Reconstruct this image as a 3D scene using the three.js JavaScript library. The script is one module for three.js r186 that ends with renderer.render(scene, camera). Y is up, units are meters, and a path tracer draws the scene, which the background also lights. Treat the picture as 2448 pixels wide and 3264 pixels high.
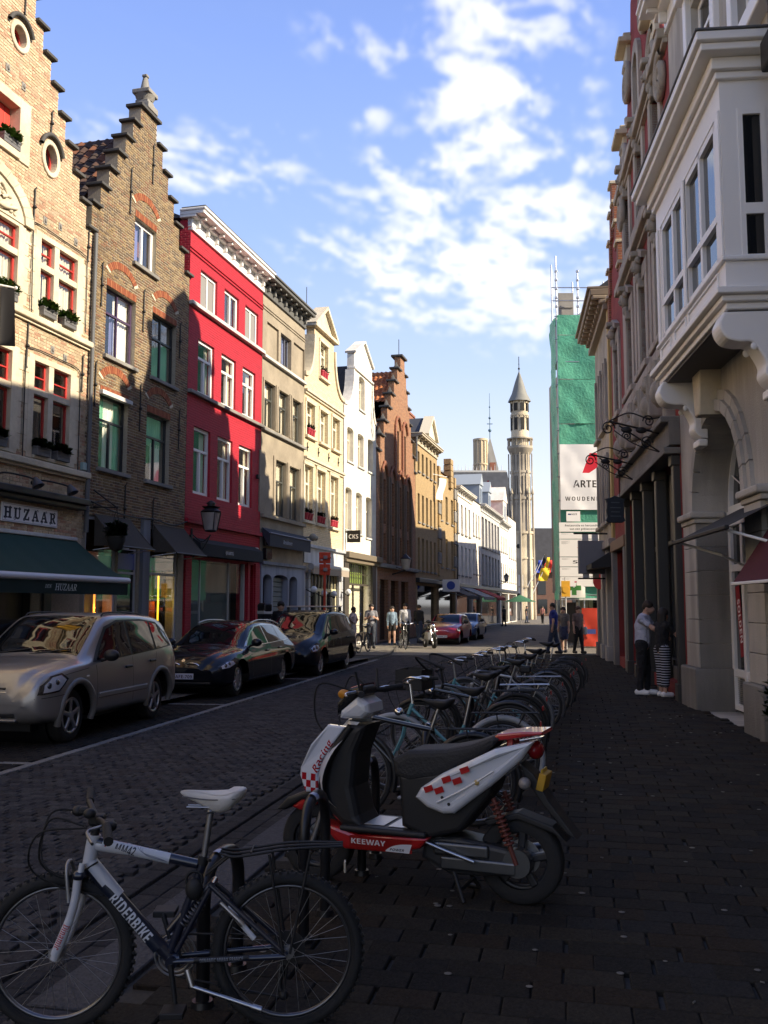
import * as THREE from 'three';
import { mergeGeometries, mergeVertices, toCreasedNormals } from 'three/addons/utils/BufferGeometryUtils.js';
import { RoundedBoxGeometry } from 'three/addons/geometries/RoundedBoxGeometry.js';
import { MarchingCubes } from 'three/addons/objects/MarchingCubes.js';
import { TessellateModifier } from 'three/addons/modifiers/TessellateModifier.js';
import { Brush, Evaluator, SUBTRACTION } from 'three-bvh-csg';

// ---------- camera ----------
const scene = new THREE.Scene();
const camera = new THREE.PerspectiveCamera(57.09, 768 / 1024, 0.1, 900);
camera.position.set(0, 1.75, 0);
camera.rotation.x = THREE.MathUtils.degToRad(5.673);
const renderer = new THREE.WebGLRenderer({ antialias: true });
renderer.toneMapping = THREE.LinearToneMapping;
renderer.toneMappingExposure = 1.9;
renderer.shadowMap.enabled = true;

// ---------- noise ----------
const PI = Math.PI, cos = Math.cos, sin = Math.sin, sqrt = Math.sqrt, abs = Math.abs, min = Math.min, max = Math.max;
function rng(a) { return () => { a |= 0; a = a + 0x6D2B79F5 | 0; let t = Math.imul(a ^ a >>> 15, 1 | a); t = t + Math.imul(t ^ t >>> 7, 61 | t) ^ t; return ((t ^ t >>> 14) >>> 0) / 4294967296; }; }
const clamp = (x, a = 0, b = 1) => x < a ? a : x > b ? b : x, mix = (a, b, t) => a + (b - a) * t, sst = (a, b, x) => { x = clamp((x - a) / (b - a)); return x * x * (3 - 2 * x); };
function hash(x, y, s) { let h = Math.imul(x, 374761393) + Math.imul(y, 668265263) + Math.imul(s, 1442695041) | 0; h = Math.imul(h ^ h >>> 13, 1274126177); return ((h ^ h >>> 16) >>> 0) / 4294967296; }
function vnoise(x, y, s, p = 0) { let xi = Math.floor(x), yi = Math.floor(y), fx = x - xi, fy = y - yi; fx = fx * fx * (3 - 2 * fx); fy = fy * fy * (3 - 2 * fy); const w = (a) => p ? ((a % p) + p) % p : a; const a = hash(w(xi), w(yi), s), b = hash(w(xi + 1), w(yi), s), c = hash(w(xi), w(yi + 1), s), d = hash(w(xi + 1), w(yi + 1), s); return mix(mix(a, b, fx), mix(c, d, fx), fy); }
function fbm(x, y, s, o = 5, p = 0) { let v = 0, a = .5, t = 0; for (let i = 0; i < o; i++) { v += a * vnoise(x, y, s + i * 17, p); t += a; x *= 2; y *= 2; p *= 2; a *= .5; } return v / t; }

// ---------- sky: blue air with broken altocumulus ----------
const AZ = THREE.MathUtils.degToRad(18), EL = THREE.MathUtils.degToRad(30.5);   // sun: azimuth from +x towards +z
const sunDir = new THREE.Vector3(cos(EL) * cos(AZ), sin(EL), cos(EL) * sin(AZ));
{
  const W = 2048, H = 1024, d = new Float32Array(W * H * 4);
  const G = [[0, .97, .97, .98], [7, .80, .87, .97], [14, .55, .69, .96], [22, .37, .53, .92], [32, .26, .40, .86], [50, .12, .20, .50], [90, .065, .115, .30]];
  // denser cloud fields: azimuth (0 = straight ahead), elevation, half widths, weight
  const B = [[6.5, 32.5, 4, 3.5, .75], [10.5, 26.5, 3.5, 2.5, .6], [0.5, 19.6, 4, 1.6, .8], [-8, 25.2, 2.5, 1.2, .55], [6.8, 28.8, 3.6, 4, 1], [7.5, 25.2, 4.5, 2, .8], [3.5, 24.8, 4.5, 2.6, .8], [9, 22.8, 5, 2.6, .95], [2, 22, 3.4, 1.5, .75], [5.5, 20.3, 7, 2.3, 1], [-3, 21.2, 3.5, 1.3, .55], [9, 18, 5, 2, .85], [3, 17.6, 5, 1.1, .5], [-11, 25.6, 5.5, 1.9, .62], [-17, 26.3, 3, 1.6, .4], [-.6, 31.8, 2.2, 1.2, .6], [-4.4, 32.6, 1.6, 1.4, .4], [-.8, 28.5, 1.6, 1.3, .35], [-6, 27.7, 1.8, .8, .3], [-3, 24.2, 2.6, .9, .45], [12.8, 25.6, 1.6, 1.1, .5], [11, 32, 3, 2.5, .45], [9.5, 15.6, 4, 1, .35], [12.6, 30, 2.2, 1.5, .3]];
  const far = (az, el) => .42 * sst(24, 40, abs(az)) * sst(.46, .64, fbm(az * .03 + 40, el * .05 + 9, 77, 3)) + .1;
  for (let j = 0; j < H; j++) for (let i = 0; i < W; i++) {
    const th = (i + .5) / W * 2 * PI, la = ((j + .5) / H - .5) * PI;      // three's equirect: u from atan2(z,x), v up
    const cx = cos(la) * cos(th - PI), cy = sin(la), cz = cos(la) * sin(th - PI);
    const el = la * 180 / PI; let az = Math.atan2(cx, -cz) * 180 / PI;
    let k = 0; while (k < G.length - 2 && G[k + 1][0] < el) k++;
    const t = clamp((el - G[k][0]) / (G[k + 1][0] - G[k][0]));
    let c = [1, 2, 3].map((n) => mix(G[k][n], G[k + 1][n], t));
    const cs = max(0, cx * sunDir.x + cy * sunDir.y + cz * sunDir.z), ha = .2 * cs ** 6 + .9 * cs ** 60;
    c = [c[0] + ha * .7, c[1] + ha * .66, c[2] + ha * .5];
    let a = 0;
    if (el > -1) {
      let cov = far(az, el);
      for (const [ba, be, wa, we, w] of B) { const x = (az - ba) / wa, y = (el - be) / we; cov = max(cov, w * Math.exp(-(x * x + y * y) * .8)); }
      // plane-projected puffs, streaked along one direction
      const pd = 1 / max(.06, cy), px = cx * pd, pz = cz * pd;
      const qx = px * .9 + pz * .42, qy = pz * .9 - px * .42;
      const wx = fbm(px * 5, pz * 5, 5, 4) * .11, wz = fbm(px * 5 + 7, pz * 5, 6, 4) * .11;
      const n = fbm((qx + wx) * 17 + 3, (qy + wz) * 10, 11, 6), m = fbm((qx + wx) * 46, (qy + wz) * 30, 31, 4);
      const v = n * .72 + m * .28;
      a = sst(.54 - cov * .31, .82 - cov * .27, v) * sst(.08, .34, cov);
      a = clamp(a * (.5 + .55 * cov));
      a *= sst(1, 9, el);
    }
    const cl = [1.02, 1.02, 1.03];
    const o = (j * W + i) * 4; for (let n = 0; n < 3; n++) d[o + n] = mix(c[n], cl[n], a) * .62; d[o + 3] = 1;
    if (el < -1) for (let n = 0; n < 3; n++) d[o + n] = [.10, .09, .08][n];
  }
  const t = new THREE.DataTexture(d, W, H, THREE.RGBAFormat, THREE.FloatType);
  t.mapping = THREE.EquirectangularReflectionMapping; t.magFilter = t.minFilter = THREE.LinearFilter; t.wrapS = THREE.RepeatWrapping; t.needsUpdate = true;
  scene.background = t; scene.environment = t; scene.environmentIntensity = 1;
}
// ---------- sun ----------
const sun = new THREE.DirectionalLight(new THREE.Color(1, .86, .66), 5);
sun.position.copy(sunDir).multiplyScalar(120); sun.target.position.set(0, 0, -45); sun.position.add(sun.target.position);
sun.castShadow = true; sun.shadow.mapSize.set(4096, 4096);
Object.assign(sun.shadow.camera, { left: -80, right: 80, top: 60, bottom: -60, near: 1, far: 320 });
scene.add(sun, sun.target);

// ---------- materials ----------
const rep = (t, sx, sy = sx) => { t.wrapS = t.wrapT = THREE.RepeatWrapping; t.magFilter = THREE.LinearFilter; t.minFilter = THREE.LinearMipmapLinearFilter; t.generateMipmaps = true; t.repeat.set(1 / sx, 1 / sy); t.needsUpdate = true; return t; };
function dtex(n, fn, srgb = true) { const a = new Uint8Array(n * n * 4); for (let y = 0; y < n; y++) for (let x = 0; x < n; x++) { const c = fn(x / n, y / n), o = (y * n + x) * 4; for (let k = 0; k < 3; k++) a[o + k] = clamp(Array.isArray(c) ? c[k] : c) * 255; a[o + 3] = 255; } const t = new THREE.DataTexture(a, n, n); if (srgb) t.colorSpace = THREE.SRGBColorSpace; return t; }
const grainF = (s, f, lo, k = 1) => (u, v) => lo + (1 - lo) * clamp(.5 + k * ((fbm(u * f, v * f, s, 6, f) - .5) * 1.7 + (fbm(u * f * 8, v * f * 8, s + 9, 2, f * 8) - .5) * .5));
const TX = {
  mottle: rep(dtex(512, grainF(3, 6, .72), false), 3.1), mottleB: rep(dtex(256, grainF(4, 12, 0), false), .9),
  fine: rep(dtex(256, grainF(8, 40, .66), false), .55), fineB: rep(dtex(256, grainF(9, 32, 0, 1.4), false), .4),
  stain: rep(dtex(512, (u, v) => { const a = fbm(u * 10, v * 2, 21, 5, 2), b = fbm(u * 5, v * 5, 22, 5, 5); return clamp(.66 + .34 * sst(.30, .62, a * .55 + b * .45)); }, false), 2.6, 5.3),
};
// brickwork for walls too far off to tell bricks apart (and under coats of paint)
function brickTex(c1, c2, mo, s, bump = false) {
  const R0 = rng(s), cv = [];
  return dtex(512, (u, v) => {
    const rows = 24, cols = 8, y = v * rows, r = Math.floor(y), x = u * cols + (r % 2) * .5, c = Math.floor(x), fx = x - c, fy = y - r;
    const e = min(min(fx, 1 - fx) * 3.1, min(fy, 1 - fy)), j = sst(.05, .15, e), h = hash((c + cols) % cols, r, s), n = fbm(u * 32, v * 32, s, 3, 32);
    if (bump) return j * (.8 + .2 * n);
    return [0, 1, 2].map((k) => mix(mo[k], mix(c1[k], c2[k], h) * (.75 + .5 * n), j) ** .4545);
  }, !bump);
}
function mat(c, r = .8, o = {}) {
  const P = o.clearcoat || o.transmission || o.sheen || o.specularIntensity !== undefined, m = new (P ? THREE.MeshPhysicalMaterial : THREE.MeshStandardMaterial)({ roughness: r, ...o });
  m.color.setRGB(...c); return m;
}
const wallM = (c, o = {}) => mat(c, .9, { map: TX.mottle, bumpMap: TX.fineB, bumpScale: .004, ...o });
const brickWall = (c1, c2, mo, s) => mat([1, 1, 1], .92, { map: rep(brickTex(c1, c2, mo, s), 1.76, 1.68), bumpMap: rep(brickTex(c1, c2, mo, s, true), 1.76, 1.68), bumpScale: .012 });
const M = {
  stoneCream: mat([.66, .58, .43], .85, { map: TX.mottle, bumpMap: TX.fineB, bumpScale: .003 }), stoneGrey: mat([.26, .25, .23], .85, { map: TX.mottle, bumpMap: TX.fineB, bumpScale: .003 }),
  blueStone: mat([.20, .215, .24], .8, { map: TX.stain, bumpMap: TX.fineB, bumpScale: .003 }), coping: mat([.07, .068, .065], .8, { map: TX.mottle }),
  whitePaint: mat([.78, .77, .74], .5), offWhite: mat([.62, .61, .58], .75, { map: TX.mottle, bumpMap: TX.fineB, bumpScale: .002 }), redFrame: mat([.42, .03, .025], .5), purpleFrame: mat([.06, .035, .08], .45), darkFrame: mat([.016, .019, .024], .4), greyFrame: mat([.06, .065, .06], .5), iron: mat([.012, .012, .012], .55), lead: mat([.10, .105, .11], .6),
  glass: mat([.012, .014, .016], .04, { specularIntensity: 1, ior: 1.6 }), skyGlass: mat([.012, .014, .016], .03, { specularIntensity: 1, ior: 2.3 }), pane: mat([1, 1, 1], .02, { transmission: 1, thickness: 0, ior: 1.5 }), room: mat([.03, .028, .025], .95),
  curtain: mat([.62, .58, .45], .95), curtainG: mat([.16, .40, .26], .95), curtainW: mat([.70, .70, .62], .95), curtainB: mat([.16, .18, .36], .95),
  shop: mat([.014, .015, .016], .05, { specularIntensity: 1, ior: 1.5 }), black: mat([.012, .012, .013], .6), blackGloss: mat([.01, .01, .011], .18), rubber: mat([.018, .018, .018], .85, { bumpMap: TX.fineB, bumpScale: .001 }), chrome: mat([.75, .75, .76], .18, { metalness: 1 }), steel: mat([.5, .5, .51], .35, { metalness: 1 }), dullSteel: mat([.32, .32, .33], .5, { metalness: 1 }),
  leaf: mat([.10, .20, .035], .7, { transmission: .3, thickness: 0 }), leafDark: mat([.03, .07, .016], .8), planter: mat([.12, .12, .125], .7), slate: mat([.06, .065, .075], .6, { map: TX.mottle }),
};

// ---------- geometry helpers ----------
const V = (x, y, z) => new THREE.Vector3(x, y, z), used = {};
function numbered(n) { const k = used[n] = (used[n] ?? -1) + 1; return k ? `${n}_${String(k).padStart(3, '0')}` : n; }
function nz(g) { g = g.index ? g.toNonIndexed() : g; for (const k of Object.keys(g.attributes)) if (!['position', 'normal', 'uv'].includes(k)) g.deleteAttribute(k); if (!g.attributes.uv) g.setAttribute('uv', new THREE.BufferAttribute(new Float32Array(g.attributes.position.count * 2), 2)); if (!g.attributes.normal) g.computeVertexNormals(); g.groups = []; return g; }
function metric(g) { const p = g.attributes.position, n = g.attributes.normal, u = g.attributes.uv; for (let i = 0; i < p.count; i++) { const ax = abs(n.getX(i)), ay = abs(n.getY(i)), az = abs(n.getZ(i)); if (az >= ax && az >= ay) u.setXY(i, p.getX(i), p.getY(i)); else if (ax >= ay) u.setXY(i, p.getZ(i) + .37, p.getY(i)); else u.setXY(i, p.getX(i), p.getZ(i) + .61); } return g; }
const join = (gs) => { gs = (Array.isArray(gs) ? gs : [gs]).flat(9).map(nz); return gs.length > 1 ? mergeGeometries(gs) : gs[0]; };
function mesh(name, gs, m, keepUV) { const g = join(gs); if (!keepUV) metric(g); const o = new THREE.Mesh(g, m); o.name = name; o.castShadow = o.receiveShadow = true; return o; }
function add(parent, name, gs, m, o = {}) { const e = mesh(name, gs, m, o.uv); if (o.label) e.userData.label = o.label; if (o.stuff) e.userData.kind = 'stuff'; parent.add(e); return e; }
function thing(name, label, category, pos = [0, 0, 0], ry = 0, group) { const o = new THREE.Group(); o.name = numbered(name); o.position.set(...pos); o.rotation.y = ry; o.userData = { label, category }; if (group) o.userData.group = group; scene.add(o); return o; }
function single(name, label, category, gs, m, pos, ry = 0, group, uv) { const o = mesh(numbered(name), gs, m, uv); o.position.set(...pos); o.rotation.y = ry; o.userData = { label, category }; if (group) o.userData.group = group; scene.add(o); return o; }
function struct(name, gs, m, uv) { const o = mesh(numbered(name), gs, m, uv); o.userData.kind = 'structure'; scene.add(o); return o; }
const bx = (x0, x1, y0, y1, z0, z1) => new THREE.BoxGeometry(x1 - x0, y1 - y0, z1 - z0).translate((x0 + x1) / 2, (y0 + y1) / 2, (z0 + z1) / 2);
const rb = (x0, x1, y0, y1, z0, z1, r = .02, s = 2) => new RoundedBoxGeometry(x1 - x0, y1 - y0, z1 - z0, s, min(r, (x1 - x0) / 2.01, (y1 - y0) / 2.01, (z1 - z0) / 2.01)).translate((x0 + x1) / 2, (y0 + y1) / 2, (z0 + z1) / 2);
const v3 = (a) => a.isVector3 ? a : V(...a);
function rod(a, b, r, r2 = r, n = 8, open = false) { a = v3(a); b = v3(b); const d = b.clone().sub(a), l = d.length(), g = new THREE.CylinderGeometry(r2, r, l, n, 1, open); g.translate(0, l / 2, 0); g.applyQuaternion(new THREE.Quaternion().setFromUnitVectors(V(0, 1, 0), d.normalize())); return g.translate(a.x, a.y, a.z); }
const tube = (pts, r, seg = 24, n = 8, closed = false, tn = .5) => new THREE.TubeGeometry(new THREE.CatmullRomCurve3(pts.map(v3), closed, 'catmullrom', tn), seg, r, n, closed);
const ball = (x, y, z, r, sx = 1, sy = 1, sz = 1, w = 14, h = 10) => new THREE.SphereGeometry(r, w, h).scale(sx, sy, sz).translate(x, y, z);
const lathe = (pts, n = 16) => new THREE.LatheGeometry(pts.map(([x, y]) => new THREE.Vector2(x, y)), n);
const shp = (pts, holes = []) => { const s = new THREE.Shape(pts.map(([x, y]) => new THREE.Vector2(x, y))); for (const h of holes) s.holes.push(new THREE.Path(h.map(([x, y]) => new THREE.Vector2(x, y)))); return s; };
const ext = (pts, d, o = {}) => new THREE.ExtrudeGeometry(Array.isArray(pts) ? shp(pts, o.holes) : pts, { depth: d, bevelEnabled: !!o.b, bevelSize: o.b ?? 0, bevelThickness: o.b ?? 0, bevelOffset: -(o.b ?? 0), bevelSegments: o.bs ?? 1, curveSegments: 12 });
const rect = (x, y, w, h) => [[x, y], [x + w, y], [x + w, y + h], [x, y + h]];
function archPts(x, y, w, h, rise, n = 10) { const a = [[x, y], [x + w, y]]; for (let i = 0; i <= n; i++) { const t = PI * i / n; a.push([x + w / 2 + w / 2 * cos(t), y + h - rise + rise * sin(t)]); } return a; }
const ell = (x, y, rx, ry, n = 24) => Array.from({ length: n }, (_, i) => [x + rx * cos(i / n * 2 * PI), y + ry * sin(i / n * 2 * PI)]);
const tf = (g, p = [0, 0, 0], r = [0, 0, 0], s = [1, 1, 1]) => g.clone().applyMatrix4(new THREE.Matrix4().compose(V(...p), new THREE.Quaternion().setFromEuler(new THREE.Euler(...r)), V(...s)));
function canvasTex(w, h, draw) { const c = document.createElement('canvas'); c.width = w; c.height = h; const x = c.getContext('2d'); draw(x, w, h); const t = new THREE.CanvasTexture(c); t.colorSpace = THREE.SRGBColorSpace; t.magFilter = THREE.LinearFilter; return t; }
// a printed sheet: front face carries the print
const sheet = (w, h) => new THREE.PlaneGeometry(w, h);
function textMat(w, h, bg, fg, lines, o = {}) {
  return mat([1, 1, 1], o.rough ?? .6, { map: canvasTex(w, h, (x) => { x.fillStyle = bg; x.fillRect(0, 0, w, h); if (o.pre) o.pre(x); x.textAlign = 'center'; x.textBaseline = 'middle'; for (const [s, cx, cy, f, col] of lines) { x.fillStyle = col || fg; x.font = f; x.fillText(s, cx, cy); } }), ...(o.m || {}) });
}
// wall frames: x along the street, y up, z out of the wall
const LF = { o: [-11.47, 0, 0], t: Math.atan(.252) }, RA = { o: [3.87, 0, 0], t: Math.atan(.09) }, RB = { o: [3.122, 0, 0], t: Math.atan(.134) };
const atL = (s, z = 0, y = 0) => { const t = LF.t; return [LF.o[0] + s * sin(t) + z * cos(t), y, -s * cos(t) + z * sin(t)]; };
const yawL = PI / 2 - LF.t;
const atR = (F, s, z = 0, y = 0) => [F.o[0] + s * sin(F.t) - z * cos(F.t), y, -s * cos(F.t) - z * sin(F.t)];
const yawR = (F) => -(PI / 2 + F.t);
// children are laid out in frame coordinates; settle() puts the group's origin at the foot of the thing
function settleL(B, s0) { for (const c of B.children) c.position.x -= s0; B.position.set(...atL(s0)); B.rotation.y = yawL; }
function settleR(B, F, s0) { for (const c of B.children) c.position.x += s0; B.position.set(...atR(F, s0)); B.rotation.y = yawR(F); }
// ---------- building kit ----------
const camD = (s, y) => { const p = atL(s, 0, y); return Math.hypot(p[0], y - 1.75, p[2]); };
function wall(B, outline, holes, m, o = {}) { const t = o.t ?? .32; return add(B, o.name ?? 'wall', ext(outline, t, { holes }).translate(0, 0, -t + (o.z ?? 0)), m); }
// one window: frame bars with panes between them, set back in its opening
function win(B, x, y, w, h, o = {}) {
  const z = o.z ?? -.11, f = o.f ?? .06, d = o.d ?? .05, fm = o.fm ?? M.whitePaint, cols = o.cols ?? [.5], rows = o.rows ?? [], bar = o.bar ?? f * .8, gs = [];
  gs.push(bx(x, x + f, y, y + h, z - d, z), bx(x + w - f, x + w, y, y + h, z - d, z), bx(x + f, x + w - f, y, y + f, z - d, z), bx(x + f, x + w - f, y + h - f, y + h, z - d, z));
  const xs = [x + f, ...cols.map((c) => x + w * c), x + w - f], ys = [y + f, ...rows.map((r) => y + h * r), y + h - f];
  for (let j = 1; j < ys.length - 1; j++) gs.push(bx(x + f, x + w - f, ys[j] - bar / 2, ys[j] + bar / 2, z - d, z + .012));
  for (let j = 0; j < ys.length - 1; j++) { if (o.topPlain && j === ys.length - 2) continue; for (let i = 1; i < xs.length - 1; i++) gs.push(bx(xs[i] - bar / 2, xs[i] + bar / 2, ys[j], ys[j + 1], z - d, z + .006)); }
  const F = add(B, 'window', gs, fm);
  for (let j = 0; j < ys.length - 1; j++) { const X = o.topPlain && j === ys.length - 2 ? [xs[0], xs[xs.length - 1]] : xs; for (let i = 0; i < X.length - 1; i++) add(F, 'pane', bx(X[i], X[i + 1], ys[j], ys[j + 1], z - d * .6, z - d * .6 + .006), o.gm ?? M.glass); }
  if (o.sash) add(F, 'sash', o.sash.map(([a, b, c, e]) => bx(a, b, c, e, z - d, z + .02)), o.sashM ?? M.redFrame);
  if (o.curtain) for (const [a, b, c, e, cm] of o.curtain) { const g = new THREE.PlaneGeometry((b - a) * w, (e - c) * h, 24, 1), p = g.attributes.position; for (let i = 0; i < p.count; i++) p.setZ(i, .02 * sin(p.getX(i) * 58 + x * 9) + .008 * sin(p.getX(i) * 131)); g.translate(x + w * (a + b) / 2, y + h * (c + e) / 2, z - d - (o.cz ?? .07)); g.computeVertexNormals(); add(F, 'curtain', g, cm); }
  if (o.sill) add(F, 'sill', rb(x - .08, x + w + .08, y - .09, y, -.1, .09, .012, 1), o.sillM ?? M.stoneGrey);
  return F;
}
const hole = (x, y, w, h) => rect(x, y, w, h);
// closed body behind a facade: dark rooms in front, masonry sides, back and roof
function body(B, x0, x1, y1, m, o = {}) { const d = o.d ?? 9; add(B, 'side_wall', bx(x0 + .03, x1 - .03, 0, y1, -d, -.72), m); if (!o.noRoom) add(B, 'room', bx(x0 + .05, x1 - .05, .02, y1 - .05, -.7, -.62), M.room); }
function gableRoof(B, x0, x1, y0, y1, m, o = {}) { const c = o.c ?? (x0 + x1) / 2, d = o.d ?? 9, z1 = o.z1 ?? -.33; return add(B, 'roof', ext([[x0 - .05, y0 - .06], [x1 + .05, y0 - .06], [x1 + .05, y0], [c, y1], [x0 - .05, y0]], d + z1).translate(0, 0, -d), m); }
function streetRoof(B, x0, x1, y0, y1, m, o = {}) { const d = o.d ?? 9; return add(B, 'roof', prismX(x0 + .02, x1 - .02, [[o.z ?? .1, y0], [-d / 2, y1], [-d, y0]]), m); }
// prism along x with a (z,y) section
function prismX(x0, x1, zy) { const g = ext(zy.map(([z, y]) => [-z, y]), x1 - x0); g.rotateY(PI / 2); return g.translate(x0, 0, 0); }
// stepped gable outline about centre c
function steps(c, half, y0, n, run, rise) { const R = [[c + half, 0], [c + half, y0]]; for (let i = 1; i <= n; i++) { const h = half - run * i; R.push([c + h, y0 + rise * (i - 1)], [c + h, y0 + rise * i]); } return [...R, ...R.map(([x, y]) => [2 * c - x, y]).reverse()]; }
function stepCaps(B, c, half, y0, n, run, rise, m, o = {}) { for (let i = 0; i <= n; i++) { const h = half - run * i, y = y0 + rise * i; if (i === n) { add(B, 'coping', rb(c - h - .1, c + h + .1, y, y + .08, -.36, .1, .015, 1), m); break; } for (const s of [1, -1]) { const a = c + s * (h + .1), b = c + s * (h - run + .001); add(B, 'coping', rb(min(a, b), max(a, b), y, y + .07, -.34, .1, .015, 1), m); } } }
const inGable = (c, half, y0, n, run, rise) => (y) => { if (y < y0) return half; const i = Math.floor((y - y0) / rise) + 1; return i > n ? -1 : half - run * i; };
// courses of real bricks between openings: the nearest ones single, the others joined
function bricks(B, W, o) {
  const R = rng(o.seed), L = o.l ?? .2, Hh = o.h ?? .066, jt = o.j ?? .011, list = [];
  const y1 = o.y1, c = o.c;
  for (let r = Math.floor(o.y0 / Hh); r * Hh < y1; r++) {
    const ya = r * Hh, ym = ya + Hh / 2, hw = min(o.half(ya + .01), o.half(ya + Hh - .01)); if (hw <= 0.05) continue;
    let sp = [[max(c - hw, o.x0 ?? -1e9), min(c + hw, o.x1 ?? 1e9)]];
    for (const q of o.open) { const ext_ = q.span ? q.span(ym) : (ym > q[1] && ym < q[1] + q[3] ? [q[0], q[0] + q[2]] : null); if (!ext_) continue; sp = sp.flatMap(([a, b]) => ext_[1] <= a || ext_[0] >= b ? [[a, b]] : [[a, ext_[0]], [ext_[1], b]].filter(([p, q2]) => q2 - p > .03)); }
    for (const [a, b] of sp) { let k = Math.floor((a - (r % 2) * L / 2) / L); for (; ; k++) { let p = k * L + (r % 2) * L / 2, q = p + L - jt; const half2 = R() < (o.headers ?? .25); p = max(p, a); q = min(q, b); if (p >= b) break; if (q - p < .03) continue; const bits = half2 && q - p > .17 ? [[p, (p + q) / 2 - jt / 2], [(p + q) / 2 + jt / 2, q]] : [[p, q]]; for (const [u, v] of bits) list.push([u, v, ya + jt / 2, ya + Hh - jt / 2, R(), R(), camD((u + v) / 2, ym)]); } }
  }
  const near = o.parts ? list.filter((b) => b[0] > o.seen[0] && b[1] < o.seen[1] && b[2] > o.seen[2] && b[3] < o.seen[3] && b[1] - b[0] > .15).sort((a, b) => a[6] - b[6]).slice(0, 300) : [];
  const set = new Set(near), P = [], N = [], C = [];
  const col = (b) => { const t = b[4], p = o.tones, i = min(p.length - 1, Math.floor(t * p.length)); return p[i].map((k) => k * (.82 + .36 * b[5])); };
  const quad = (a, b, c2, d, n, k) => { for (const v of [a, b, c2, a, c2, d]) { P.push(...v); N.push(...n); C.push(...k); } };
  for (const b of list) {
    if (set.has(b)) continue; const [u, v, ya, yb] = b, z = (o.z ?? 0) + .006 + b[5] * .006, k = col(b), e = .004;
    quad([u + e, ya + e, z], [v - e, ya + e, z], [v - e, yb - e, z], [u + e, yb - e, z], [0, 0, 1], k);
    quad([u, ya, 0], [v, ya, 0], [v - e, ya + e, z], [u + e, ya + e, z], [0, -.95, .3], k); quad([u + e, yb - e, z], [v - e, yb - e, z], [v, yb, 0], [u, yb, 0], [0, .95, .3], k);
    quad([u, ya, 0], [u + e, ya + e, z], [u + e, yb - e, z], [u, yb, 0], [-.95, 0, .3], k); quad([v - e, ya + e, z], [v, ya, 0], [v, yb, 0], [v - e, yb - e, z], [.95, 0, .3], k);
  }
  const g = new THREE.BufferGeometry(); g.setAttribute('position', new THREE.Float32BufferAttribute(P, 3)); g.setAttribute('normal', new THREE.Float32BufferAttribute(N, 3));
  const uv = new Float32Array(P.length / 3 * 2); for (let i = 0; i < P.length / 3; i++) { uv[2 * i] = P[3 * i]; uv[2 * i + 1] = P[3 * i + 1]; } g.setAttribute('uv', new THREE.BufferAttribute(uv, 2)); g.setAttribute('color', new THREE.Float32BufferAttribute(C, 3));
  const m = new THREE.Mesh(g, mat([1, 1, 1], .92, { vertexColors: true, map: TX.fine, bumpMap: TX.fineB, bumpScale: .002 })); m.name = 'brick_field'; m.userData.kind = 'stuff'; m.castShadow = m.receiveShadow = true; W.add(m);
  const bm = o.tones.flatMap((t) => [.9, 1.1].map((k) => mat(t.map((q) => q * k), .92, { map: TX.fine, bumpMap: TX.fineB, bumpScale: .002 }))), unit = rb(-.5, .5, -.5, .5, 0, 1, .03, 1), ug = metric(nz(unit));
  for (const b of near) { const e = new THREE.Mesh(ug, bm[min(bm.length - 1, Math.floor(b[4] * o.tones.length) * 2 + (b[5] > .5 ? 1 : 0))]); e.name = 'brick'; e.position.set((b[0] + b[1]) / 2, (b[2] + b[3]) / 2, -.02); e.scale.set(b[1] - b[0], b[3] - b[2], .026 + b[5] * .006 + (o.z ?? 0)); e.castShadow = e.receiveShadow = true; W.add(e); }
}
// foliage: many small leaf blades in a volume
function blades(R, n, fx, sz = .06, droop = .5) { const gs = [], P = [], N = []; for (let i = 0; i < n; i++) { const [x, y, z] = fx(R), a = R() * 2 * PI, t = (R() - .35) * 1.6, l = sz * (.6 + R() * .8), w = l * .28; const d = V(cos(a) * cos(t), sin(t) * droop + .3, sin(a) * cos(t)).normalize(), s = V(-sin(a), (R() - .5), cos(a)).normalize(), n0 = d.clone().cross(s).normalize(); const A = V(x, y, z), b = A.clone().addScaledVector(d, l * .5).addScaledVector(s, w), c = A.clone().addScaledVector(d, l), e = A.clone().addScaledVector(d, l * .5).addScaledVector(s, -w); for (const v of [A, b, c, A, c, e]) { P.push(v.x, v.y, v.z); N.push(n0.x, n0.y, n0.z); } } const g = new THREE.BufferGeometry(); g.setAttribute('position', new THREE.Float32BufferAttribute(P, 3)); g.setAttribute('normal', new THREE.Float32BufferAttribute(N, 3)); return g; }
function windowBox(s, y, w, z, label, seed, m) { const R = rng(seed), b = thing('window_box', label, 'planter', atL(s, z, y), yawL, 'planted window boxes of the pale stepped house'); add(b, 'planter', [rb(-w / 2, w / 2, 0, .17, -.1, .1, .01, 1), rb(-w / 2 - .012, w / 2 + .012, .135, .185, -.112, .112, .008, 1), bx(-w / 2 + .03, w / 2 - .03, .075, .085, .1, .108)], M.planter); add(b, 'foliage', blades(R, 700, (r) => { const a = r() * 2 * PI, q = sqrt(r()); return [cos(a) * q * w * .58, .15 + r() * .22 * (1.1 - q * .6), .03 + sin(a) * q * .17]; }, .075, .8), m ?? M.leaf); return b; }
const anchor = (B, s, y0, y1) => add(B, 'wall_anchor', [rod([s, y0, .03], [s + .02, y1, .03], .017), ball(s + .01, (y0 + y1) / 2, .04, .04), rod([s, y1 - .02, .02], [s + .03, y1 + .06, .05], .014), rod([s - .025, y0 + .05, .03], [s + .04, y0, .03], .012)], M.iron);
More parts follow.
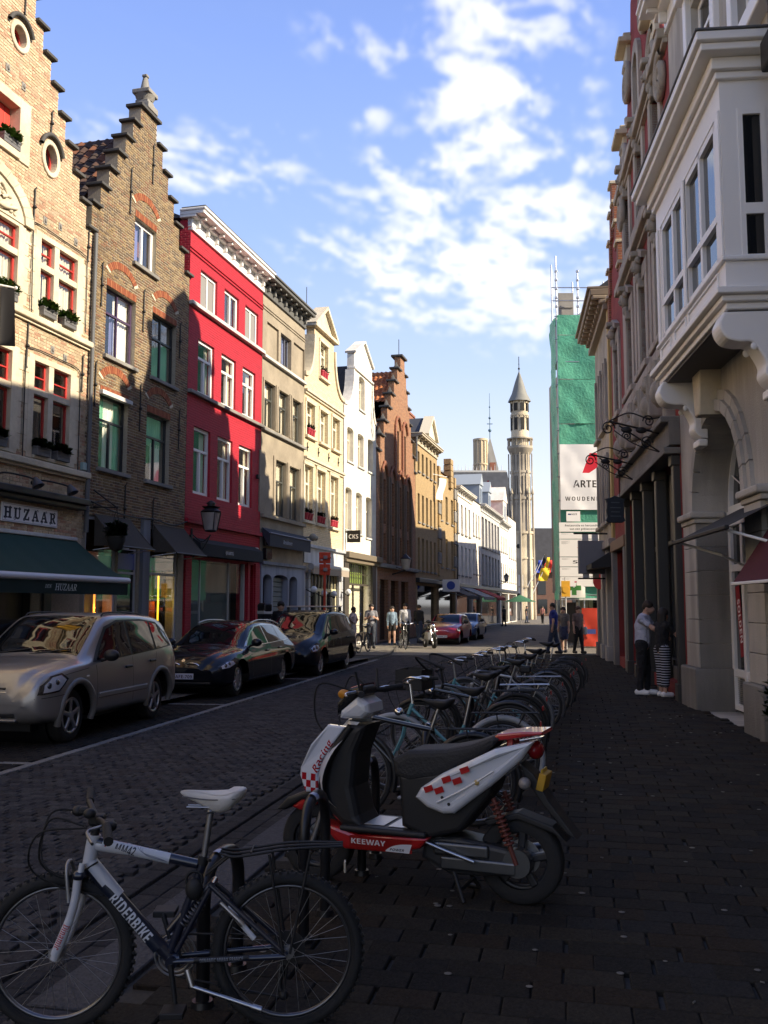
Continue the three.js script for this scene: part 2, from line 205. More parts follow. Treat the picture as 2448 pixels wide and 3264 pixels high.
// relieving arch of voussoir bricks with pale end stones
function relief(B, c, y, rx, ry, m, ms, n = 17) { const W = rx; for (let i = 0; i < n; i++) { const t0 = PI * (.14 + .72 * i / n), t1 = PI * (.14 + .72 * (i + .86) / n), p = (t, k) => [c + cos(t) * (rx + k), y + sin(t) * (ry + k)]; const end = i === 0 || i === n - 1; add(B, end ? 'springer_stone' : 'brick', ext([p(t0, 0), p(t0, end ? .2 : .17), p(t1, end ? .2 : .17), p(t1, 0)], .03, {}).translate(0, 0, -.01), end ? ms : m[i % m.length]); } }
const soldier = (B, x, w, y, h, m) => { const n = Math.round(w / .075); for (let i = 0; i < n; i++) add(B, 'brick', bx(x + w * i / n + .004, x + w * (i + .9) / n, y, y + h, -.05, .016), m[i % m.length]); };

// ---------- pale brick house with stepped gable (left edge of the street) ----------
{
  const B = thing('gabled_house', 'pale pinkish brick stepped gable house with carved arch and red window frames', 'house');
  const c = 16.9, half = 3.76, y0 = 9.95, n = 12, run = .29, rise = .493, m = mat([.58, .49, .36], .95, { map: TX.fine });
  const dbl = [[18.62, 7.44, 1.71, 1.76], [18.55, 4.62, 1.66, 2.06]], mid = [[15.5, 7.44, 2.8, 1.7], [15.55, 4.62, 2.7, 2.06]], left = dbl.map(([x, y, w, h]) => [2 * c - x - w, y, w, h]);
  const shut = [15.5, 10.31, 2.8, 1.25], oc = [[17.87, 12.77, .30, .31], [19.01, 10.83, .31, .385]], ocl = oc.map(([x, y, a, b]) => [2 * c - x, y, a, b]);
  const holes = [...dbl, ...mid, ...left, shut].map((q) => hole(...q)), ocs = [...oc, ...ocl].map((q) => ell(...q));
  const W = wall(B, steps(c, half, y0, n, run, rise), [...holes, ...ocs, hole(14.2, .05, 1.8, 2.9), hole(16.6, .05, 2.6, 2.9)], m);
  stepCaps(B, c, half, y0, n, run, rise, M.coping);
  body(B, c - half, c + half, 9.9, m); gableRoof(B, c - half, c + half, 9.85, 15.6, mat([.20, .07, .035], .85, { map: TX.mottle }));
  const ar = { span: (y) => { const k = (y - 9.1) / .97; return k < 0 || k > 1 ? null : [c - 1.58 * sqrt(1 - k * k), c + 1.58 * sqrt(1 - k * k)]; } };
  const os = [...oc, ...ocl].map(([x, y, a, b]) => ({ span: (q) => { const k = (q - y) / b; return abs(k) > 1 ? null : [x - a * sqrt(1 - k * k), x + a * sqrt(1 - k * k)]; } }));
  bricks(B, W, { seed: 11, c, y0: 3.2, y1: 16.2, half: inGable(c, half, y0, n, run, rise), open: [...dbl, ...mid, ...left, shut, ar, ...os, [c - half, 3.83, 2 * half, .2], [c - half, 7.28, 2 * half, .16], [c - half, 4.42, 2 * half, .2]], tones: [[.56, .44, .28], [.58, .43, .29], [.53, .37, .24], [.48, .28, .18], [.60, .48, .32], [.50, .38, .24], [.57, .45, .30]], parts: true, seen: [18.2, 20.65, 4.0, 9.9] });
  // stone window surrounds with mullion and transom, red sashes, pale curtains
  const cross = (x, y, w, h, mul, tr, sm) => {
    const gs = [], e = .19, z0 = -.16, z1 = .02; gs.push(rb(x, x + e, y, y + h, z0, z1, .012, 1), rb(x + w - e * 1.15, x + w, y, y + h, z0, z1, .012, 1), rb(x + e, x + w - e * 1.15, y + h - .12, y + h, z0, z1, .012, 1), rb(x + e, x + w - e * 1.15, y, y + .07, z0, .06, .012, 1));
    const ix = [x + e, ...mul, x + w - e * 1.15]; for (const q of mul) gs.push(rb(q - .085, q + .085, y + .07, y + h - .12, z0, z1 - .005, .012, 1)); gs.push(rb(x + e, x + w - e * 1.15, tr - .065, tr + .065, z0, z1 - .01, .012, 1));
    const S = add(B, 'window_surround', gs, M.stoneCream);
    for (let i = 0; i < 3 * 2; i++) { const yy = y + .1 + i * (h - .2) / 6; for (const s of [0, 1]) add(S, 'quoin_stone', rb(s ? x + w - .02 : x - .1 - (i % 2) * .09, s ? x + w + .1 + (i % 2) * .09 : x + .02, yy, yy + (h - .2) / 6 - .008, -.05, .014, .006, 1), M.stoneCream); }
    for (let i = 0; i < ix.length - 1; i++) { const a = ix[i] + (i ? .085 : 0), b = ix[i + 1] - (i < mul.length ? .085 : 0); for (const [p, q] of [[y + .07, tr - .065], [tr + .065, y + h - .12]]) win(B, a, p, b - a, q - p, { z: -.075, d: .04, f: .045, fm: M.redFrame, cols: [], rows: q < tr ? [] : [.45], bar: .025, gm: M.pane, curtain: sm ? [[.04, .56, 0, 1, sm], [.60, .97, 0, 1, sm]] : null, cz: .045 }); }
  };
  for (const s of [0, 1]) { const q = s ? left : dbl, F = (x) => s ? 2 * c - x : x; cross(...q[0], [F(19.36)], 8.53, M.curtain); cross(...q[1], [F(19.31)], 5.96); }
  cross(...mid[0], [16.4, 17.4], 8.5, M.curtain); cross(...mid[1], [16.42, 17.38], 5.9);
  // loading door with red boards
  const S = add(B, 'door_surround', [rb(15.5, 15.84, 10.31, 11.56, -.22, .035, .012, 1), rb(17.96, 18.3, 10.31, 11.56, -.22, .035, .012, 1), rb(15.84, 17.96, 11.36, 11.56, -.22, .035, .012, 1), rb(15.84, 17.96, 10.31, 10.45, -.22, .07, .012, 1)], M.stoneCream);
  for (let i = 0; i < 12; i++) add(B, 'door_board', rb(15.84 + i * .1767, 15.84 + (i + .96) * .1767, 10.45, 11.36, -.24, -.2, .01, 1), mat([.50 + .06 * (i % 3), .045, .03], .55));
  // carved tympanum
  add(B, 'tympanum', ext([...ell(c, 9.1, 1.3, .76, 40).filter(([, y]) => y >= 9.1)], .06).translate(0, 0, -.02), M.stoneCream);
  const arch = []; for (let i = 0; i < 15; i++) { const p = (t, a, b) => [c + a * cos(t), 9.1 + b * sin(t)], t0 = PI * i / 15, t1 = PI * (i + .97) / 15; arch.push(add(B, 'arch_stone', ext([p(t0, 1.3, .76), p(t0, 1.57, .97), p(t1, 1.57, .97), p(t1, 1.3, .76)], .14).translate(0, 0, -.06), M.stoneCream)); }
  { const R = rng(5), gs = [ball(c, 9.42, .05, .2, 1, 1.15, .4), tube([[c + .2, 9.3, .06], [c + .5, 9.62, .07], [c + .7, 9.45, .07], [c + .55, 9.36, .07]], .035), tube([[c - .2, 9.3, .06], [c - .5, 9.62, .07], [c - .7, 9.45, .07], [c - .55, 9.36, .07]], .035), tube([[c + .25, 9.25, .06], [c + .6, 9.2, .07], [c + 1.0, 9.3, .07]], .04), tube([[c - .25, 9.25, .06], [c - .6, 9.2, .07], [c - 1.0, 9.3, .07]], .04)]; for (let i = 0; i < 60; i++) { const t = R() * PI, q = .35 + R() * .6; gs.push(ball(c + cos(t) * q * 1.2, 9.16 + sin(t) * q * .58, .045, .03 + R() * .035, 1.4, 1, .6, 7, 5)); } add(B, 'carved_relief', gs, M.stoneCream); }
  // oculi
  [...oc, ...ocl].forEach(([x, y, a, b]) => { const ring = add(B, 'oculus', ext(shp(ell(x, y, a, b), [ell(x, y, a - .1, b - .1)]), .2, { b: .012 }).translate(0, 0, -.17), M.stoneCream); add(ring, 'window_frame', ext(shp(ell(x, y, a - .1, b - .1), [ell(x, y, a - .14, b - .14)]), .05).translate(0, 0, -.17), M.redFrame); add(ring, 'pane', ext(ell(x, y, a - .12, b - .12), .006).translate(0, 0, -.16), M.glass); add(ring, 'hood_mould', tube(Array.from({ length: 9 }, (_, i) => { const t = PI * (.12 + .76 * i / 8); return [x + (a + .09) * cos(t), y + (b + .1) * sin(t), .06]; }), .045, 20, 6), M.coping); });
  for (const [y, h, z] of [[7.3, .13, .13], [4.44, .14, .15]]) add(B, 'string_course', [rb(c - half, c + half + .03, y, y + h, -.05, z, .03, 2), bx(c - half, c + half, y - .05, y, -.05, z * .5)], M.stoneCream);
  add(B, 'shop_cornice', [rb(c - half, 20.45, 3.84, 3.97, -.05, .3, .02, 1), rb(c - half, 20.45, 3.74, 3.84, -.05, .2, .02, 1)], M.darkFrame);
  for (const [s, a, b] of [[18.5, 9.25, 9.95], [20.46, 9.2, 9.85], [18.44, 6.35, 7.2], [20.38, 6.3, 7.05], [17.98, 13.3, 14.2], [18.97, 11.35, 11.8]]) anchor(B, s, a, b);
  for (const [s, y] of [[18.9, 9.48], [19.42, 9.56], [20.0, 9.46], [17.55, 11.95], [18.05, 11.85], [19.3, 6.92], [19.75, 6.86]]) add(B, 'carved_stone', [rb(s - .06, s + .06, y - .08, y + .08, -.02, .025, .01, 1), ball(s, y, .03, .045, .7, 1.1, .6, 8, 6)], M.stoneGrey);
  add(B, 'downpipe', [rod([20.63, 4.5, .09], [20.66, 9.9, .09], .045, .045, 10), rod([20.63, 3.3, .09], [20.63, 4.5, .09], .05, .05, 10)], M.lead);
  add(B, 'cable', [tube([[18.5, 7.3, .06], [18.5, 9.1, .04], [18.62, 9.3, .04], [19.6, 9.3, .04], [20.3, 9.28, .04], [20.42, 9.1, .04], [20.42, 7.6, .05]], .012, 60, 5), tube([[18.4, 4.5, .05], [18.42, 6.5, .04], [18.55, 6.76, .04], [19.5, 6.78, .04], [20.2, 6.74, .04], [20.3, 6.5, .04], [20.3, 4.6, .05]], .012, 60, 5)], M.iron);
  add(B, 'junction_box', rb(20.42, 20.57, 4.62, 4.78, .02, .1, .01, 1), mat([.3, .42, .4], .5));
  // ground floor: dark cafe front under the awning
  add(B, 'shopfront', [bx(14.2, 16, .05, 2.95, -.3, -.24), bx(16.6, 19.2, .05, .7, -.3, -.2), bx(19.25, 19.5, 0, 3.0, -.02, .06)], M.darkFrame);
  add(B, 'shop_window', bx(16.65, 19.15, .75, 2.9, -.2, -.19), M.shop);
  settleL(B, c);
}
windowBox(17.7, 10.45, .5, -.02, 'grey window box with clipped green plants on sill of the red boarded door', 1);
windowBox(17.77, 7.5, .55, -.01, 'grey window box at left picture edge above the yellow and black flag', 2);
windowBox(19.03, 7.5, .45, .03, 'grey window box, sunlit, left light of upper stone window of pale gable house', 3);
windowBox(19.75, 7.5, .45, .03, 'grey window box, sunlit, right light of upper stone window of pale gable house', 4);
windowBox(17.6, 4.68, .55, -.01, 'shaded window box at left picture edge under the flag', 5);
windowBox(18.98, 4.68, .45, .03, 'shaded window box, left light of lower stone window of pale gable house', 6);
windowBox(19.66, 4.68, .45, .03, 'shaded window box, right light of lower stone window of pale gable house', 7);
// cafe sign board
{
  const b = thing('sign_board', 'white board with ornate dark lettering fixed above the green awning', 'sign', atL(18.74, .05, 3.31), yawL);
  add(b, 'board', rb(-.89, .89, 0, .36, -.03, 0, .008, 1), M.whitePaint);
  const t = mat([1, 1, 1], .6, { map: canvasTex(1024, 208, (x) => { x.fillStyle = '#dcdde0'; x.fillRect(0, 0, 1024, 208); x.strokeStyle = '#16213c'; x.lineWidth = 3; x.strokeRect(10, 10, 1004, 188); x.fillStyle = '#101a30'; x.textAlign = 'center'; x.textBaseline = 'middle'; x.font = 'bold 168px serif'; const L = ['H', 'U', 'Z', 'A', 'A', 'R']; L.forEach((s, i) => { const px = 96 + i * 166; x.lineWidth = 9; x.strokeText(s, px, 108); x.fillText(s, px, 108); x.lineWidth = 8; x.strokeStyle = '#101a30'; x.beginPath(); x.arc(px - 42, 165, 14, 0, 5); x.stroke(); x.beginPath(); x.arc(px + 38, 48, 12, 2, 7); x.stroke(); }); }) });
  add(b, 'lettering', sheet(1.76, .345).translate(0, .18, .003), t, { uv: true });
}
// retractable green awning
{
  const b = thing('awning', 'dark green retractable awning with pale roller bar over the cafe front', 'awning', atL(17.6, 0, 0), yawL), x0 = -2.6, x1 = 2.62;
  const g = new THREE.PlaneGeometry(x1 - x0, 1, 40, 12), p = g.attributes.position; for (let i = 0; i < p.count; i++) { const u = p.getY(i) + .5, x = p.getX(i) + (x0 + x1) / 2; p.setXYZ(i, x, mix(2.27, 3.08, u) - .04 * sin(u * PI) - .006 * sin(x * 9), mix(1.3, .12, u)); } g.computeVertexNormals();
  const cloth = mat([.012, .05, .036], .9, { map: TX.fine, side: THREE.DoubleSide }); add(b, 'canopy', g, cloth);
  add(b, 'roller_bar', rod([x0, 2.25, 1.32], [x1 + .03, 2.25, 1.32], .065, .065, 14), mat([.62, .63, .68], .4)); add(b, 'head_rail', rb(x0, x1, 3.08, 3.16, .02, .16, .02, 1), M.offWhite);
  const v = new THREE.PlaneGeometry(x1 - x0, .24, 60, 3), q = v.attributes.position; for (let i = 0; i < q.count; i++) q.setZ(i, .012 * sin(q.getX(i) * 7) * (.5 - q.getY(i) * 4)); v.translate((x0 + x1) / 2, 2.08, 1.34); v.computeVertexNormals();
  add(b, 'valance', v, mat([1, 1, 1], .9, { side: THREE.DoubleSide, map: canvasTex(2048, 96, (x) => { x.fillStyle = '#0c2320'; x.fillRect(0, 0, 2048, 96); x.fillStyle = '#cfd4d2'; x.textBaseline = 'middle'; x.font = 'italic 34px serif'; x.fillText('DEN', 930, 44); x.font = 'italic 66px serif'; x.fillText('HUZAAR', 1040, 48); }) }), { uv: true });
  for (const x of [x0 + .3, x1 - .3]) add(b, 'folding_arm', [rod([x, 2.8, .1], [x - .35, 2.5, .7], .025), rod([x - .35, 2.5, .7], [x, 2.2, 1.28], .022)], M.offWhite);
}
// gooseneck lamp and flag
for (const [s, l] of [[18.7, 'small black swan neck lamp on cafe cornice, right above the white board'], [17.55, 'small black swan neck lamp on cafe cornice, at left picture edge']]) { const b = thing('wall_lamp', l, 'lamp', atL(s, .1, 4.12), yawL, 'swan neck lamps over the board'); add(b, 'arm', [tube([[0, 0, 0], [.15, .06, .1], [.5, .03, .28], [.72, 0, .32]], .018, 20, 6), ball(0, 0, 0, .05)], M.iron); add(b, 'lamp_shade', lathe([[.04, .06], [.07, 0], [.12, -.13], [.11, -.13], [.06, 0]], 14).rotateX(-.5).translate(.74, -.02, .34), mat([.05, .055, .07], .35)); }
{
  const b = thing('flag', 'yellow and black flag hanging from a white pole on the pale gable house', 'flag', atL(16.5, 0, 6.2), yawL);
  b.scale.x = .6; add(b, 'flagpole', [rod([-.2, 1.25, .02], [.42, 1.08, .95], .018), ball(.42, 1.08, .96, .035)], M.whitePaint);
  const f = (x0, x1, c, n) => { const g = new THREE.PlaneGeometry(1, 1, 12, 14), p = g.attributes.position; for (let i = 0; i < p.count; i++) { const u = p.getX(i) + .5, v = p.getY(i) + .5, k = mix(x0, x1, u); p.setXYZ(i, -.2 + .6 * k + .05 * sin(k * 22) * (1 - v), mix(.0 + .05 * sin(k * 9), 1.2 - .15 * k, v), .04 + .9 * k + .06 * sin(k * 25 + 2) * (1.1 - v)); } g.computeVertexNormals(); add(b, n, g, mat(c, .9, { side: THREE.DoubleSide })); };
  f(.12, .74, [.75, .42, .03], 'yellow_cloth'); f(.74, 1, [.015, .014, .015], 'black_cloth');
}

// ---------- brown brick house with stepped gable and pinnacle ----------
const redB = [[.30, .09, .035], [.26, .07, .03], [.34, .12, .05]].map((t) => mat(t, .9, { map: TX.fine }));
{
  const B = thing('brick_house', 'narrow brown brick stepped gable house with stone pinnacle and iron wall anchors', 'house');
  const c = 23.02, half = 2.42, y0 = 10.58, n = 6, run = .335, rise = .55, m = mat([.42, .37, .28], .95, { map: TX.fine });
  const A = [22.47, 9.93, 1.07, 1.13], O = [[21.29, 7.36, 1.33, 1.6], [23.44, 7.37, 1.3, 1.62], [21.15, 4.78, 1.24, 1.68], [23.28, 4.78, 1.22, 1.68]];
  const sh = [[20.75, .35, 1.3, 3.35], [22.12, .05, .9, 3.5], [23.6, .75, 1.5, 2.95]];
  const W = wall(B, steps(c, half, y0, n, run, rise), [A, ...O, ...sh].map((q) => hole(...q)), m);
  stepCaps(B, c, half, y0, n, run, rise, M.coping); body(B, c - half, c + half, 10.5, m);
  const rs = (o) => [o[0] - .02, o[1] + o[3], o[2] + .04, .17];
  bricks(B, W, { seed: 23, c, y0: 3.6, y1: 14, half: inGable(c, half, y0, n, run, rise), open: [A, ...O, ...sh, ...[A, ...O].map(rs)], tones: [[.23, .155, .075], [.27, .185, .09], [.17, .11, .06], [.13, .088, .055], [.30, .21, .11], [.21, .11, .06]], parts: true, seen: [20.7, 25.4, 4.3, 10.5], headers: .4, j: .015 });
  const gv = { gm: M.pane, sill: true, sillM: M.stoneGrey };
  win(B, ...A, { ...gv, fm: M.whitePaint, f: .09, cols: [.5], z: -.1, curtain: [[.02, .5, 0, 1, M.curtainB]] });
  win(B, ...O[0], { ...gv, fm: M.purpleFrame, rows: [.64], curtain: [[.5, .98, 0, 1, M.curtainW], [.42, .55, 0, .7, M.curtainB]] });
  win(B, ...O[1], { ...gv, fm: M.darkFrame, rows: [.64], curtain: [[.03, .95, 0, .62, M.curtainG]] });
  win(B, ...O[2], { ...gv, fm: M.darkFrame, rows: [.66], topPlain: true, curtain: [[.05, .4, .6, 1, M.curtainG], [.4, .75, 0, 1, M.curtainW], [.75, 1, 0, 1, M.curtainG]] });
  win(B, ...O[3], { ...gv, fm: M.darkFrame, rows: [.66], topPlain: true, curtain: [[.05, .95, .55, 1, M.curtainG], [.02, .3, .05, .45, M.curtainW], [.5, .9, 0, .6, M.curtainW]] });
  for (const o of [A, ...O]) { soldier(B, o[0], o[2], o[1] + o[3] + .004, .16, redB); relief(B, o[0] + o[2] / 2, o[1] + o[3] + .12, .62, .42, redB, M.stoneCream); }
  add(B, 'awning_box', rb(21.12, 22.44, 6.42, 6.52, -.02, .1, .01, 1), M.offWhite);
  for (const [s, a, b] of [[21.05, 8.4, 9.35], [22.95, 8.35, 9.35], [24.9, 8.2, 9.1], [20.9, 6.1, 7.05], [22.9, 5.9, 7.0], [24.95, 5.8, 6.8], [23.25, 12.2, 13.2], [22.2, 11.0, 12.1], [22.3, 3.45, 4.5], [23.65, 3.4, 4.3]]) anchor(B, s, a, b);
  const pin = add(B, 'pinnacle', [rb(22.77, 23.27, 13.96, 14.12, -.36, .12, .02, 1), rb(22.85, 23.19, 14.12, 14.24, -.3, .05, .02, 1), new THREE.CylinderGeometry(.26, .19, .14, 8).translate(23.02, 14.31, -.12), rb(22.78, 23.26, 14.38, 14.5, -.36, .12, .03, 1), new THREE.CylinderGeometry(.06, .14, .42, 4).rotateY(PI / 4).translate(23.02, 14.69, -.12), rb(22.95, 23.09, 14.88, 14.95, -.19, -.05, .02, 1)], M.stoneGrey);
  // tiled roof slopes
  tileRoof(B, { x: c - half - .05, y: 10.45, run: 2.45, rise: 3.0, z0: -.36, z1: -6, side: -1, c: [[.06, .035, .026], [.075, .04, .028], [.17, .065, .03], [.05, .032, .026], [.09, .045, .03]], seed: 4, parts: 300 });
  add(B, 'roof', ext([[c - half, 10.4], [c + half, 10.4], [c + half, 10.46], [c, 13.4], [c - half, 10.46]], 8.6).translate(0, 0, -9), mat([.15, .06, .035], .9, { map: TX.mottle }));
  // shop: white timber frames, blue band, door
  const fr = mat([.42, .44, .46], .5);
  for (const [x, y, w, h] of [sh[0], sh[2]]) { win(B, x, y, w, h, { fm: fr, f: .08, z: -.03, rows: [.60], cols: [], gm: M.pane }); add(B, 'printed_band', bx(x + .08, x + w - .08, y + h * .63, y + h * .75, -.08, -.075), mat([.03, .06, .16], .4)); }
  win(B, ...sh[1], { fm: fr, f: .07, z: -.05, rows: [.70, .86], cols: [], gm: M.shop }); add(B, 'door_sign', bx(22.2, 22.95, 2.58, 2.95, -.06, -.045), mat([.05, .10, .30], .4));
  add(B, 'pilaster', rb(23.12, 23.46, 0, 3.85, -.04, .09, .01, 1), M.blueStone); add(B, 'shop_sill', [rb(23.5, 25.3, .6, .75, -.05, .12, .015, 1), bx(23.55, 25.25, 0, .6, -.05, .05)], M.blueStone);
  add(B, 'display_wall', [bx(20.8, 22, .3, 2.4, -.5, -.45)], mat([.03, .07, .035], .9)); add(B, 'display_cloth', [bx(23.62, 24.7, .75, 1.85, -.44, -.4)], mat([.22, .03, .02], .9)); add(B, 'display_panel', bx(23.65, 25.05, 1.9, 2.7, -.5, -.45), mat([.05, .11, .03], .9));
  add(B, 'cable', tube([[20.6, 4.02, .08], [21.6, 3.86, .1], [22.6, 3.8, .1], [23.6, 3.84, .1], [24.6, 3.78, .1], [25.45, 3.95, .08]], .018, 40, 5), M.iron);
  settleL(B, c);
}
function tileRoof(B, o) { // pantiles laid in rows on one slope falling towards -x (side -1) or +x
  const R = rng(o.seed), L = Math.hypot(o.run, o.rise), n = Math.floor(L / .3), k = Math.floor(abs(o.z1 - o.z0) / .24), prof = []; for (let i = 0; i <= 5; i++) { const t = i / 5; prof.push([t * .245, .03 * sin(t * 2 * PI + .6)]); }
  const P = []; const top = (i, v) => [prof[i][0], prof[i][1] + (v ? 0 : .02), v ? .34 : 0]; for (let i = 0; i < 5; i++) { const a = top(i, 0), b = top(i + 1, 0), c = top(i + 1, 1), d = top(i, 1), a2 = [a[0], a[1] - .03, 0], b2 = [b[0], b[1] - .03, 0]; for (const v of [a, c, b, a, d, c, a2, a, b, a2, b, b2]) P.push(...v); }
  const g = new THREE.BufferGeometry(); g.setAttribute('position', new THREE.Float32BufferAttribute(P, 3)); g.computeVertexNormals(); const base = metric(nz(g)), ms = o.c.map((c) => mat(c, .85, { map: TX.fine, side: THREE.DoubleSide })), rest = o.c.map(() => []);
  const ang = Math.atan2(o.rise, o.run); let cnt = 0;
  for (let r = n - 1; r >= 0; r--) for (let j = 0; j < k; j++) { const M4 = new THREE.Matrix4().makeTranslation(o.x + (-o.side) * 0, o.y, o.z0 - (j + 1) * .24); const q = new THREE.Matrix4(); // slope frame: along z across, up-slope vector
      const up = V(-o.side * cos(ang), sin(ang), 0), ac = V(0, 0, 1), nn = ac.clone().cross(up); if (nn.y < 0) nn.negate(); q.makeBasis(ac, nn, up); q.setPosition(o.x + up.x * r * .3, o.y + up.y * r * .3 + .03, o.z0 - (j + 1) * .24); const id = Math.floor(R() * o.c.length);
      if (cnt < o.parts) { const e = new THREE.Mesh(base, ms[id]); e.name = 'roof_tile'; e.applyMatrix4(q); e.castShadow = e.receiveShadow = true; B.add(e); cnt++; } else rest[id].push(base.clone().applyMatrix4(q)); }
  rest.forEach((l, i) => { if (l.length) add(B, 'tile_field', l, ms[i], { stuff: true }); });
}
// two small brown awnings, hanging basket, two glow tubes
for (const [s0, s1, l] of [[21.0, 22.55, 'brown sloping awning over the shop door under the hanging basket'], [23.65, 25.35, 'brown sloping awning next to the red house']]) {
  const b = thing('awning', l, 'awning', atL(s0, 0, 0), yawL, 'brown shop awnings'), w = s1 - s0, cl = mat([.07, .058, .046], .9, { map: TX.fine, side: THREE.DoubleSide });
  const g = new THREE.PlaneGeometry(w, 1, 16, 6), p = g.attributes.position; for (let i = 0; i < p.count; i++) { const u = p.getY(i) + .5; p.setXYZ(i, p.getX(i) + w / 2, mix(3.04, 3.74, u) - .03 * sin(u * PI), mix(.68, .05, u)); } g.computeVertexNormals(); add(b, 'canopy', g, cl);
  add(b, 'front_bar', rod([0, 3.02, .69], [w, 3.02, .69], .022), M.darkFrame); for (const x of [.02, w - .02]) { add(b, 'gusset', prismX(x - .005, x + .005, [[.05, 3.04], [.68, 3.04], [.05, 3.72]]), cl); add(b, 'stay', rod([x, 3.02, .68], [x, 2.95, .03], .012), M.offWhite); }
}
{
  const b = thing('hanging_basket', 'hanging basket of dark trailing greenery on an iron bracket before the shop', 'plant', atL(20.95, .62, 2.9), yawL), R = rng(9);
  add(b, 'bracket', [rod([.05, 1.35, -.6], [0, .95, 0], .018), rod([.05, .98, -.6], [0, .95, 0], .015), rod([-.9, .9, -.55], [.6, 1.2, -.57], .012), ball(0, .95, 0, .03)], M.iron); add(b, 'chain', [0, 2, 4].map((a) => rod([0, .93, 0], [.16 * cos(a), .35, .16 * sin(a)], .006, .006, 5)), M.iron);
  add(b, 'pot', lathe([[.02, 0], [.13, .05], [.19, .22], [.2, .33], [.17, .33]], 16), mat([.02, .018, .015], .9)); add(b, 'foliage', blades(R, 900, (r) => { const a = r() * 2 * PI, q = sqrt(r()); return [cos(a) * q * .24, .40 + (r() - .35) * .36 * (1 - q * .3), sin(a) * q * .22]; }, .08, .6), M.leaf);
}
for (const [s, y0, y1, c, e, l] of [[24.66, 1.2, 2.5, [1, .62, .03], 1.1, 'tall lit yellow glow tube in the shop window beside the red house'], [21.67, 1.35, 2.05, [1, .30, .04], 1.1, 'lit orange glow tube in the shop window under the green awning']]) {
  const b = thing('glow_tube', l, 'lamp', atL(s, -.3, y0), yawL, 'lit glow tubes in shop windows'); add(b, 'tube', [rod([0, 0, 0], [0, y1 - y0, 0], .022, .022, 10)], mat([.8, .6, .2], .5, { emissive: new THREE.Color(...c), emissiveIntensity: e })); add(b, 'cap', [rod([0, -.04, 0], [0, 0, 0], .028), rod([0, y1 - y0, 0], [0, y1 - y0 + .04, 0], .028)], M.black);
  const p = new THREE.PointLight(new THREE.Color(...c), .12, 0, 2); p.position.set(-.05, (y1 - y0) / 2, .06); p.castShadow = true; b.add(p);
}
// ---------- red painted house with white bracketed cornice ----------
const paintedRed = mat([.42, .010, .026], .72, { map: rep(brickTex([.98, .98, .98], [.86, .86, .86], [.93, .93, .93], 6), 1.76, 1.68), bumpMap: rep(brickTex([1, 1, 1], [1, 1, 1], [0, 0, 0], 6, true), 1.76, 1.68), bumpScale: .01 });
function bracketCornice(B, x0, x1, y, m, n, o = {}) { // modillion cornice: bed moulds, brackets, corona and gutter edge
  const p = o.p ?? .42; add(B, 'cornice', [rb(x0, x1, y, y + .1, -.1, .07, .02, 1), rb(x0, x1, y + .1, y + .34, -.1, .05, .01, 1), rb(x0 - p * .2, x1 + (o.e ?? 0), y + .42, y + .52, -.3, p, .015, 1), rb(x0 - p * .2, x1 + (o.e ?? 0), y + .34, y + .42, -.3, p * .45, .02, 1), rb(x0 - p * .25, x1 + (o.e ?? 0), y + .52, y + .60, -.3, p + .05, .03, 2)], m);
  for (let i = 0; i < n; i++) { const x = x0 + .25 + (x1 - x0 - .5) * i / (n - 1); add(B, 'bracket', [rb(x - .045, x + .045, y + .33, y + .415, .04, p - .08, .02, 1), rb(x - .04, x + .04, y + .12, y + .34, .04, p * .4, .03, 1)], o.bm ?? m); }
}
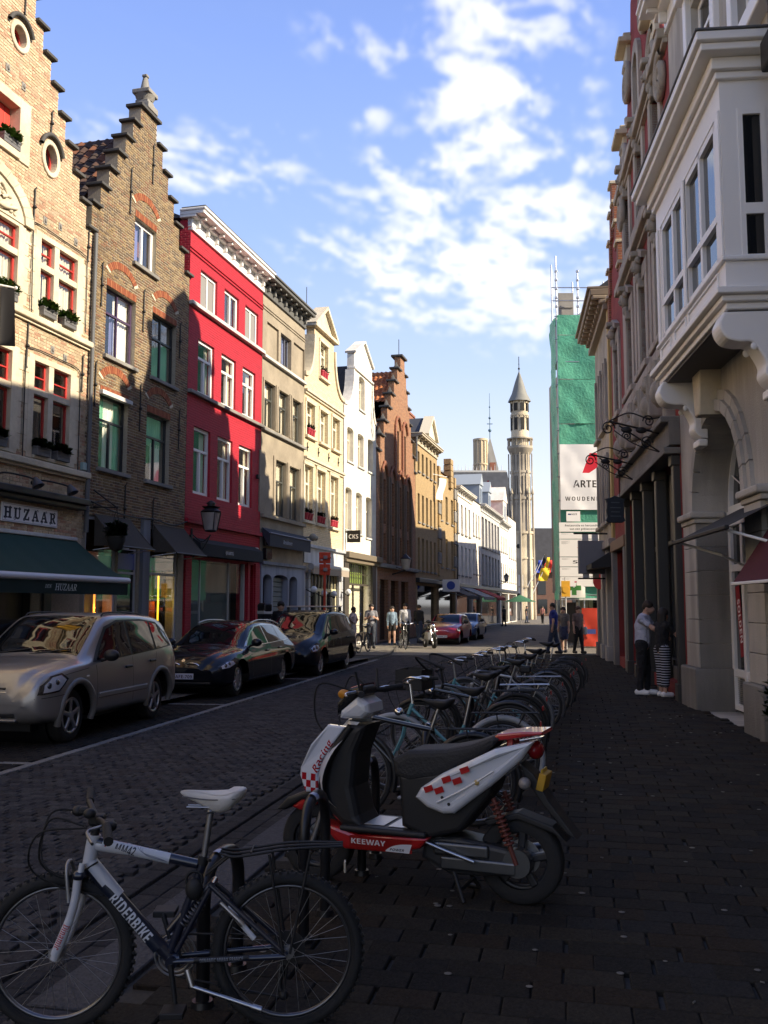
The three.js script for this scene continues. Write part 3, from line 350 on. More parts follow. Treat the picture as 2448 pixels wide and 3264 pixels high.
{
  const B = thing('red_house', 'bright red painted house with white bracketed cornice and three rows of white windows', 'house');
  const x0 = 25.46, x1 = 30.78, R1 = [[26.14, 1.1], [27.76, 1.06], [29.33, 1.08]], R2 = [[26.06, 1.05], [27.62, 1.05], [29.2, 1.03]], R3 = [[25.9, 1.06], [27.45, 1.06], [29.0, 1.06]];
  const O = [...R1.map(([x, w]) => [x, 10.0, w, 1.05]), ...R2.map(([x, w]) => [x, 7.55, w, 1.52]), ...R3.map(([x, w]) => [x, 4.76, w, 1.84])];
  wall(B, [[x0, 0], [x1, 0], [x1, 12.2], [x0, 12.2]], [...O.map((q) => hole(...q)), hole(25.85, .05, 3.85, 2.95), hole(29.95, .05, .35, 2.95)], paintedRed); body(B, x0, x1, 12.1, paintedRed); streetRoof(B, x0, x1, 12.3, 14.2, M.slate, { z: -.2 });
  O.forEach((q, i) => win(B, ...q, { fm: M.whitePaint, f: .085, d: .07, z: -.07, rows: i < 3 ? [] : [.66], topPlain: i >= 3, gm: i === 0 || i === 2 ? M.glass : M.pane, curtain: i > 2 ? [[.03, .3, 0, .95, i % 2 ? M.curtainW : M.curtain], [.72, .97, 0, .95, M.curtain]] : null }));
  for (const i of [0, 2]) add(B, 'blind', bx(R1[i][0] + .1, R1[i][0] + R1[i][1] - .1, 10.1, 10.95, -.098, -.094), mat([.23, .22, .21], .7));
  add(B, 'sill_band', rb(x0 - .02, x1, 9.84, 9.95, -.05, .13, .015, 1), M.offWhite); add(B, 'sill_band', rb(x0, x1, 7.42, 7.52, -.05, .12, .015, 1), M.stoneGrey); add(B, 'sill_band', rb(x0, x1, 3.92, 4.05, -.05, .1, .015, 1), paintedRed);
  for (const y of [11.32, 11.42]) add(B, 'moulding', rb(x0, x1, y, y + .035, -.02, .035, .01, 1), paintedRed);
  bracketCornice(B, x0, x1, 11.9, M.whitePaint, 9, {}); add(B, 'gutter', rb(x0 - .08, x1, 12.5, 12.54, -.25, .46, .01, 1), M.lead);
  for (const [x, y] of [[30.42, 5.8], [25.75, 3.55]]) add(B, 'alarm_box', rb(x - .05, x + .05, y - .07, y + .07, .01, .09, .02, 1), M.black);
  // shop
  add(B, 'shop_pilaster', [rb(25.48, 25.84, 0, 3.05, -.02, .05, .01, 1), rb(30.35, 30.72, 0, 3.05, -.02, .05, .01, 1), rb(29.74, 29.92, 0, 3.05, -.02, .05, .01, 1)], paintedRed);
  const F = add(B, 'shop_frame', [bx(25.85, 29.7, .05, .3, -.14, -.04), bx(29.6, 29.7, .3, 3, -.14, -.04), bx(26.62, 26.66, .3, 3, -.12, -.08), bx(28.56, 28.6, .3, 3, -.12, -.08)], mat([.38, .39, .38], .5));
  for (const [a, b] of [[25.86, 26.62], [26.66, 28.56], [28.6, 29.6]]) add(F, 'pane', bx(a, b, .3, 3, -.11, -.1), M.pane);
  add(B, 'display_screen', [bx(26.66, 29.6, .3, 2.95, -.5, -.46)], mat([.13, .17, .165], .9)); add(B, 'shop_door', bx(29.96, 30.3, .05, 2.95, -.2, -.16), mat([.06, .008, .012], .5));
  add(B, 'alarm_box', rb(30.22, 30.42, 3.25, 3.55, .02, .12, .02, 1), M.offWhite);
  settleL(B, (x0 + x1) / 2);
}
{ // black box awning with small script
  const b = thing('shop_sign', 'black fabric box sign with small white lettering under the red facade', 'sign', atL(28.0, 0, 3.08), yawL);
  add(b, 'box', [prismX(-2.2, 2.3, [[.05, 0], [.32, 0], [.30, .33], [.05, .48]])], mat([.016, .017, .02], .85, { map: TX.fine }));
  add(b, 'lettering', sheet(.62, .17).translate(-.3, .15, .325), textMat(256, 72, '#0a0b10', '#c3cad6', [['QUARTEL', 128, 38, 'bold 48px serif']]), { uv: true });
}
{ // lantern
  const b = thing('street_lantern', 'tapered black lantern on scrolled wall bracket before the red house', 'lamp', atL(25.95, .52, 3.75), yawL);
  add(b, 'bracket', [tube([[-.1, -.75, -.5], [-.05, -.5, -.2], [0, -.12, 0]], .022, 20, 6), tube([[-.1, -.1, -.5], [0, -.3, -.25], [0, -.18, -.05]], .016, 20, 6), tube(Array.from({ length: 14 }, (_, i) => [-.05, -.5 + .1 * (1 - i / 16) * sin(i * .7), -.3 + .1 * (1 - i / 16) * cos(i * .7)]), .012, 40, 5), rod([-.1, -.85, -.5], [-.1, .05, -.5], .03)], M.iron);
  add(b, 'lantern_frame', [new THREE.CylinderGeometry(.27, .05, .14, 4, 1).rotateY(PI / 4).translate(0, .56, 0), new THREE.CylinderGeometry(.29, .27, .03, 4).rotateY(PI / 4).translate(0, .48, 0), ...[0, 1, 2, 3].map((i) => rod([.13 * (i & 1 ? 1 : -1), 0, .13 * (i & 2 ? 1 : -1)], [.2 * (i & 1 ? 1 : -1), .48, .2 * (i & 2 ? 1 : -1)], .012)), lathe([[0, -.06], [.14, -.04], [.16, 0], [0, 0]], 12), lathe([[.12, .6], [.1, .68], [.13, .72], [.06, .78], [0, .8]], 12), lathe([[.27, .5], [.2, .56], [.11, .62]], 12)], M.iron);
  add(b, 'lantern_glass', [new THREE.CylinderGeometry(.27, .17, .46, 4, 1, true).rotateY(PI / 4).translate(0, .24, 0)], mat([.55, .52, .5], .4, { transmission: .4, thickness: 0 }));
}
// ---------- beige house ----------
const beige = wallM([.34, .29, .215], {});
{
  const B = thing('beige_house', 'beige plastered house with dark cornice, two blind windows and blue stone shop arches', 'house');
  const x0 = 30.8, x1 = 34.98, O = [[32.48, 9.98, 1.07, 1.09], [30.98, 7.56, 1.06, 1.52], [32.32, 7.56, 1.04, 1.5], [33.68, 7.5, 1.0, 1.56], [30.74, 4.72, 1.12, 1.94], [32.1, 4.72, 1.08, 1.9], [33.44, 4.72, 1.1, 1.88]], N = [[31.2, 9.98, 1.08, 1.1], [33.8, 9.98, 1.16, 1.12]];
  wall(B, [[x0, 3.1], [x1, 3.1], [x1, 12.2], [x0, 12.2]], [...O, ...N].map((q) => hole(...q)), beige); body(B, x0, x1, 12.1, beige); streetRoof(B, x0, x1, 12.3, 14, M.slate, { z: -.2 });
  for (const [x, y, w, h] of N) add(B, 'blind_niche', bx(x, x + w, y, y + h, -.2, -.07), beige);
  O.forEach((q, i) => win(B, ...q, { fm: i ? M.greyFrame : mat([.12, .13, .16], .5), f: .07, z: -.13, rows: i ? [.64] : [], cols: i ? [.5] : [.34, .67], topPlain: !!i, gm: M.pane, curtain: [[.04, .96, i ? .05 : 0, .97, i ? M.curtain : M.curtainB]] }));
  for (const y of [9.78, 7.38]) add(B, 'sill_band', rb(x0, x1, y, y + .1, -.05, .12, .015, 1), y > 8 ? M.offWhite : M.stoneGrey); add(B, 'sill_band', rb(x0, x1, 4.56, 4.68, -.05, .12, .015, 1), beige);
  for (const q of [...O.slice(1)]) { const y = q[1] + q[3]; for (const e of [q[0] - .12, q[0] + q[2] + .02]) add(B, 'pilaster_strip', rb(e, e + .09, q[1], y + .05, -.02, .04, .008, 1), beige); }
  for (const y of [11.4, 11.5]) add(B, 'moulding', rb(x0, x1, y, y + .04, -.02, .03, .008, 1), beige);
  bracketCornice(B, x0, x1, 11.88, mat([.10, .10, .095], .7), 8, { bm: mat([.20, .20, .19], .7) });
  // blue stone front with three segment arches
  const A = [[30.95, .5, .78, 2.25], [31.86, .05, 1.4, 2.72], [33.42, .5, .8, 2.25]];
  wall(B, [[x0, 0], [x1, 0], [x1, 3.05], [x0, 3.05]], A.map(([x, y, w, h]) => archPts(x, y, w, h, .16)), mat([.30, .33, .40], .8, { map: TX.stain, bumpMap: TX.fineB, bumpScale: .003 }), { name: 'stone_front', z: .06 });
  add(B, 'stone_band', rb(x0, x1, 3.05, 3.16, -.1, .14, .02, 1), M.blueStone);
  for (const i of [0, 2]) { const [x, y, w, h] = A[i]; const f = add(B, 'shop_window', ext(archPts(x, y, w, h, .16), .02).translate(0, 0, -.22), M.shop); }
  for (let i = 0; i < 16; i++) add(B, 'shutter_slat', rb(31.86, 33.26, .06 + i * .165, .06 + i * .165 + .155, -.2, -.14, .03, 1), mat([.17, .20, .20], .5));
  add(B, 'meter_box', [rb(31.0, 31.55, 3.65, 4.1, .01, .14, .03, 1), rb(31.0, 31.5, 3.22, 3.58, .01, .16, .03, 1)], M.blackGloss);
  settleL(B, (x0 + x1) / 2);
}
{
  const b = thing('shop_sign', 'navy canopy sign with pale script above the blue stone arches', 'sign', atL(32.9, 0, 3.62), yawL);
  add(b, 'canopy', prismX(-2.0, 2.05, [[.03, .62], [.3, .42], [.3, .02], [.26, .02], [.03, .4]]), mat([.03, .036, .055], .8, { map: TX.fine })); add(b, 'canopy_edge', rb(-2.0, 2.05, .42, .46, .26, .33, .01, 1), mat([.25, .27, .36], .6));
  add(b, 'lettering', sheet(1.0, .26).translate(-.35, .22, .304), textMat(384, 100, '#0c0e16', '#97a0b4', [['Residence', 192, 52, 'italic bold 66px serif']]), { uv: true });
}
// ---------- cream brick house with neck gable ----------
const creamBrick = brickWall([.70, .56, .34], [.58, .46, .28], [.66, .58, .44], 31);
function neckGable(x0, x1, yE, cx, hw, yN, ped) { const p = [[x0, 0], [x1, 0], [x1, yE - .9]]; for (let i = 0; i <= 10; i++) { const t = i / 10; p.push([mix(x1, cx + hw, sin(t * PI / 2) ** .8), mix(yE, yN, 1 - cos(t * PI / 2))]); } p.push(...ped); for (let i = 10; i >= 0; i--) { const t = i / 10; p.push([mix(x0, cx - hw, sin(t * PI / 2) ** .8), mix(yE, yN, 1 - cos(t * PI / 2))]); } p.push([x0, yE - .9]); return p; }
const curve = (pts, w, z0, z1) => { const o = [], n = pts.length; for (let i = 0; i < n - 1; i++) { const [a, b] = pts[i], [c, d] = pts[i + 1], l = Math.hypot(c - a, d - b) || 1, nx = -(d - b) / l * w, ny = (c - a) / l * w; o.push(ext([[a, b], [c, d], [c + nx, d + ny], [a + nx, b + ny]], z1 - z0).translate(0, 0, z0)); } return o; };
{
  const B = thing('cream_house', 'cream brick house with curved neck gable, small pediment and red flower pots', 'house');
  const x0 = 35.0, x1 = 39.95, O = [[36.76, 10.56, 1.0, 1.38], [35.2, 8.0, .95, 1.25], [36.8, 8.0, .98, 1.26], [38.4, 8.0, .98, 1.3], [34.98 + .04, 4.84, .95, 2.05], [36.48, 4.84, 1.02, 2.05], [38.15, 4.84, 1.05, 2.05]];
  const ped = [[38.62, 12.38], [36.08, 12.38]];
  const ol = neckGable(x0, x1, 10.2, 37.35, 1.24, 12.0, ped);
  wall(B, ol, [...O.map((q) => hole(...q)), hole(35.25, .1, 4.4, 2.85)], creamBrick); body(B, x0, x1, 9.6, creamBrick); gableRoof(B, x0 + .2, x1 - .2, 9.6, 12.2, mat([.05, .04, .04], .8), {});
  add(B, 'gable_trim', [...curve(ol.filter(([x, y]) => y >= 10.19 && y < 12.3 && x > 37.4), -.16, -.34, .07), ...curve(ol.filter(([x, y]) => y >= 10.19 && y < 12.3 && x < 37.3), -.16, -.34, .07)], M.stoneCream);
  add(B, 'pediment', [ext([[35.95, 12.45], [38.75, 12.45], [37.35, 13.45]], .3).translate(0, 0, -.3), ...curve([[38.85, 12.45], [37.35, 13.5], [35.85, 12.45]], .12, -.4, .16), rb(35.88, 38.82, 12.32, 12.46, -.36, .16, .02, 1)], M.stoneCream); add(B, 'finial_rod', rod([36.9, 13.3, -.6], [36.9, 14.2, -.6], .015), M.iron);
  O.forEach((q, i) => win(B, ...q, { fm: mat([.62, .58, .46], .6), f: .09, z: -.12, rows: [.68], topPlain: true, gm: M.pane, curtain: [[.06, .94, 0, .98, i % 2 ? M.curtain : M.curtainW]] }));
  for (const q of O) add(B, 'window_surround', [rb(q[0] - .11, q[0], q[1], q[1] + q[3], -.02, .04, .01, 1), rb(q[0] + q[2], q[0] + q[2] + .11, q[1], q[1] + q[3], -.02, .04, .01, 1), rb(q[0] - .11, q[0] + q[2] + .11, q[1] + q[3], q[1] + q[3] + .13, -.02, .06, .01, 1), rb(q[0] - .12, q[0] + q[2] + .12, q[1] - .1, q[1], -.05, .12, .01, 1)], M.stoneCream);
  for (const y of [9.6, 7.1]) add(B, 'string_course', [rb(x0, x1, y, y + .1, -.05, .13, .02, 1), rb(x0, x1, y - .08, y, -.05, .07, .02, 1)], M.stoneCream);
  for (const x of [35.3, 36.6, 37.9, 39.2]) anchor(B, x, 7.4, 7.7);
  // white shop front
  add(B, 'shop_fascia', [rb(x0, x1, 3.3, 3.92, -.1, .05, .01, 1), rb(x0, x1, 3.86, 3.98, -.1, .16, .02, 1)], mat([.55, .57, .60], .6, { map: TX.stain }));
  for (const x of [35.02, 35.6, 39.45, 39.75]) add(B, 'tiled_pier', Array.from({ length: 9 }, (_, i) => rb(x, x + .22, .1 + i * .33, .1 + i * .33 + .32, -.1, .02, .01, 1)), mat([.42, .44, .48], .4));
  const cr = mat([.60, .55, .36], .5); const F = add(B, 'shop_frame', [rb(35.85, 39.4, 2.28, 2.4, -.2, -.1, .01, 1), ...[35.85, 36.9, 37.35, 38.05, 39.3].map((x) => rb(x, x + .1, .1, 2.3, -.2, -.1, .01, 1)), ...Array.from({ length: 9 }, (_, i) => rb(35.95 + i * .42, 35.99 + i * .42, 2.4, 2.92, -.19, -.12, .005, 1)), rb(35.85, 39.4, .05, .6, -.2, -.1, .01, 1)], cr); add(F, 'pane', bx(35.9, 39.35, .6, 2.92, -.165, -.16), M.shop);
  add(B, 'shop_lintel', bx(35.25, 39.65, 2.95, 3.3, -.2, -.02), M.offWhite);
  settleL(B, (x0 + x1) / 2);
}
{
  const b = thing('awning', 'rolled pale awning above the cream shop front with globe lamps', 'awning', atL(37.4, 0, 3.05), yawL); add(b, 'roller', rod([-2.25, .12, .25], [2.35, .12, .25], .11, .11, 14), mat([.40, .38, .35], .8)); add(b, 'valance', bx(-2.25, 2.35, -.16, .06, .33, .345), mat([.30, .25, .2], .9));
}
for (const [s, z, y, l] of [[35.3, .32, 2.33, 'white globe lamp at left pier of the cream shop front'], [36.5, .32, 2.2, 'white globe lamp left of the orange sign pole'], [37.75, .32, 2.2, 'white globe lamp right of the orange sign pole'], [39.72, .32, 2.3, 'white globe lamp on the pier beside the white shop']]) { const b = thing('globe_lamp', l, 'lamp', atL(s, z, y), yawL, 'globe lamps of the cream shop'); add(b, 'globe', ball(0, 0, 0, .12), mat([.8, .8, .78], .3)); add(b, 'arm', [rod([0, 0, -.3], [0, -.1, -.1], .02), rod([0, -.1, -.1], [0, -.1, 0], .018), ball(0, -.12, 0, .06)], M.iron); }
for (const [s, y, w, l] of [[37.26, 10.6, .8, 'sill of the neck gable window'], [35.67, 8.04, .8, 'left middle sill of the cream house'], [35.5, 4.88, .8, 'lowest left sill of the cream house'], [37.0, 4.88, .8, 'lowest middle sill of the cream house'], [38.67, 4.88, .85, 'lowest right sill of the cream house']]) for (let i = 0; i < 3; i++) { const R = rng(s * 9 + i), b = thing('flower_pot', `${['left', 'middle', 'right'][i]} of three small red pots on ${l}`, 'plant pot', atL(s + (i - 1) * w / 3, .02, y), yawL, `pots on ${l}`); add(b, 'pot', lathe([[.06, 0], [.1, .2], [.115, .2], [.115, .24], [.09, .24]], 12), mat([.38, .03, .05], .5)); add(b, 'foliage', blades(R, 60, (r) => [(r() - .5) * .22, .22 + r() * .14, (r() - .5) * .18], .09, 1), mat([.09, .10, .07], .8)); }
// ---------- white house with neck gable ----------
const whiteWall = wallM([.78, .74, .66], { bumpScale: .003 });
{
  const B = thing('white_house', 'sunlit white plastered house with curved neck gable above a dark framed shop', 'house');
  const x0 = 40.0, x1 = 45.4, O = [[42.4, 10.45, .96, 1.52], [40.57, 7.86, .97, 1.48], [42.22, 7.86, .98, 1.48], [43.9, 7.86, .95, 1.52], [40.33, 4.92, .96, 1.8], [41.96, 4.88, .97, 1.8], [43.6, 4.8, 1.02, 1.86]];
  const ol = neckGable(x0 + .1, x1, 10.2, 43.1, 1.52, 12.0, [[44.62, 12.9], [43.15, 13.7], [41.62, 12.9]]);
  wall(B, ol, [...O.map((q) => archPts(...q, .1)), hole(40.55, .2, 3.85, 3.38)], whiteWall); body(B, x0, x1, 9.4, whiteWall); gableRoof(B, x0 + .15, x1 - .15, 9.5, 12.6, mat([.035, .028, .026], .85, { map: TX.mottle, bumpMap: TX.mottleB, bumpScale: .03 }), { c: 43.1 });
  add(B, 'gable_trim', [...curve(ol.filter(([x, y]) => y >= 10.19 && y < 12.2 && x > 43.2), -.14, -.36, .05), ...curve(ol.filter(([x, y]) => y >= 10.19 && y < 12.2 && x < 43), -.14, -.36, .05), ...curve([[44.75, 12.85], [43.15, 13.72], [41.5, 12.85]], .1, -.4, .1), rb(41.5, 44.72, 12.05, 12.15, -.3, .08, .02, 1)], whiteWall);
  O.forEach((q) => { win(B, ...q, { fm: mat([.62, .57, .45], .6), f: .07, z: -.2, rows: [.66], cols: [], gm: M.pane, curtain: [[.03, .97, 0, 1, M.curtain]] }); add(B, 'sill', rb(q[0] - .06, q[0] + q[2] + .06, q[1] - .08, q[1], -.2, .07, .01, 1), M.offWhite); });
  const dk = mat([.06, .05, .04], .5); add(B, 'shop_cornice', [rb(x0, x1 + .2, 3.72, 3.98, -.1, .3, .03, 1), rb(x0, x1, 3.55, 3.72, -.1, .18, .02, 1)], mat([.16, .13, .09], .6));
  add(B, 'shop_pier', rb(x0, 40.6, 0, 3.6, -.1, .1, .01, 1), dk); add(B, 'shop_pier', rb(44.4, 45.1, 0, 3.6, -.1, .1, .01, 1), dk); add(B, 'stone_pier', rb(45.12, 45.4, 0, 3.6, -.1, .06, .01, 1), M.offWhite);
  const F = add(B, 'shop_frame', [bx(40.6, 44.4, 2.62, 2.7, -.2, -.1), ...Array.from({ length: 13 }, (_, i) => bx(40.6 + i * .3, 40.63 + i * .3, 2.7, 3.55, -.18, -.14)), bx(40.6, 44.4, 3.1, 3.13, -.18, -.14), bx(40.6, 44.4, .2, .55, -.2, -.08), bx(42.0, 42.06, .55, 2.65, -.19, -.11)], dk); add(F, 'pane', bx(40.6, 44.4, .55, 2.62, -.165, -.16), M.pane); add(F, 'pane', bx(40.6, 44.4, 2.7, 3.55, -.165, -.16), M.pane);
  add(B, 'shop_interior', bx(40.6, 44.4, .2, 2.66, -.56, -.5), mat([.85, .80, .60], .9)); add(B, 'green_valance', bx(40.6, 44.4, 2.7, 3.55, -.42, -.4), mat([.28, .42, .04], .9));
  settleL(B, 43);
}
{ const f = textMat(256, 224, '#171310', '#f2efe8', [['CKS', 128, 116, 'bold 112px sans-serif']]);
  const b = thing('blade_sign', 'square black projecting sign with white capitals on the white house', 'sign', atL(40.35, .08, 4.36), yawL); add(b, 'panel', bx(-.04, .04, 0, .5, 0, .56), M.black); add(b, 'lettering', sheet(.56, .5).rotateY(-PI / 2).translate(-.043, .25, .28), f, { uv: true }); add(b, 'arm', rod([0, .42, -.1], [0, .42, 0], .02), M.iron); }
// ---------- tall gothic brick house ----------
const gothicBrick = brickWall([.24, .10, .045], [.34, .15, .065], [.30, .25, .18], 41), darkBrick = brickWall([.13, .08, .05], [.18, .11, .06], [.15, .13, .1], 42), yellowBrick = brickWall([.42, .29, .13], [.34, .23, .10], [.38, .31, .2], 43), redBrick = brickWall([.26, .08, .045], [.32, .11, .05], [.3, .24, .18], 44);
{
  const B = thing('gothic_house', 'tall dark brick gothic house with stepped gable and orange pantiled roof', 'house');
  const c = 51.0, hl = 5.55, hr = 3.15, y0 = 9.1, n = 7, rise = .83, rl = .72, rr = .38; const cols = [46.5, 48.2, 49.9, 51.6], O = [];
  for (const x of cols) { O.push([x, 3.95, .8, 1.3], [x, 5.7, .8, 2.2]); } O.push([49.4, 8.6, .75, 2.2], [51.0, 8.6, .75, 2.2]);
  const half = (sd, run) => { const R = [[c + sd * (sd > 0 ? hr : hl), 0], [c + sd * (sd > 0 ? hr : hl), y0]]; for (let i = 1; i <= n; i++) { const h = (sd > 0 ? hr : hl) - run * i; R.push([c + sd * h, y0 + rise * (i - 1)], [c + sd * h, y0 + rise * i]); } return R; };
  wall(B, [...half(1, rr), ...half(-1, rl).reverse()], [...O.map((q) => hole(...q)), ...[46.1, 48.3, 50.6].map((x) => hole(x, .1, 1.7, 2.9))], gothicBrick); body(B, c - hl, c + hr, 9.0, darkBrick);
  add(B, 'coping', rb(c - .6, c + .6, y0 + rise * n, y0 + rise * n + .12, -.5, .14, .02, 1), M.coping);
  for (let i = 0; i < n; i++) for (const sd of [1, -1]) { const H = sd > 0 ? hr : hl, run = sd > 0 ? rr : rl, a = c + sd * (H - run * i + .1), b = c + sd * (H - run * (i + 1)), y = y0 + rise * i; add(B, 'coping', [rb(min(a, b), max(a, b), y, y + .1, -.42, .12, .02, 1), tf(new THREE.ConeGeometry(.2, .36, 4), [(a + b) / 2, y + .28, -.12], [0, PI / 4, 0])], M.coping); }
  O.forEach((q) => win(B, ...q, { fm: mat([.4, .4, .38], .6), f: .06, z: -.2, rows: [.6], cols: [.5] }));
  for (const x of cols) for (const [y, h] of [[8.05, .5]]) { const p = []; for (let i = 0; i <= 12; i++) { const t = i / 12; p.push([x + .4 + (t - .5) * 1.3, y + .55 * sin(t * PI) ** .7 + (abs(t - .5) < .09 ? .12 : 0), .07]); } add(B, 'arch_mould', tube(p, .07, 30, 6), redBrick); for (const e of [x - .38, x + .96]) add(B, 'pier', rb(e, e + .22, 3.8, 8.1, -.02, .13, .02, 1), darkBrick); }
  for (const x of [49.77, 51.38]) { const p = []; for (let i = 0; i <= 12; i++) { const t = i / 12; p.push([x + (t - .5) * 1.2, 10.9 + .6 * sin(t * PI) ** .7, .06]); } add(B, 'arch_mould', tube(p, .08, 30, 6), redBrick); add(B, 'pier', rb(x - .72, x - .52, 8.4, 11, -.02, .12, .02, 1), redBrick); }
  add(B, 'string_course', rb(c - hl, c + hr, 3.55, 3.75, -.05, .2, .03, 1), M.stoneGrey); add(B, 'shopfront', [...[46.1, 48.3, 50.6].map((x) => bx(x, x + 1.7, .1, 3, -.25, -.2))], M.shop);
  add(B, 'gable_rod', rod([c, 14.9, -.2], [c, 16.0, -.2], .02), M.iron);
  tileRoof(B, { x: c - hl, y: 9.0, run: 5.55, rise: 5.3, z0: -.45, z1: -8.6, side: -1, c: [[.42, .13, .04], [.36, .105, .035], [.47, .16, .05], [.30, .09, .035]], seed: 8, parts: 300 });
  add(B, 'roof', ext([[c - hl, 8.95], [c + hr, 8.95], [c, 14.25]], 8.4).translate(0, 0, -8.9), mat([.25, .08, .03], .9));
  settleL(B, c);
}
// ---------- further houses of the row ----------
function rowHouse(o) {
  const B = thing(o.name, o.label, 'house'), O = []; for (const [y, h, n, a = .2] of o.rows) for (let i = 0; i < n; i++) { const p = (o.x1 - o.x0 - .5) / n; O.push([o.x0 + .25 + p * (i + a), y, p * (1 - 2 * a), h]); }
  wall(B, o.outline ?? rect(o.x0, 0, o.x1 - o.x0, o.y), [...O.map((q) => hole(...q)), hole(o.x0 + .4, .1, o.x1 - o.x0 - .8, 2.8)], o.m); body(B, o.x0, o.x1, o.y - .05, o.m);
  O.forEach((q) => { win(B, ...q, { fm: o.fm ?? M.whitePaint, f: .07, z: -.16, rows: [.66], topPlain: true }); add(B, 'sill', rb(q[0] - .06, q[0] + q[2] + .06, q[1] - .09, q[1], -.1, .09, .01, 1), o.sm ?? M.stoneGrey); });
  add(B, 'shopfront', bx(o.x0 + .4, o.x1 - .4, .1, 2.9, -.22, -.18), M.shop); add(B, 'shop_cornice', rb(o.x0, o.x1, 3.05, 3.3, -.05, .22, .03, 1), o.fm2 ?? M.darkFrame);
  if (o.cornice) bracketCornice(B, o.x0, o.x1, o.y - .4, o.cornice, max(3, Math.round((o.x1 - o.x0) / .9)), {});
  if (o.roof) streetRoof(B, o.x0, o.x1, o.y + .1, o.y + o.roof[0], o.roof[1], { z: .05 });
  if (o.more) o.more(B); settleL(B, (o.x0 + o.x1) / 2); return B;
}
const tileM = mat([.36, .11, .04], .85, { map: TX.mottle, bumpMap: rep(dtex(256, (u, v) => abs(sin(u * PI * 8)), false), 2, 2), bumpScale: .05 }), slateM = M.slate;
const pedimentOn = (B, c, w, y, h, m) => add(B, 'pediment', [ext([[c - w, y], [c + w, y], [c, y + h]], .35).translate(0, 0, -.3), ...curve([[c + w + .1, y], [c, y + h + .06], [c - w - .1, y]], .14, -.4, .22)], m);
const chimney = (B, x, z, y0, y1, w, m, pots = 2) => { const b = add(B, 'chimney', [bx(x - w / 2, x + w / 2, y0, y1, z - .35, z + .35), rb(x - w / 2 - .06, x + w / 2 + .06, y1, y1 + .14, z - .41, z + .41, .02, 1)], m); for (let i = 0; i < pots; i++) { const px = x + (i - (pots - 1) / 2) * w / max(pots, 1.5); add(b, 'chimney_pot', rod([px, y1 + .14, z], [px, y1 + .7, z], .12, .1, 10), mat([.25, .08, .05], .8)); } };
rowHouse({ name: 'yellow_house', label: 'yellow brick house with pedimented roofline beyond the gothic gable', x0: 54.2, x1: 60.6, y: 11.3, m: yellowBrick, cornice: mat([.45, .40, .30], .7), rows: [[9.4, 1.15, 5, .27], [6.5, 1.62, 5, .27], [3.75, 1.85, 5, .27]], fm: mat([.25, .22, .17], .6), more: (B) => { pedimentOn(B, 58.6, 1.5, 11.95, 1.3, mat([.6, .55, .42], .7)); gableRoof(B, 57.0, 60.2, 11.6, 13.2, slateM, { z1: -.35 }); chimney(B, 54.4, -1.2, 11, 13.4, .8, yellowBrick, 0); add(B, 'downpipe', rod([53.95, 9.8, .12], [53.95, 11.2, .12], .06), M.lead); } });
{ const b = thing('banner', 'white cloth banner bulging from the yellow brick house', 'flag', atL(59.6, .1, 8.1), yawL); const g = new THREE.PlaneGeometry(.6, 1.3, 8, 10), p = g.attributes.position; for (let i = 0; i < p.count; i++) p.setZ(i, .35 + p.getX(i) * .5 + .12 * sin(p.getY(i) * 3)); g.computeVertexNormals(); add(b, 'cloth', g.translate(0, .8, 0), mat([.78, .76, .7], .9, { side: THREE.DoubleSide })); add(b, 'pole', rod([-.4, 1.7, -.1], [.45, 1.6, .65], .02), M.whitePaint); }
rowHouse({ name: 'quoined_house', label: 'narrow ochre house with stone quoins between yellow house and white houses', x0: 60.6, x1: 67.2, y: 10.2, m: yellowBrick, rows: [[7.2, 1.7, 3, .3], [4.2, 1.9, 3, .3]], roof: [3.0, mat([.15, .07, .04], .9)], more: (B) => { for (const x of [60.7, 66.5]) for (let i = 0; i < 9; i++) add(B, 'quoin_stone', rb(x, x + .55 + (i % 2) * .2, 3.6 + i * .78, 4.3 + i * .78, -.1, .12, .02, 1), i % 2 ? M.stoneGrey : yellowBrick); add(B, 'step_pier', Array.from({ length: 5 }, (_, i) => rb(64.6 - i * .02, 65.5, 9.6 + i * .4, 9.97 + i * .4, -.3, .2, .02, 1)), yellowBrick); chimney(B, 61.6, -2.2, 11, 14.0, 1.7, redBrick, 4); chimney(B, 65.0, -3, 11, 13.2, .8, redBrick, 1); chimney(B, 66.6, -3.4, 11, 13.0, .9, redBrick, 1); } });
rowHouse({ name: 'white_cornice_house', label: 'white house with red tiled mansard roof, first of the far white houses', x0: 67.2, x1: 74.6, y: 9.9, m: whiteWall, cornice: whiteWall, rows: [[6.9, 2.1, 4, .28], [3.9, 2.1, 4, .28]], roof: [3.2, tileM], more: (B) => { chimney(B, 68.5, -3, 11, 13.4, .7, redBrick, 2); chimney(B, 73.8, -3.4, 11.5, 13.9, .8, mat([.3, .24, .16], .9), 1); add(B, 'downpipe', rod([67.3, 3.3, .1], [67.3, 9.6, .1], .06), M.iron); } });
rowHouse({ name: 'white_narrow_house', label: 'narrow white house with sash windows beyond the red mansard roof', x0: 74.6, x1: 79.4, y: 9.9, m: whiteWall, rows: [[7.2, 1.8, 3, .28], [4.2, 1.9, 3, .28]], roof: [3.6, slateM], more: (B) => { add(B, 'gable_verge', [...curve([[76.2, 13.8], [79.6, 10.6]], .25, -4, -3.6), ...curve([[76.2, 13.9], [75.6, 13.2]], .2, -4, -3.6)], M.whitePaint); add(B, 'party_gable', ext([[74.8, 9.9], [79.6, 10.2], [76.2, 13.7]], .4).translate(0, 0, -4.1), darkBrick); chimney(B, 76.2, -4, 13, 14.6, .7, M.whitePaint, 0); } });
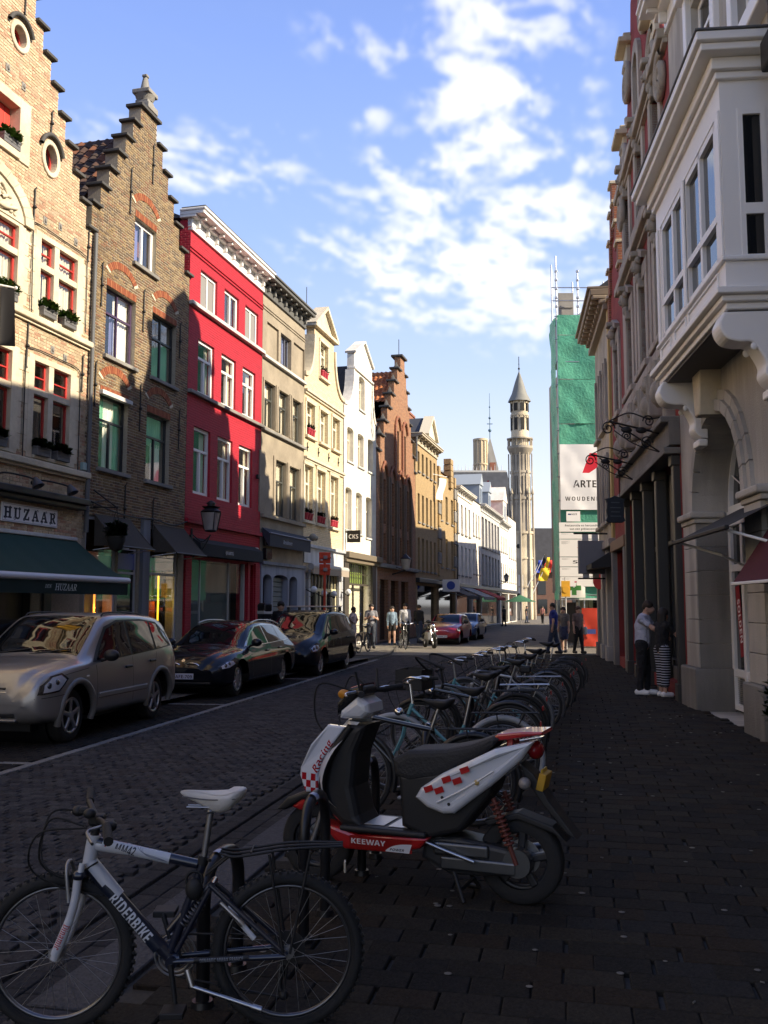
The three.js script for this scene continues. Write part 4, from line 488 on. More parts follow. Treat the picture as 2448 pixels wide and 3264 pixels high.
rowHouse({ name: 'grey_front_house', label: 'wide pale house with tall grey window bands far along the left row', x0: 79.4, x1: 92, y: 9.9, m: wallM([.55, .54, .52]), cornice: M.offWhite, rows: [[6.6, 2.5, 6, .16], [3.5, 2.5, 6, .16]], fm: mat([.2, .2, .21], .6), roof: [2.6, slateM], more: (B) => { for (const x of [82.5, 88]) { const d = add(B, 'dormer', [bx(x - .8, x + .8, 10, 12, -2.5, -.4), ext([[x - .95, 12], [x + .95, 12], [x, 13]], 2.4).translate(0, 0, -2.7)], mat([.3, .34, .38], .6)); add(d, 'pane', bx(x - .5, x + .5, 10.5, 11.7, -.4, -.37), M.glass); } } });
rowHouse({ name: 'dormered_white_house', label: 'last white house before the tower with a gabled tiled dormer', x0: 92, x1: 98.5, y: 9.6, m: whiteWall, cornice: M.offWhite, rows: [[6.9, 1.5, 4, .3], [4.1, 1.7, 4, .3]], roof: [3.2, tileM], more: (B) => { const d = add(B, 'dormer', [bx(94.6, 97.4, 9.6, 12, -2.5, .02), ext([[94.3, 12], [97.7, 12], [96, 13.5]], 2.8).translate(0, 0, -2.7)], whiteWall); for (const x of [95.1, 96.2]) add(d, 'window', bx(x, x + .7, 10.2, 11.6, 0, .04), M.glass); } });
rowHouse({ name: 'end_white_house', label: 'plain white end house touching the gothic tower', x0: 98.5, x1: 106, y: 10.8, m: whiteWall, rows: [[6.6, 1.2, 4, .34], [4.1, 1.5, 4, .34]], roof: [1.5, slateM] });
// ---------- gothic tower and the palace roof behind ----------
{
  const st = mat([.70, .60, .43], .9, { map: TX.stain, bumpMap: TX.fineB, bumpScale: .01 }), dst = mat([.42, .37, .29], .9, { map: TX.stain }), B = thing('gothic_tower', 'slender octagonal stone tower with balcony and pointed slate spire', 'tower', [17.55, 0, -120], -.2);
  const oct = (r0, r1, y0, y1, n = 8) => new THREE.CylinderGeometry(r1, r0, y1 - y0, n).rotateY(PI / 8).translate(0, (y0 + y1) / 2, 0);
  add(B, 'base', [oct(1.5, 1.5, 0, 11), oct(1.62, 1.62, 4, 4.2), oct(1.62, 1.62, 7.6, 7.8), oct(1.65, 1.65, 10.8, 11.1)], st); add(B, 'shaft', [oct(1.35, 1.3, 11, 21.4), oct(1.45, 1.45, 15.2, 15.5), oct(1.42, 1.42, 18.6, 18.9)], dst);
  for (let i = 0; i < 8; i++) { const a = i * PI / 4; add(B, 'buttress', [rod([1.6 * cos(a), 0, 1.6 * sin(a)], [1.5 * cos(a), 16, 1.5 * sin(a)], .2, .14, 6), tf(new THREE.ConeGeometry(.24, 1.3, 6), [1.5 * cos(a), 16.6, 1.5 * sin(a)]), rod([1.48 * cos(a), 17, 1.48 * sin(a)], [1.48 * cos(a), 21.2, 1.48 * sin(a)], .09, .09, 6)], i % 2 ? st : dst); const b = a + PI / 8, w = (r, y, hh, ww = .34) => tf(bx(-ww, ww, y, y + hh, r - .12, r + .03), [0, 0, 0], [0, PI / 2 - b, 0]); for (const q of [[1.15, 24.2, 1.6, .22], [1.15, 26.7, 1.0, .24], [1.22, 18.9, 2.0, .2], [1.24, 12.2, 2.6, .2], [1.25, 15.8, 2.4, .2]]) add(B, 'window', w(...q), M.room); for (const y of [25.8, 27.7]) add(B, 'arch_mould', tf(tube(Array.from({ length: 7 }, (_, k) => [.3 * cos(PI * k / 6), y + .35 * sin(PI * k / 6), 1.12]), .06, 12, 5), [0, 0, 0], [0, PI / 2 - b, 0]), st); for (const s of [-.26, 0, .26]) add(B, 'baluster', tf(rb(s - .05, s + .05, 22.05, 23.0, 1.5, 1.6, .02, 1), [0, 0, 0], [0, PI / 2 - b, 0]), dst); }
  add(B, 'balcony', [oct(1.3, 1.75, 21.0, 21.8), oct(1.75, 1.75, 21.8, 22.1), ], dst); add(B, 'balcony_rail', oct(1.78, 1.78, 23.0, 23.16), dst); add(B, 'lantern', [oct(1.2, 1.12, 22, 28), oct(1.24, 1.24, 26.1, 26.3)], st);
  add(B, 'spire', lathe([[1.5, 28.0], [1.42, 28.2], [.98, 29.1], [.55, 30.6], [.1, 31.9], [0, 32]], 8), mat([.20, .20, .18], .7)); add(B, 'vane', [rod([0, 31.8, 0], [0, 34, 0], .05), ball(0, 32.4, 0, .14), ball(0, 33, 0, .08)], M.iron);
  for (const [y, r] of [[3, .28], [9.2, .28]]) add(B, 'oculus', tf(new THREE.CylinderGeometry(r, r, .1, 16).rotateX(PI / 2), [-.3, y, 1.42], [0, -.2, 0]), M.room); add(B, 'banner', bx(-.35, .25, 2.2, 5.6, 1.42, 1.46), M.whitePaint);
}
{
  const B = thing('palace_roof', 'large slate roofed gothic palace with ridge cresting behind the white row', 'building', [9.5, 0, -128], 0), br = darkBrick;
  add(B, 'wall', bx(-8, 7, 0, 13, -6, 6), br); add(B, 'roof', prismX(-8, 7.4, [[7, 13], [0, 20], [-7, 13]]), slateM);
  const R = []; for (let i = 0; i < 30; i++) R.push(rod([-7.8 + i * .5, 20, 0], [-7.8 + i * .5, 20.7 + (i % 2) * .3, 0], .06, .02, 5)); add(B, 'ridge_cresting', [bx(-8, 7.3, 19.95, 20.2, -.08, .08), ...R], mat([.5, .5, .48], .6));
  add(B, 'turret', [new THREE.CylinderGeometry(1.1, 1.1, 5, 12).scale(.86, 1, .86).translate(4.2, 22.6, -4), ...Array.from({ length: 12 }, (_, i) => rod([4.2 + .96 * cos(i * PI / 6), 20.4, -4 + .96 * sin(i * PI / 6)], [4.2 + .96 * cos(i * PI / 6), 25, -4 + .96 * sin(i * PI / 6)], .1, .1, 5)), new THREE.CylinderGeometry(1.08, 1.08, .3, 12).translate(4.2, 25.1, -4), new THREE.CylinderGeometry(1.08, 1.08, .2, 12).translate(4.2, 21.6, -4)], mat([.55, .45, .30], .9)); add(B, 'turret_base', bx(2.9, 6.4, 16, 20.6, -6, -3), redBrick);
  add(B, 'pavilion_roof', tf(new THREE.ConeGeometry(2.3, 7.4, 4).rotateY(PI / 4), [5.6, 22, -4.5]), slateM); add(B, 'finial', [rod([5.6, 25, -4.5], [5.6, 32, -4.5], .07, .03, 6), ball(5.6, 26.6, -4.5, .24), ball(5.6, 28.4, -4.5, .18), bx(5.2, 6, 27.5, 27.6, -4.55, -4.45), ball(5.6, 30, -4.5, .12)], mat([.08, .16, .22], .5));
  for (const [x, z] of [[4.2, 3.2]]) add(B, 'dormer', [ext([[x - .9, 14.5], [x + .9, 14.5], [x + .9, 16.4], [x, 18.2], [x - .9, 16.4]], 2).translate(0, 0, z)], mat([.4, .05, .04], .7)); add(B, 'chimney', bx(5.2, 6, 18, 21.5, -2, -1.2), redBrick);
}
{
  const B = thing('market_hall', 'long dark brick hall with a steep slate roof across the far square', 'building', [34, 0, -168], .05); add(B, 'wall', bx(-18, 14, 0, 7.5, -6, 6), brickWall([.14, .07, .05], [.18, .09, .06], [.16, .13, .1], 46)); add(B, 'roof', prismX(-18, 14, [[6.6, 7.4], [0, 15.5], [-6.6, 7.4]]), mat([.035, .036, .042], .8, { map: TX.mottle })); for (let i = 0; i < 9; i++) add(B, 'window', [bx(-17 + i * 3, -15.6 + i * 3, 3.6, 6, 5.9, 6.05)], M.glass); for (let i = 0; i < 9; i++) add(B, 'ground_window', bx(-17 + i * 3, -15.4 + i * 3, .4, 2.8, 5.9, 6.05), M.glass);
}
for (const [x, y, z, c1, l] of [[17.6, 5.0, -112, [[.02, .05, .35], [.55, .03, .04]], 'blue and red flag on white pole right of the tower foot'], [18.0, 5.6, -111, [[.02, .02, .02], [.75, .45, .02], [.6, .04, .03]], 'black, yellow and red flag uppermost beside the tower foot'], [17.9, 4.0, -110.5, [[.75, .48, .03]], 'yellow flag with dark mark beside the tower foot']]) { const b = thing('flag', l, 'flag', [x, y, z], 0, 'flags by the tower'); b.scale.setScalar(.62); add(b, 'flagpole', rod([-.9, -1.6, 0], [1.5, 3.4, 0], .07, .05), M.whitePaint); c1.forEach((c, i) => { const g = new THREE.PlaneGeometry(1 / c1.length * 1.8, 2.4, 6, 8), p = g.attributes.position; for (let k = 0; k < p.count; k++) { p.setZ(k, .2 * sin(p.getY(k) * 3 + p.getX(k) * 3)); p.setX(k, p.getX(k) + p.getY(k) * .25); } g.computeVertexNormals(); add(b, 'cloth', g.translate(1.6 + i / c1.length * 1.8 - .2, 2.2 - i * .5, 0), mat(c, .9, { side: THREE.DoubleSide })); }); }
// ---------- right side: white house with oriel and arched entrance (frame RA, x = -s) ----------
const whiteStone = mat([.46, .43, .38], .8, { map: TX.stain, bumpMap: TX.fineB, bumpScale: .003 }), joinery = mat([.78, .765, .74], .45);
const greyStone = mat([.24, .225, .20], .8, { map: TX.stain, bumpMap: TX.fineB, bumpScale: .004 });
function rowBlocks(B, name, x0, x1, y0, y1, z0, z1, n, m) { const h = (y1 - y0) / n; for (let i = 0; i < n; i++) add(B, name, rb(x0, x1, y0 + i * h + .004, y0 + (i + 1) * h - .004, z0, z1, .008, 1), m); }
{
  const B = thing('oriel_house', 'white house on the right with a glazed oriel bay above an arched shop entrance', 'house');
  const aL = -15.8, aR = -12.95, ac = (aL + aR) / 2, ar = (aR - aL) / 2, sp = 3.3; const arc = (r, y) => Array.from({ length: 17 }, (_, i) => [ac + r * cos(PI * i / 16), y + r * sin(PI * i / 16)]);
  const up = [[-15.2, 9.9, 1.5, 2.0], [-12.6, 9.9, 1.5, 2.0], [-10, 9.9, 1.4, 2.0]];
  wall(B, [[-17.05, 0], [-8.5, 0], [-8.5, 13], [-17.05, 13]], [[[aL, .02], [aR, .02], ...arc(ar, sp)], ...up.map((q) => hole(...q)), hole(-11.4, .5, 2.3, 2.2)], whiteStone, { t: .55 });
  add(B, 'side_wall', bx(-17.02, -8.52, 0, 12.95, -8, -1.1), whiteStone);
  add(B, 'roof', prismX(-17.03, -8.5, [[.1, 13.02], [-4, 14.2], [-8, 13.02]]), slateM); bracketCornice(B, -17.05, -8.5, 12.55, joinery, 10, { p: .5 });
  up.forEach((q) => { win(B, ...q, { fm: joinery, f: .1, z: -.12, rows: [.68], topPlain: true }); add(B, 'window_surround', [rb(q[0] - .2, q[0], q[1] - .15, q[1] + q[3] + .2, -.02, .1, .02, 1), rb(q[0] + q[2], q[0] + q[2] + .2, q[1] - .15, q[1] + q[3] + .2, -.02, .1, .02, 1), rb(q[0] - .3, q[0] + q[2] + .3, q[1] + q[3] + .2, q[1] + q[3] + .4, -.02, .22, .03, 1)], joinery); });
  add(B, 'string_course', rb(-17.05, -8.5, 9.3, 9.55, -.05, .18, .03, 2), joinery);
  // arch: pilaster, imposts, archivolt, keystone
  rowBlocks(B, 'pilaster_stone', -16.62, -15.8, .72, 3.12, -.02, .07, 6, whiteStone); rowBlocks(B, 'reveal_stone', aL - .02, aL + .012, .72, 3.12, -.54, .05, 6, greyStone); add(B, 'plinth', [rb(-16.8, -15.72, 0, .72, -.5, .16, .03, 2)], greyStone); rowBlocks(B, 'pier_stone', aR - .01, -12.2, .72, 3.12, -.3, .07, 6, whiteStone); add(B, 'plinth', rb(aR - .08, -12.1, 0, .72, -.5, .16, .03, 2), greyStone);
  for (const [a, b] of [[-16.7, aL + .06], [aR - .06, -12.1]]) add(B, 'impost', [rb(a, b, 3.12, 3.2, -.4, .1, .02, 1), rb(a - .05, b + .05, 3.2, 3.32, -.4, .16, .04, 2)], whiteStone);
  for (let i = 0; i < 13; i++) { if (i === 6) continue; const t0 = PI * i / 13 + .006, t1 = PI * (i + 1) / 13 - .006, p = (t, r) => [ac + r * cos(t), sp + r * sin(t)]; add(B, 'voussoir', [ext([p(t0, ar), p(t0, ar + .17), p(t1, ar + .17), p(t1, ar)], .16).translate(0, 0, -.05), ext([p(t0, ar + .17), p(t0, ar + .32), p(t1, ar + .32), p(t1, ar + .17)], .1).translate(0, 0, -.04)], whiteStone); }
  add(B, 'keystone', [ext([[ac - .14, sp + ar - .06], [ac + .14, sp + ar - .06], [ac + .24, sp + ar + .62], [ac - .24, sp + ar + .62]], .4, { b: .02 }).translate(0, 0, -.1)], M.stoneCream);
  // recessed shop door and fanlight
  const zb = -.55; add(B, 'fanlight', [ext(shp([...arc(ar, sp).map(([x, y]) => [x, y])], [[...arc(ar - .09, sp + .09)]]), .07).translate(0, 0, zb), ...Array.from({ length: 7 }, (_, i) => rod([ac, sp + .1, zb + .04], [ac + (ar - .08) * cos(PI * (i + 1) / 8), sp + .08 + (ar - .08) * sin(PI * (i + 1) / 8), zb + .04], .016, .016, 4))], joinery);
  add(B, 'fanlight_glass', ext(arc(ar, sp), .01).translate(0, 0, zb - .01), M.shop);
  const D = add(B, 'shop_door', [rb(aL, aR, 3.05, 3.3, zb, zb + .1, .01, 1), ...[-15.8, -15.12, -14.35, -13.7, -13.05].map((x) => rb(x, x + .13, .06, 3.05, zb, zb + .09, .01, 1)), rb(aL, aR, .06, .14, zb, zb + .08, .01, 1), rb(-15.75, -13, .6, .72, zb, zb + .08, .01, 1), rb(-15.75, -13, 2.3, 2.42, zb, zb + .08, .01, 1), bx(-15.1, -13, .14, .6, zb, zb + .05)], joinery);
  for (const [a, b] of [[-15.67, -15.12], [-14.99, -14.35], [-14.22, -13.7], [-13.57, -13.05]]) { add(D, 'pane', bx(a, b, .72, 2.3, zb + .03, zb + .036), M.shop); add(D, 'pane', bx(a, b, 2.42, 3.05, zb + .03, zb + .036), M.shop); }
  for (let i = 0; i < 13; i++) add(D, 'louvre_slat', bx(-15.64, -15.14, .17 + i * .032, .185 + i * .032, zb + .02, zb + .05), M.dullSteel); add(D, 'louvre_back', bx(-15.67, -15.12, .14, .6, zb, zb + .02), joinery);
  add(D, 'sale_poster', sheet(.24, 1.15).rotateZ(.18).translate(-15.42, 1.5, zb + .045), textMat(96, 460, '#8d1420', '#e8dede', [], { pre: (x) => { x.save(); x.translate(48, 230); x.rotate(PI / 2); x.fillStyle = '#ece4e4'; x.font = 'bold 76px sans-serif'; x.textAlign = 'center'; x.textBaseline = 'middle'; x.fillText('SOLDEN', 0, 2); x.restore(); } }), { uv: true });
  add(B, 'shop_window', bx(-11.35, -9.15, .55, 2.65, -.3, -.28), M.shop);
  // oriel bay
  const b0 = -15.35, b1 = -11.3, zf = .65, y0 = 5.62, y1 = 8.35; const O = add(B, 'oriel', [bx(b0, b1, y0, 6.08, .0, zf), bx(b0, b1, 7.98, y1, 0, zf), bx(b0, b0 + .3, 6.08, 7.98, 0, zf), bx(b1 - .3, b1, 6.08, 7.98, zf - .25, zf), bx(b1 - .22, b1, 6.08, 7.98, 0, .12)], joinery);
  const L = (a, b, c, e, z = zf) => [rb(a, b, c, e, z - .02, z + .025, .008, 1)];
  for (const [a, b] of [[b0 + .3, -13.35], [-13.35, b1 - .3]]) { const F = add(O, 'window_frame', [bx(a, a + .1, 6.08, 7.98, zf - .1, zf - .01), bx(b - .1, b, 6.08, 7.98, zf - .1, zf - .01), bx((a + b) / 2 - .05, (a + b) / 2 + .05, 6.08, 7.98, zf - .1, zf - .01), bx(a, b, 6.08, 6.17, zf - .1, zf - .01), bx(a, b, 7.88, 7.98, zf - .1, zf - .01), bx(a, b, 6.63, 6.73, zf - .1, zf)], joinery); for (const q of [[a + .1, (a + b) / 2 - .05], [(a + b) / 2 + .05, b - .1]]) { add(O, 'pane', bx(q[0], q[1], 6.17, 6.63, zf - .07, zf - .064), M.skyGlass); add(O, 'pane', bx(q[0], q[1], 6.73, 7.88, zf - .07, zf - .064), M.skyGlass); } }
  add(O, 'side_window', [bx(b1 - .06, b1 + .012, 6.0, 7.98, .1, .16), bx(b1 - .06, b1 + .012, 6.0, 7.98, .38, .44), bx(b1 - .06, b1 + .012, 6.0, 6.08, .16, .38), bx(b1 - .06, b1 + .012, 7.9, 7.98, .16, .38), bx(b1 - .06, b1 + .014, 6.6, 6.74, .14, .4)], joinery); for (const [a, b] of [[6.08, 6.6], [6.74, 7.9]]) add(O, 'pane', bx(b1 - .03, b1 - .024, a, b, .16, .38), M.glass);
  for (const [a, b] of [[b0 + .2, b0 + .9], [b0 + 1.2, -13.4], [-13.25, b1 - .3]]) add(O, 'panel', [...L(a, b, 5.74, 5.77), ...L(a, b, 5.93, 5.96), ...L(a, a + .03, 5.77, 5.93), ...L(b - .03, b, 5.77, 5.93)], joinery);
  for (const x of [b0 + .06, -13.43, b1 - .16]) add(O, 'pilaster', [rb(x, x + .14, 6.08, 7.98, zf, zf + .03, .01, 1)], joinery);
  const ring = (y, h, p) => [rb(b0 - p, b1 + p, y, y + h, 0, zf + p, .02, 2)]; add(O, 'bay_cornice', [...ring(8.35, .1, .06), ...ring(8.45, .16, .12), ...ring(8.61, .1, .28), ...ring(8.71, .12, .34)], joinery); add(O, 'sill_moulding', [...ring(6.0, .06, .05)], joinery); add(O, 'bay_base', [...ring(5.38, .09, .02), ...ring(5.47, .08, .08), ...ring(5.55, .09, .15)], joinery); add(O, 'soffit', bx(b0 + .02, b1 - .02, 5.34, 5.38, 0, zf - .02), mat([.12, .115, .11], .8)); add(O, 'lead_flashing', rb(b0 - .36, b1 + .36, 8.83, 8.86, 0, zf + .36, .01, 1), M.lead);
  // scrolled corbels
  for (const x of [b0 + .0, b1 - .36]) { const p = [[0, 5.36], ...new THREE.CatmullRomCurve3([[zf + .04, 5.36], [zf + .1, 5.2], [zf + .02, 5.03], [zf - .14, 4.98], [zf - .28, 4.97], [.27, 4.84], [.21, 4.7], [.22, 4.58], [.14, 4.46], [0, 4.42]].map(([a, b]) => V(a, b, 0))).getPoints(36).map((v) => [v.x, v.y])]; const g = ext(p.map(([a, b]) => [-a, b]), .34, { b: .025, bs: 2 }).rotateY(PI / 2).translate(x, 0, 0); const C = add(B, 'corbel', g, joinery); for (const q of [x - .005, x + .345]) add(C, 'scroll', [tube(Array.from({ length: 18 }, (_, i) => { const r = .11 * (1 - i / 20), t = i * .55; return [q, 5.2 + r * sin(t), zf - .1 + r * cos(t)]; }), .018, 40, 5), tube(Array.from({ length: 14 }, (_, i) => { const r = .07 * (1 - i / 16), t = i * .55; return [q, 4.62 + r * sin(t), .12 + r * cos(t)]; }), .014, 30, 5), ...Array.from({ length: 9 }, (_, i) => ball(q, 5.2 - (i % 3) * .09 - Math.floor(i / 3) * .05, .12 + Math.floor(i / 3) * .11, .045, .5, 1.1, 1, 7, 5))], joinery); add(C, 'corbel_foot', [rb(x - .02, x + .36, 4.3, 4.42, 0, .16, .03, 1)], joinery); }
  add(B, 'downpipe', [rod([-10.75, 0, .14], [-10.75, 12.5, .14], .06, .06, 10), rb(-10.92, -10.58, 8.2, 8.6, .03, .26, .04, 1)], M.iron);
  settleR(B, RA, 13);
}
{ const b = thing('awning', 'black sloping awning with white folding arms under the stone arch', 'awning', atR(RA, 13.3, 0, 0), yawR(RA)), cl = mat([.022, .021, .021], .9, { map: TX.fine, side: THREE.DoubleSide }); const g = new THREE.PlaneGeometry(3.1, 1, 16, 6), p = g.attributes.position; for (let i = 0; i < p.count; i++) { const u = p.getY(i) + .5; p.setXYZ(i, p.getX(i), mix(2.74, 3.26, u), mix(.62, -.4, u)); } g.computeVertexNormals(); add(b, 'canopy', g, cl); add(b, 'front_bar', rb(-1.56, 1.56, 2.7, 2.76, .6, .66, .015, 1), M.black); for (const x of [-1.3, 1.3]) { add(b, 'folding_arm', [rod([x, 2.72, .6], [x + .5, 2.5, .1], .02), rod([x + .5, 2.5, .1], [x, 2.35, -.4], .02)], joinery); } }
{ const b = thing('awning', 'dark red awning corner beside the arched entrance at right picture edge', 'awning', atR(RA, 10.9, 0, 0), yawR(RA)), cl = mat([.09, .008, .016], .9, { map: TX.fine, side: THREE.DoubleSide }); const g = new THREE.PlaneGeometry(2.6, 1, 10, 4), p = g.attributes.position; for (let i = 0; i < p.count; i++) { const u = p.getY(i) + .5; p.setXYZ(i, p.getX(i) + .3, mix(2.02, 2.75, u), mix(.55, .06, u)); } g.computeVertexNormals(); add(b, 'canopy', g, cl); add(b, 'gusset', prismX(-1.0, -.99, [[.06, 2.02], [.55, 2.02], [.06, 2.75]]), cl); add(b, 'front_bar', rb(-1.0, 1.6, 2.0, 2.04, .53, .57, .01, 1), joinery); }
{ const b = thing('shrub', 'small leafy shrub in a stone tub at the right picture edge', 'plant', atR(RA, 10.55, .3, 0), 0), R = rng(77); add(b, 'tub', lathe([[.16, 0], [.22, .4], [.25, .42], [.25, .48], [.2, .48]], 18), mat([.42, .36, .22], .9, { map: TX.mottle })); add(b, 'foliage', blades(R, 500, (r) => { const a = r() * 2 * PI, q = sqrt(r()); return [cos(a) * q * .3, .5 + r() * .45, sin(a) * q * .3]; }, .1, .8), M.leaf); }
// ---------- red and white ornate gable house (frame RB) ----------
const crimson = wallM([.26, .035, .030], { bumpScale: .003 }), dressing = mat([.42, .375, .31], .85, { map: TX.stain, bumpMap: TX.fineB, bumpScale: .003 });
function mask(B, x, y, z, m) { return add(B, 'keystone_mask', [rb(x - .16, x + .16, y + .28, y + .42, z - .1, z + .24, .04, 2), ball(x, y + .08, z + .08, .15, .85, 1.15, .8, 12, 10), ball(x, y + .05, z + .2, .04, .8, 1.2, 1, 8, 6), ball(x, y - .02, z + .18, .05, 1.2, .5, .8, 8, 6), ball(x - .13, y + .2, z + .06, .09), ball(x + .13, y + .2, z + .06, .09), ball(x, y - .18, z + .06, .1, .8, 1.3, .8, 10, 8), rb(x - .1, x + .1, y - .42, y - .2, z - .1, z + .08, .04, 2)], m); }
function dressed(B, x, y, w, h, o = {}) { // window with stone jambs, arched head and carved mask
  const m = dressing, e = .3; add(B, 'window_surround', [rb(x - e, x, y, y + h, -.24, .06, .02, 1), rb(x + w, x + w + e, y, y + h, -.24, .06, .02, 1), rb(x - e, x + w + e, y + h, y + h + .34, -.24, .06, .02, 1), rb(x - e - .08, x + w + e + .08, y - .16, y, -.24, .16, .03, 1), ...[0, 1].map((k) => tf(ext(rect(0, 0, w * .72, .14), .16), [k ? x + w / 2 : x - .1, y + h + (k ? .62 : .34), -.02], [0, 0, k ? -.42 : .42]))], m); mask(B, x + w / 2, y + h + .25, .06, m);
  win(B, x, y, w, h, { fm: o.fm ?? joinery, f: .09, z: -.26, rows: [.66], topPlain: true, gm: M.glass });
}
{
  const B = thing('ornate_house', 'tall crimson and cream ornate gable house with carved masks over its windows', 'house');
  const c = -20.9, half = 3.85, xs = [-18.6, -21, -23.4], O = xs.flatMap((x) => [[x - .5, 7.1, 1.0, 2.0], [x - .5, 10.5, 1.0, 1.8]]);
  const far = [[c - half, 11.7], [c - half, 12.6], [c - 3.3, 13.1], [c - 2.9, 13.7], [c - 2.3, 13.7], [c - 2.0, 14.4], [c - 1.7, 15.3], [c - 1.2, 15.5], [c - 1.0, 16.4], [c, 17.1]], ol = [[c - half, 0], [c + half, 0], ...far.slice(0, -1).map(([x, y]) => [2 * c - x, y]), ...far.slice().reverse()];
  const arch = archPts(c - .35, 13.0, .7, 1.5, .35);
  wall(B, ol, [...O.map((q) => hole(...q)), arch, hole(c - half + .3, .3, 7.1, 4.2)], crimson, { t: .6 }); add(B, 'side_wall', bx(c - half + .02, c + half - .02, 0, 11.6, -8, -1.2), whiteStone); add(B, 'roof', ext([[c - half, 11.6], [c + half, 11.6], [c, 16.2]], 7.2).translate(0, 0, -7.9), slateM);
  O.forEach((q) => dressed(B, ...q)); add(B, 'niche', ext(shp(archPts(c - .6, 12.9, 1.2, 1.9, .6), [archPts(c - .35, 13.0, .7, 1.5, .35)]), .14).translate(0, 0, -.05), dressing); add(B, 'niche_back', bx(c - .36, c + .36, 13, 14.5, -.35, -.3), dressing);
  for (const [y, h, p] of [[6.5, .24, .22], [9.95, .22, .24], [12.5, .2, .2]]) add(B, 'string_course', [rb(c - half, c + half, y, y + h, -.05, p, .03, 2), rb(c - half, c + half, y - .1, y, -.05, p * .5, .02, 1)], dressing);
  // scrolls and stepped stone caps of the gable
  for (const s of [1, -1]) { const X = (x) => c + s * x; for (const [a, b, y] of [[2.2, 3.1, 13.7], [1.1, 1.9, 15.5]]) add(B, 'gable_cap', [rb(min(X(a), X(b)) - .05, max(X(a), X(b)) + .05, y, y + .14, -.7, .3, .03, 1), rb(min(X(a), X(b)), max(X(a), X(b)), y + .14, y + .26, -.66, .18, .03, 1), rb(min(X(a), X(b)) + .1, max(X(a), X(b)) - .1, y - .5, y, -.62, .1, .02, 1)], mat([.62, .55, .40], .85, { map: TX.stain })); for (const [x, y, r] of [[2.45, 12.9, .55], [1.5, 14.6, .5], [3.3, 12.0, .45]]) add(B, 'scroll', [tube(Array.from({ length: 26 }, (_, i) => { const q = r * (1 - i / 30), t = i * .42 + 1; return [X(x) + s * q * cos(t), y + q * 1.1 * sin(t), .07]; }), .085, 60, 6), ball(X(x), y, .05, .14, 1, 1, .5)], dressing); add(B, 'urn', [lathe([[.02, 0], [.14, .04], [.06, .12], [.2, .3], [.2, .42], [.08, .5], [0, .62]], 12).translate(X(2.7), 13.95, -.2)], dressing); }
  for (const [x, y] of [[-22.3, 13.3], [-23.3, 12.85], [-19.6, 13.3], [-18.4, 12.8], [-22.4, 10.6], [-19.8, 10.6]]) add(B, 'vent_hole', bx(x - .07, x + .07, y - .07, y + .07, -.02, .012), M.room);
  for (const x of [-17.4, -19.8, -22.2, -24.4]) add(B, 'strapwork', [ext([[x - .12, 7], [x + .12, 7], [x + .18, 9.6], [x, 9.9], [x - .18, 9.6]], .06).translate(0, 0, -.01)], dressing);
  // shop floor: corbel heads, fascia, dark pilasters and glass
  for (let i = 0; i < 6; i++) { const x = -17.6 - i * 1.28; add(B, 'carved_corbel', [rb(x - .2, x + .2, 5.5, 6.4, -.05, .32, .06, 2), ball(x, 5.75, .3, .2, .8, 1.2, .7), ball(x, 6.15, .3, .16, 1.1, .8, .7), rb(x - .14, x + .14, 5.2, 5.5, -.05, .2, .05, 2), ...[-.13, 0, .13].map((q) => rod([x + q, 5.5, .26], [x + q, 6.35, .34], .035))], dressing); }
  add(B, 'shop_fascia', [rb(c - half, c + half, 4.66, 5.1, -.05, .2, .015, 1), rb(c - half, c + half, 5.08, 5.2, -.05, .34, .03, 2), rb(c - half, c + half, 4.5, 4.62, -.05, .3, .02, 1)], greyStone);
  const dk = mat([.035, .034, .03], .5), sx = [-24.6, -23.0, -21.2, -19.4, -17.3]; for (const x of sx) add(B, 'shop_pilaster', [rb(x - .12, x + .12, 0, 4.5, -.1, .12, .02, 1), rb(x - .16, x + .16, 0, .35, -.1, .16, .02, 1), rb(x - .15, x + .15, 4.3, 4.5, -.1, .16, .02, 1)], dk);
  for (let i = 0; i < 4; i++) { const a = sx[i] + .12, b = sx[i + 1] - .12; const F = add(B, 'shop_frame', [bx(a, b, 3.0, 3.08, -.3, -.2), bx(a, b, .55, .65, -.3, -.16), bx(a + (b - a) * .33, a + (b - a) * .33 + .05, 3.08, 4.5, -.3, -.2), bx(a + (b - a) * .66, a + (b - a) * .66 + .05, 3.08, 4.5, -.3, -.2)], dk); add(F, 'pane', bx(a, b, .65, 3.0, -.27, -.26), M.shop); add(F, 'pane', bx(a, b, 3.08, 4.5, -.27, -.26), i % 2 ? M.shop : mat([.10, .095, .085], .5)); add(F, 'stall_riser', rb(a, b, 0, .55, -.3, -.12, .02, 1), greyStone); }
  settleR(B, RB, 20.9);
}
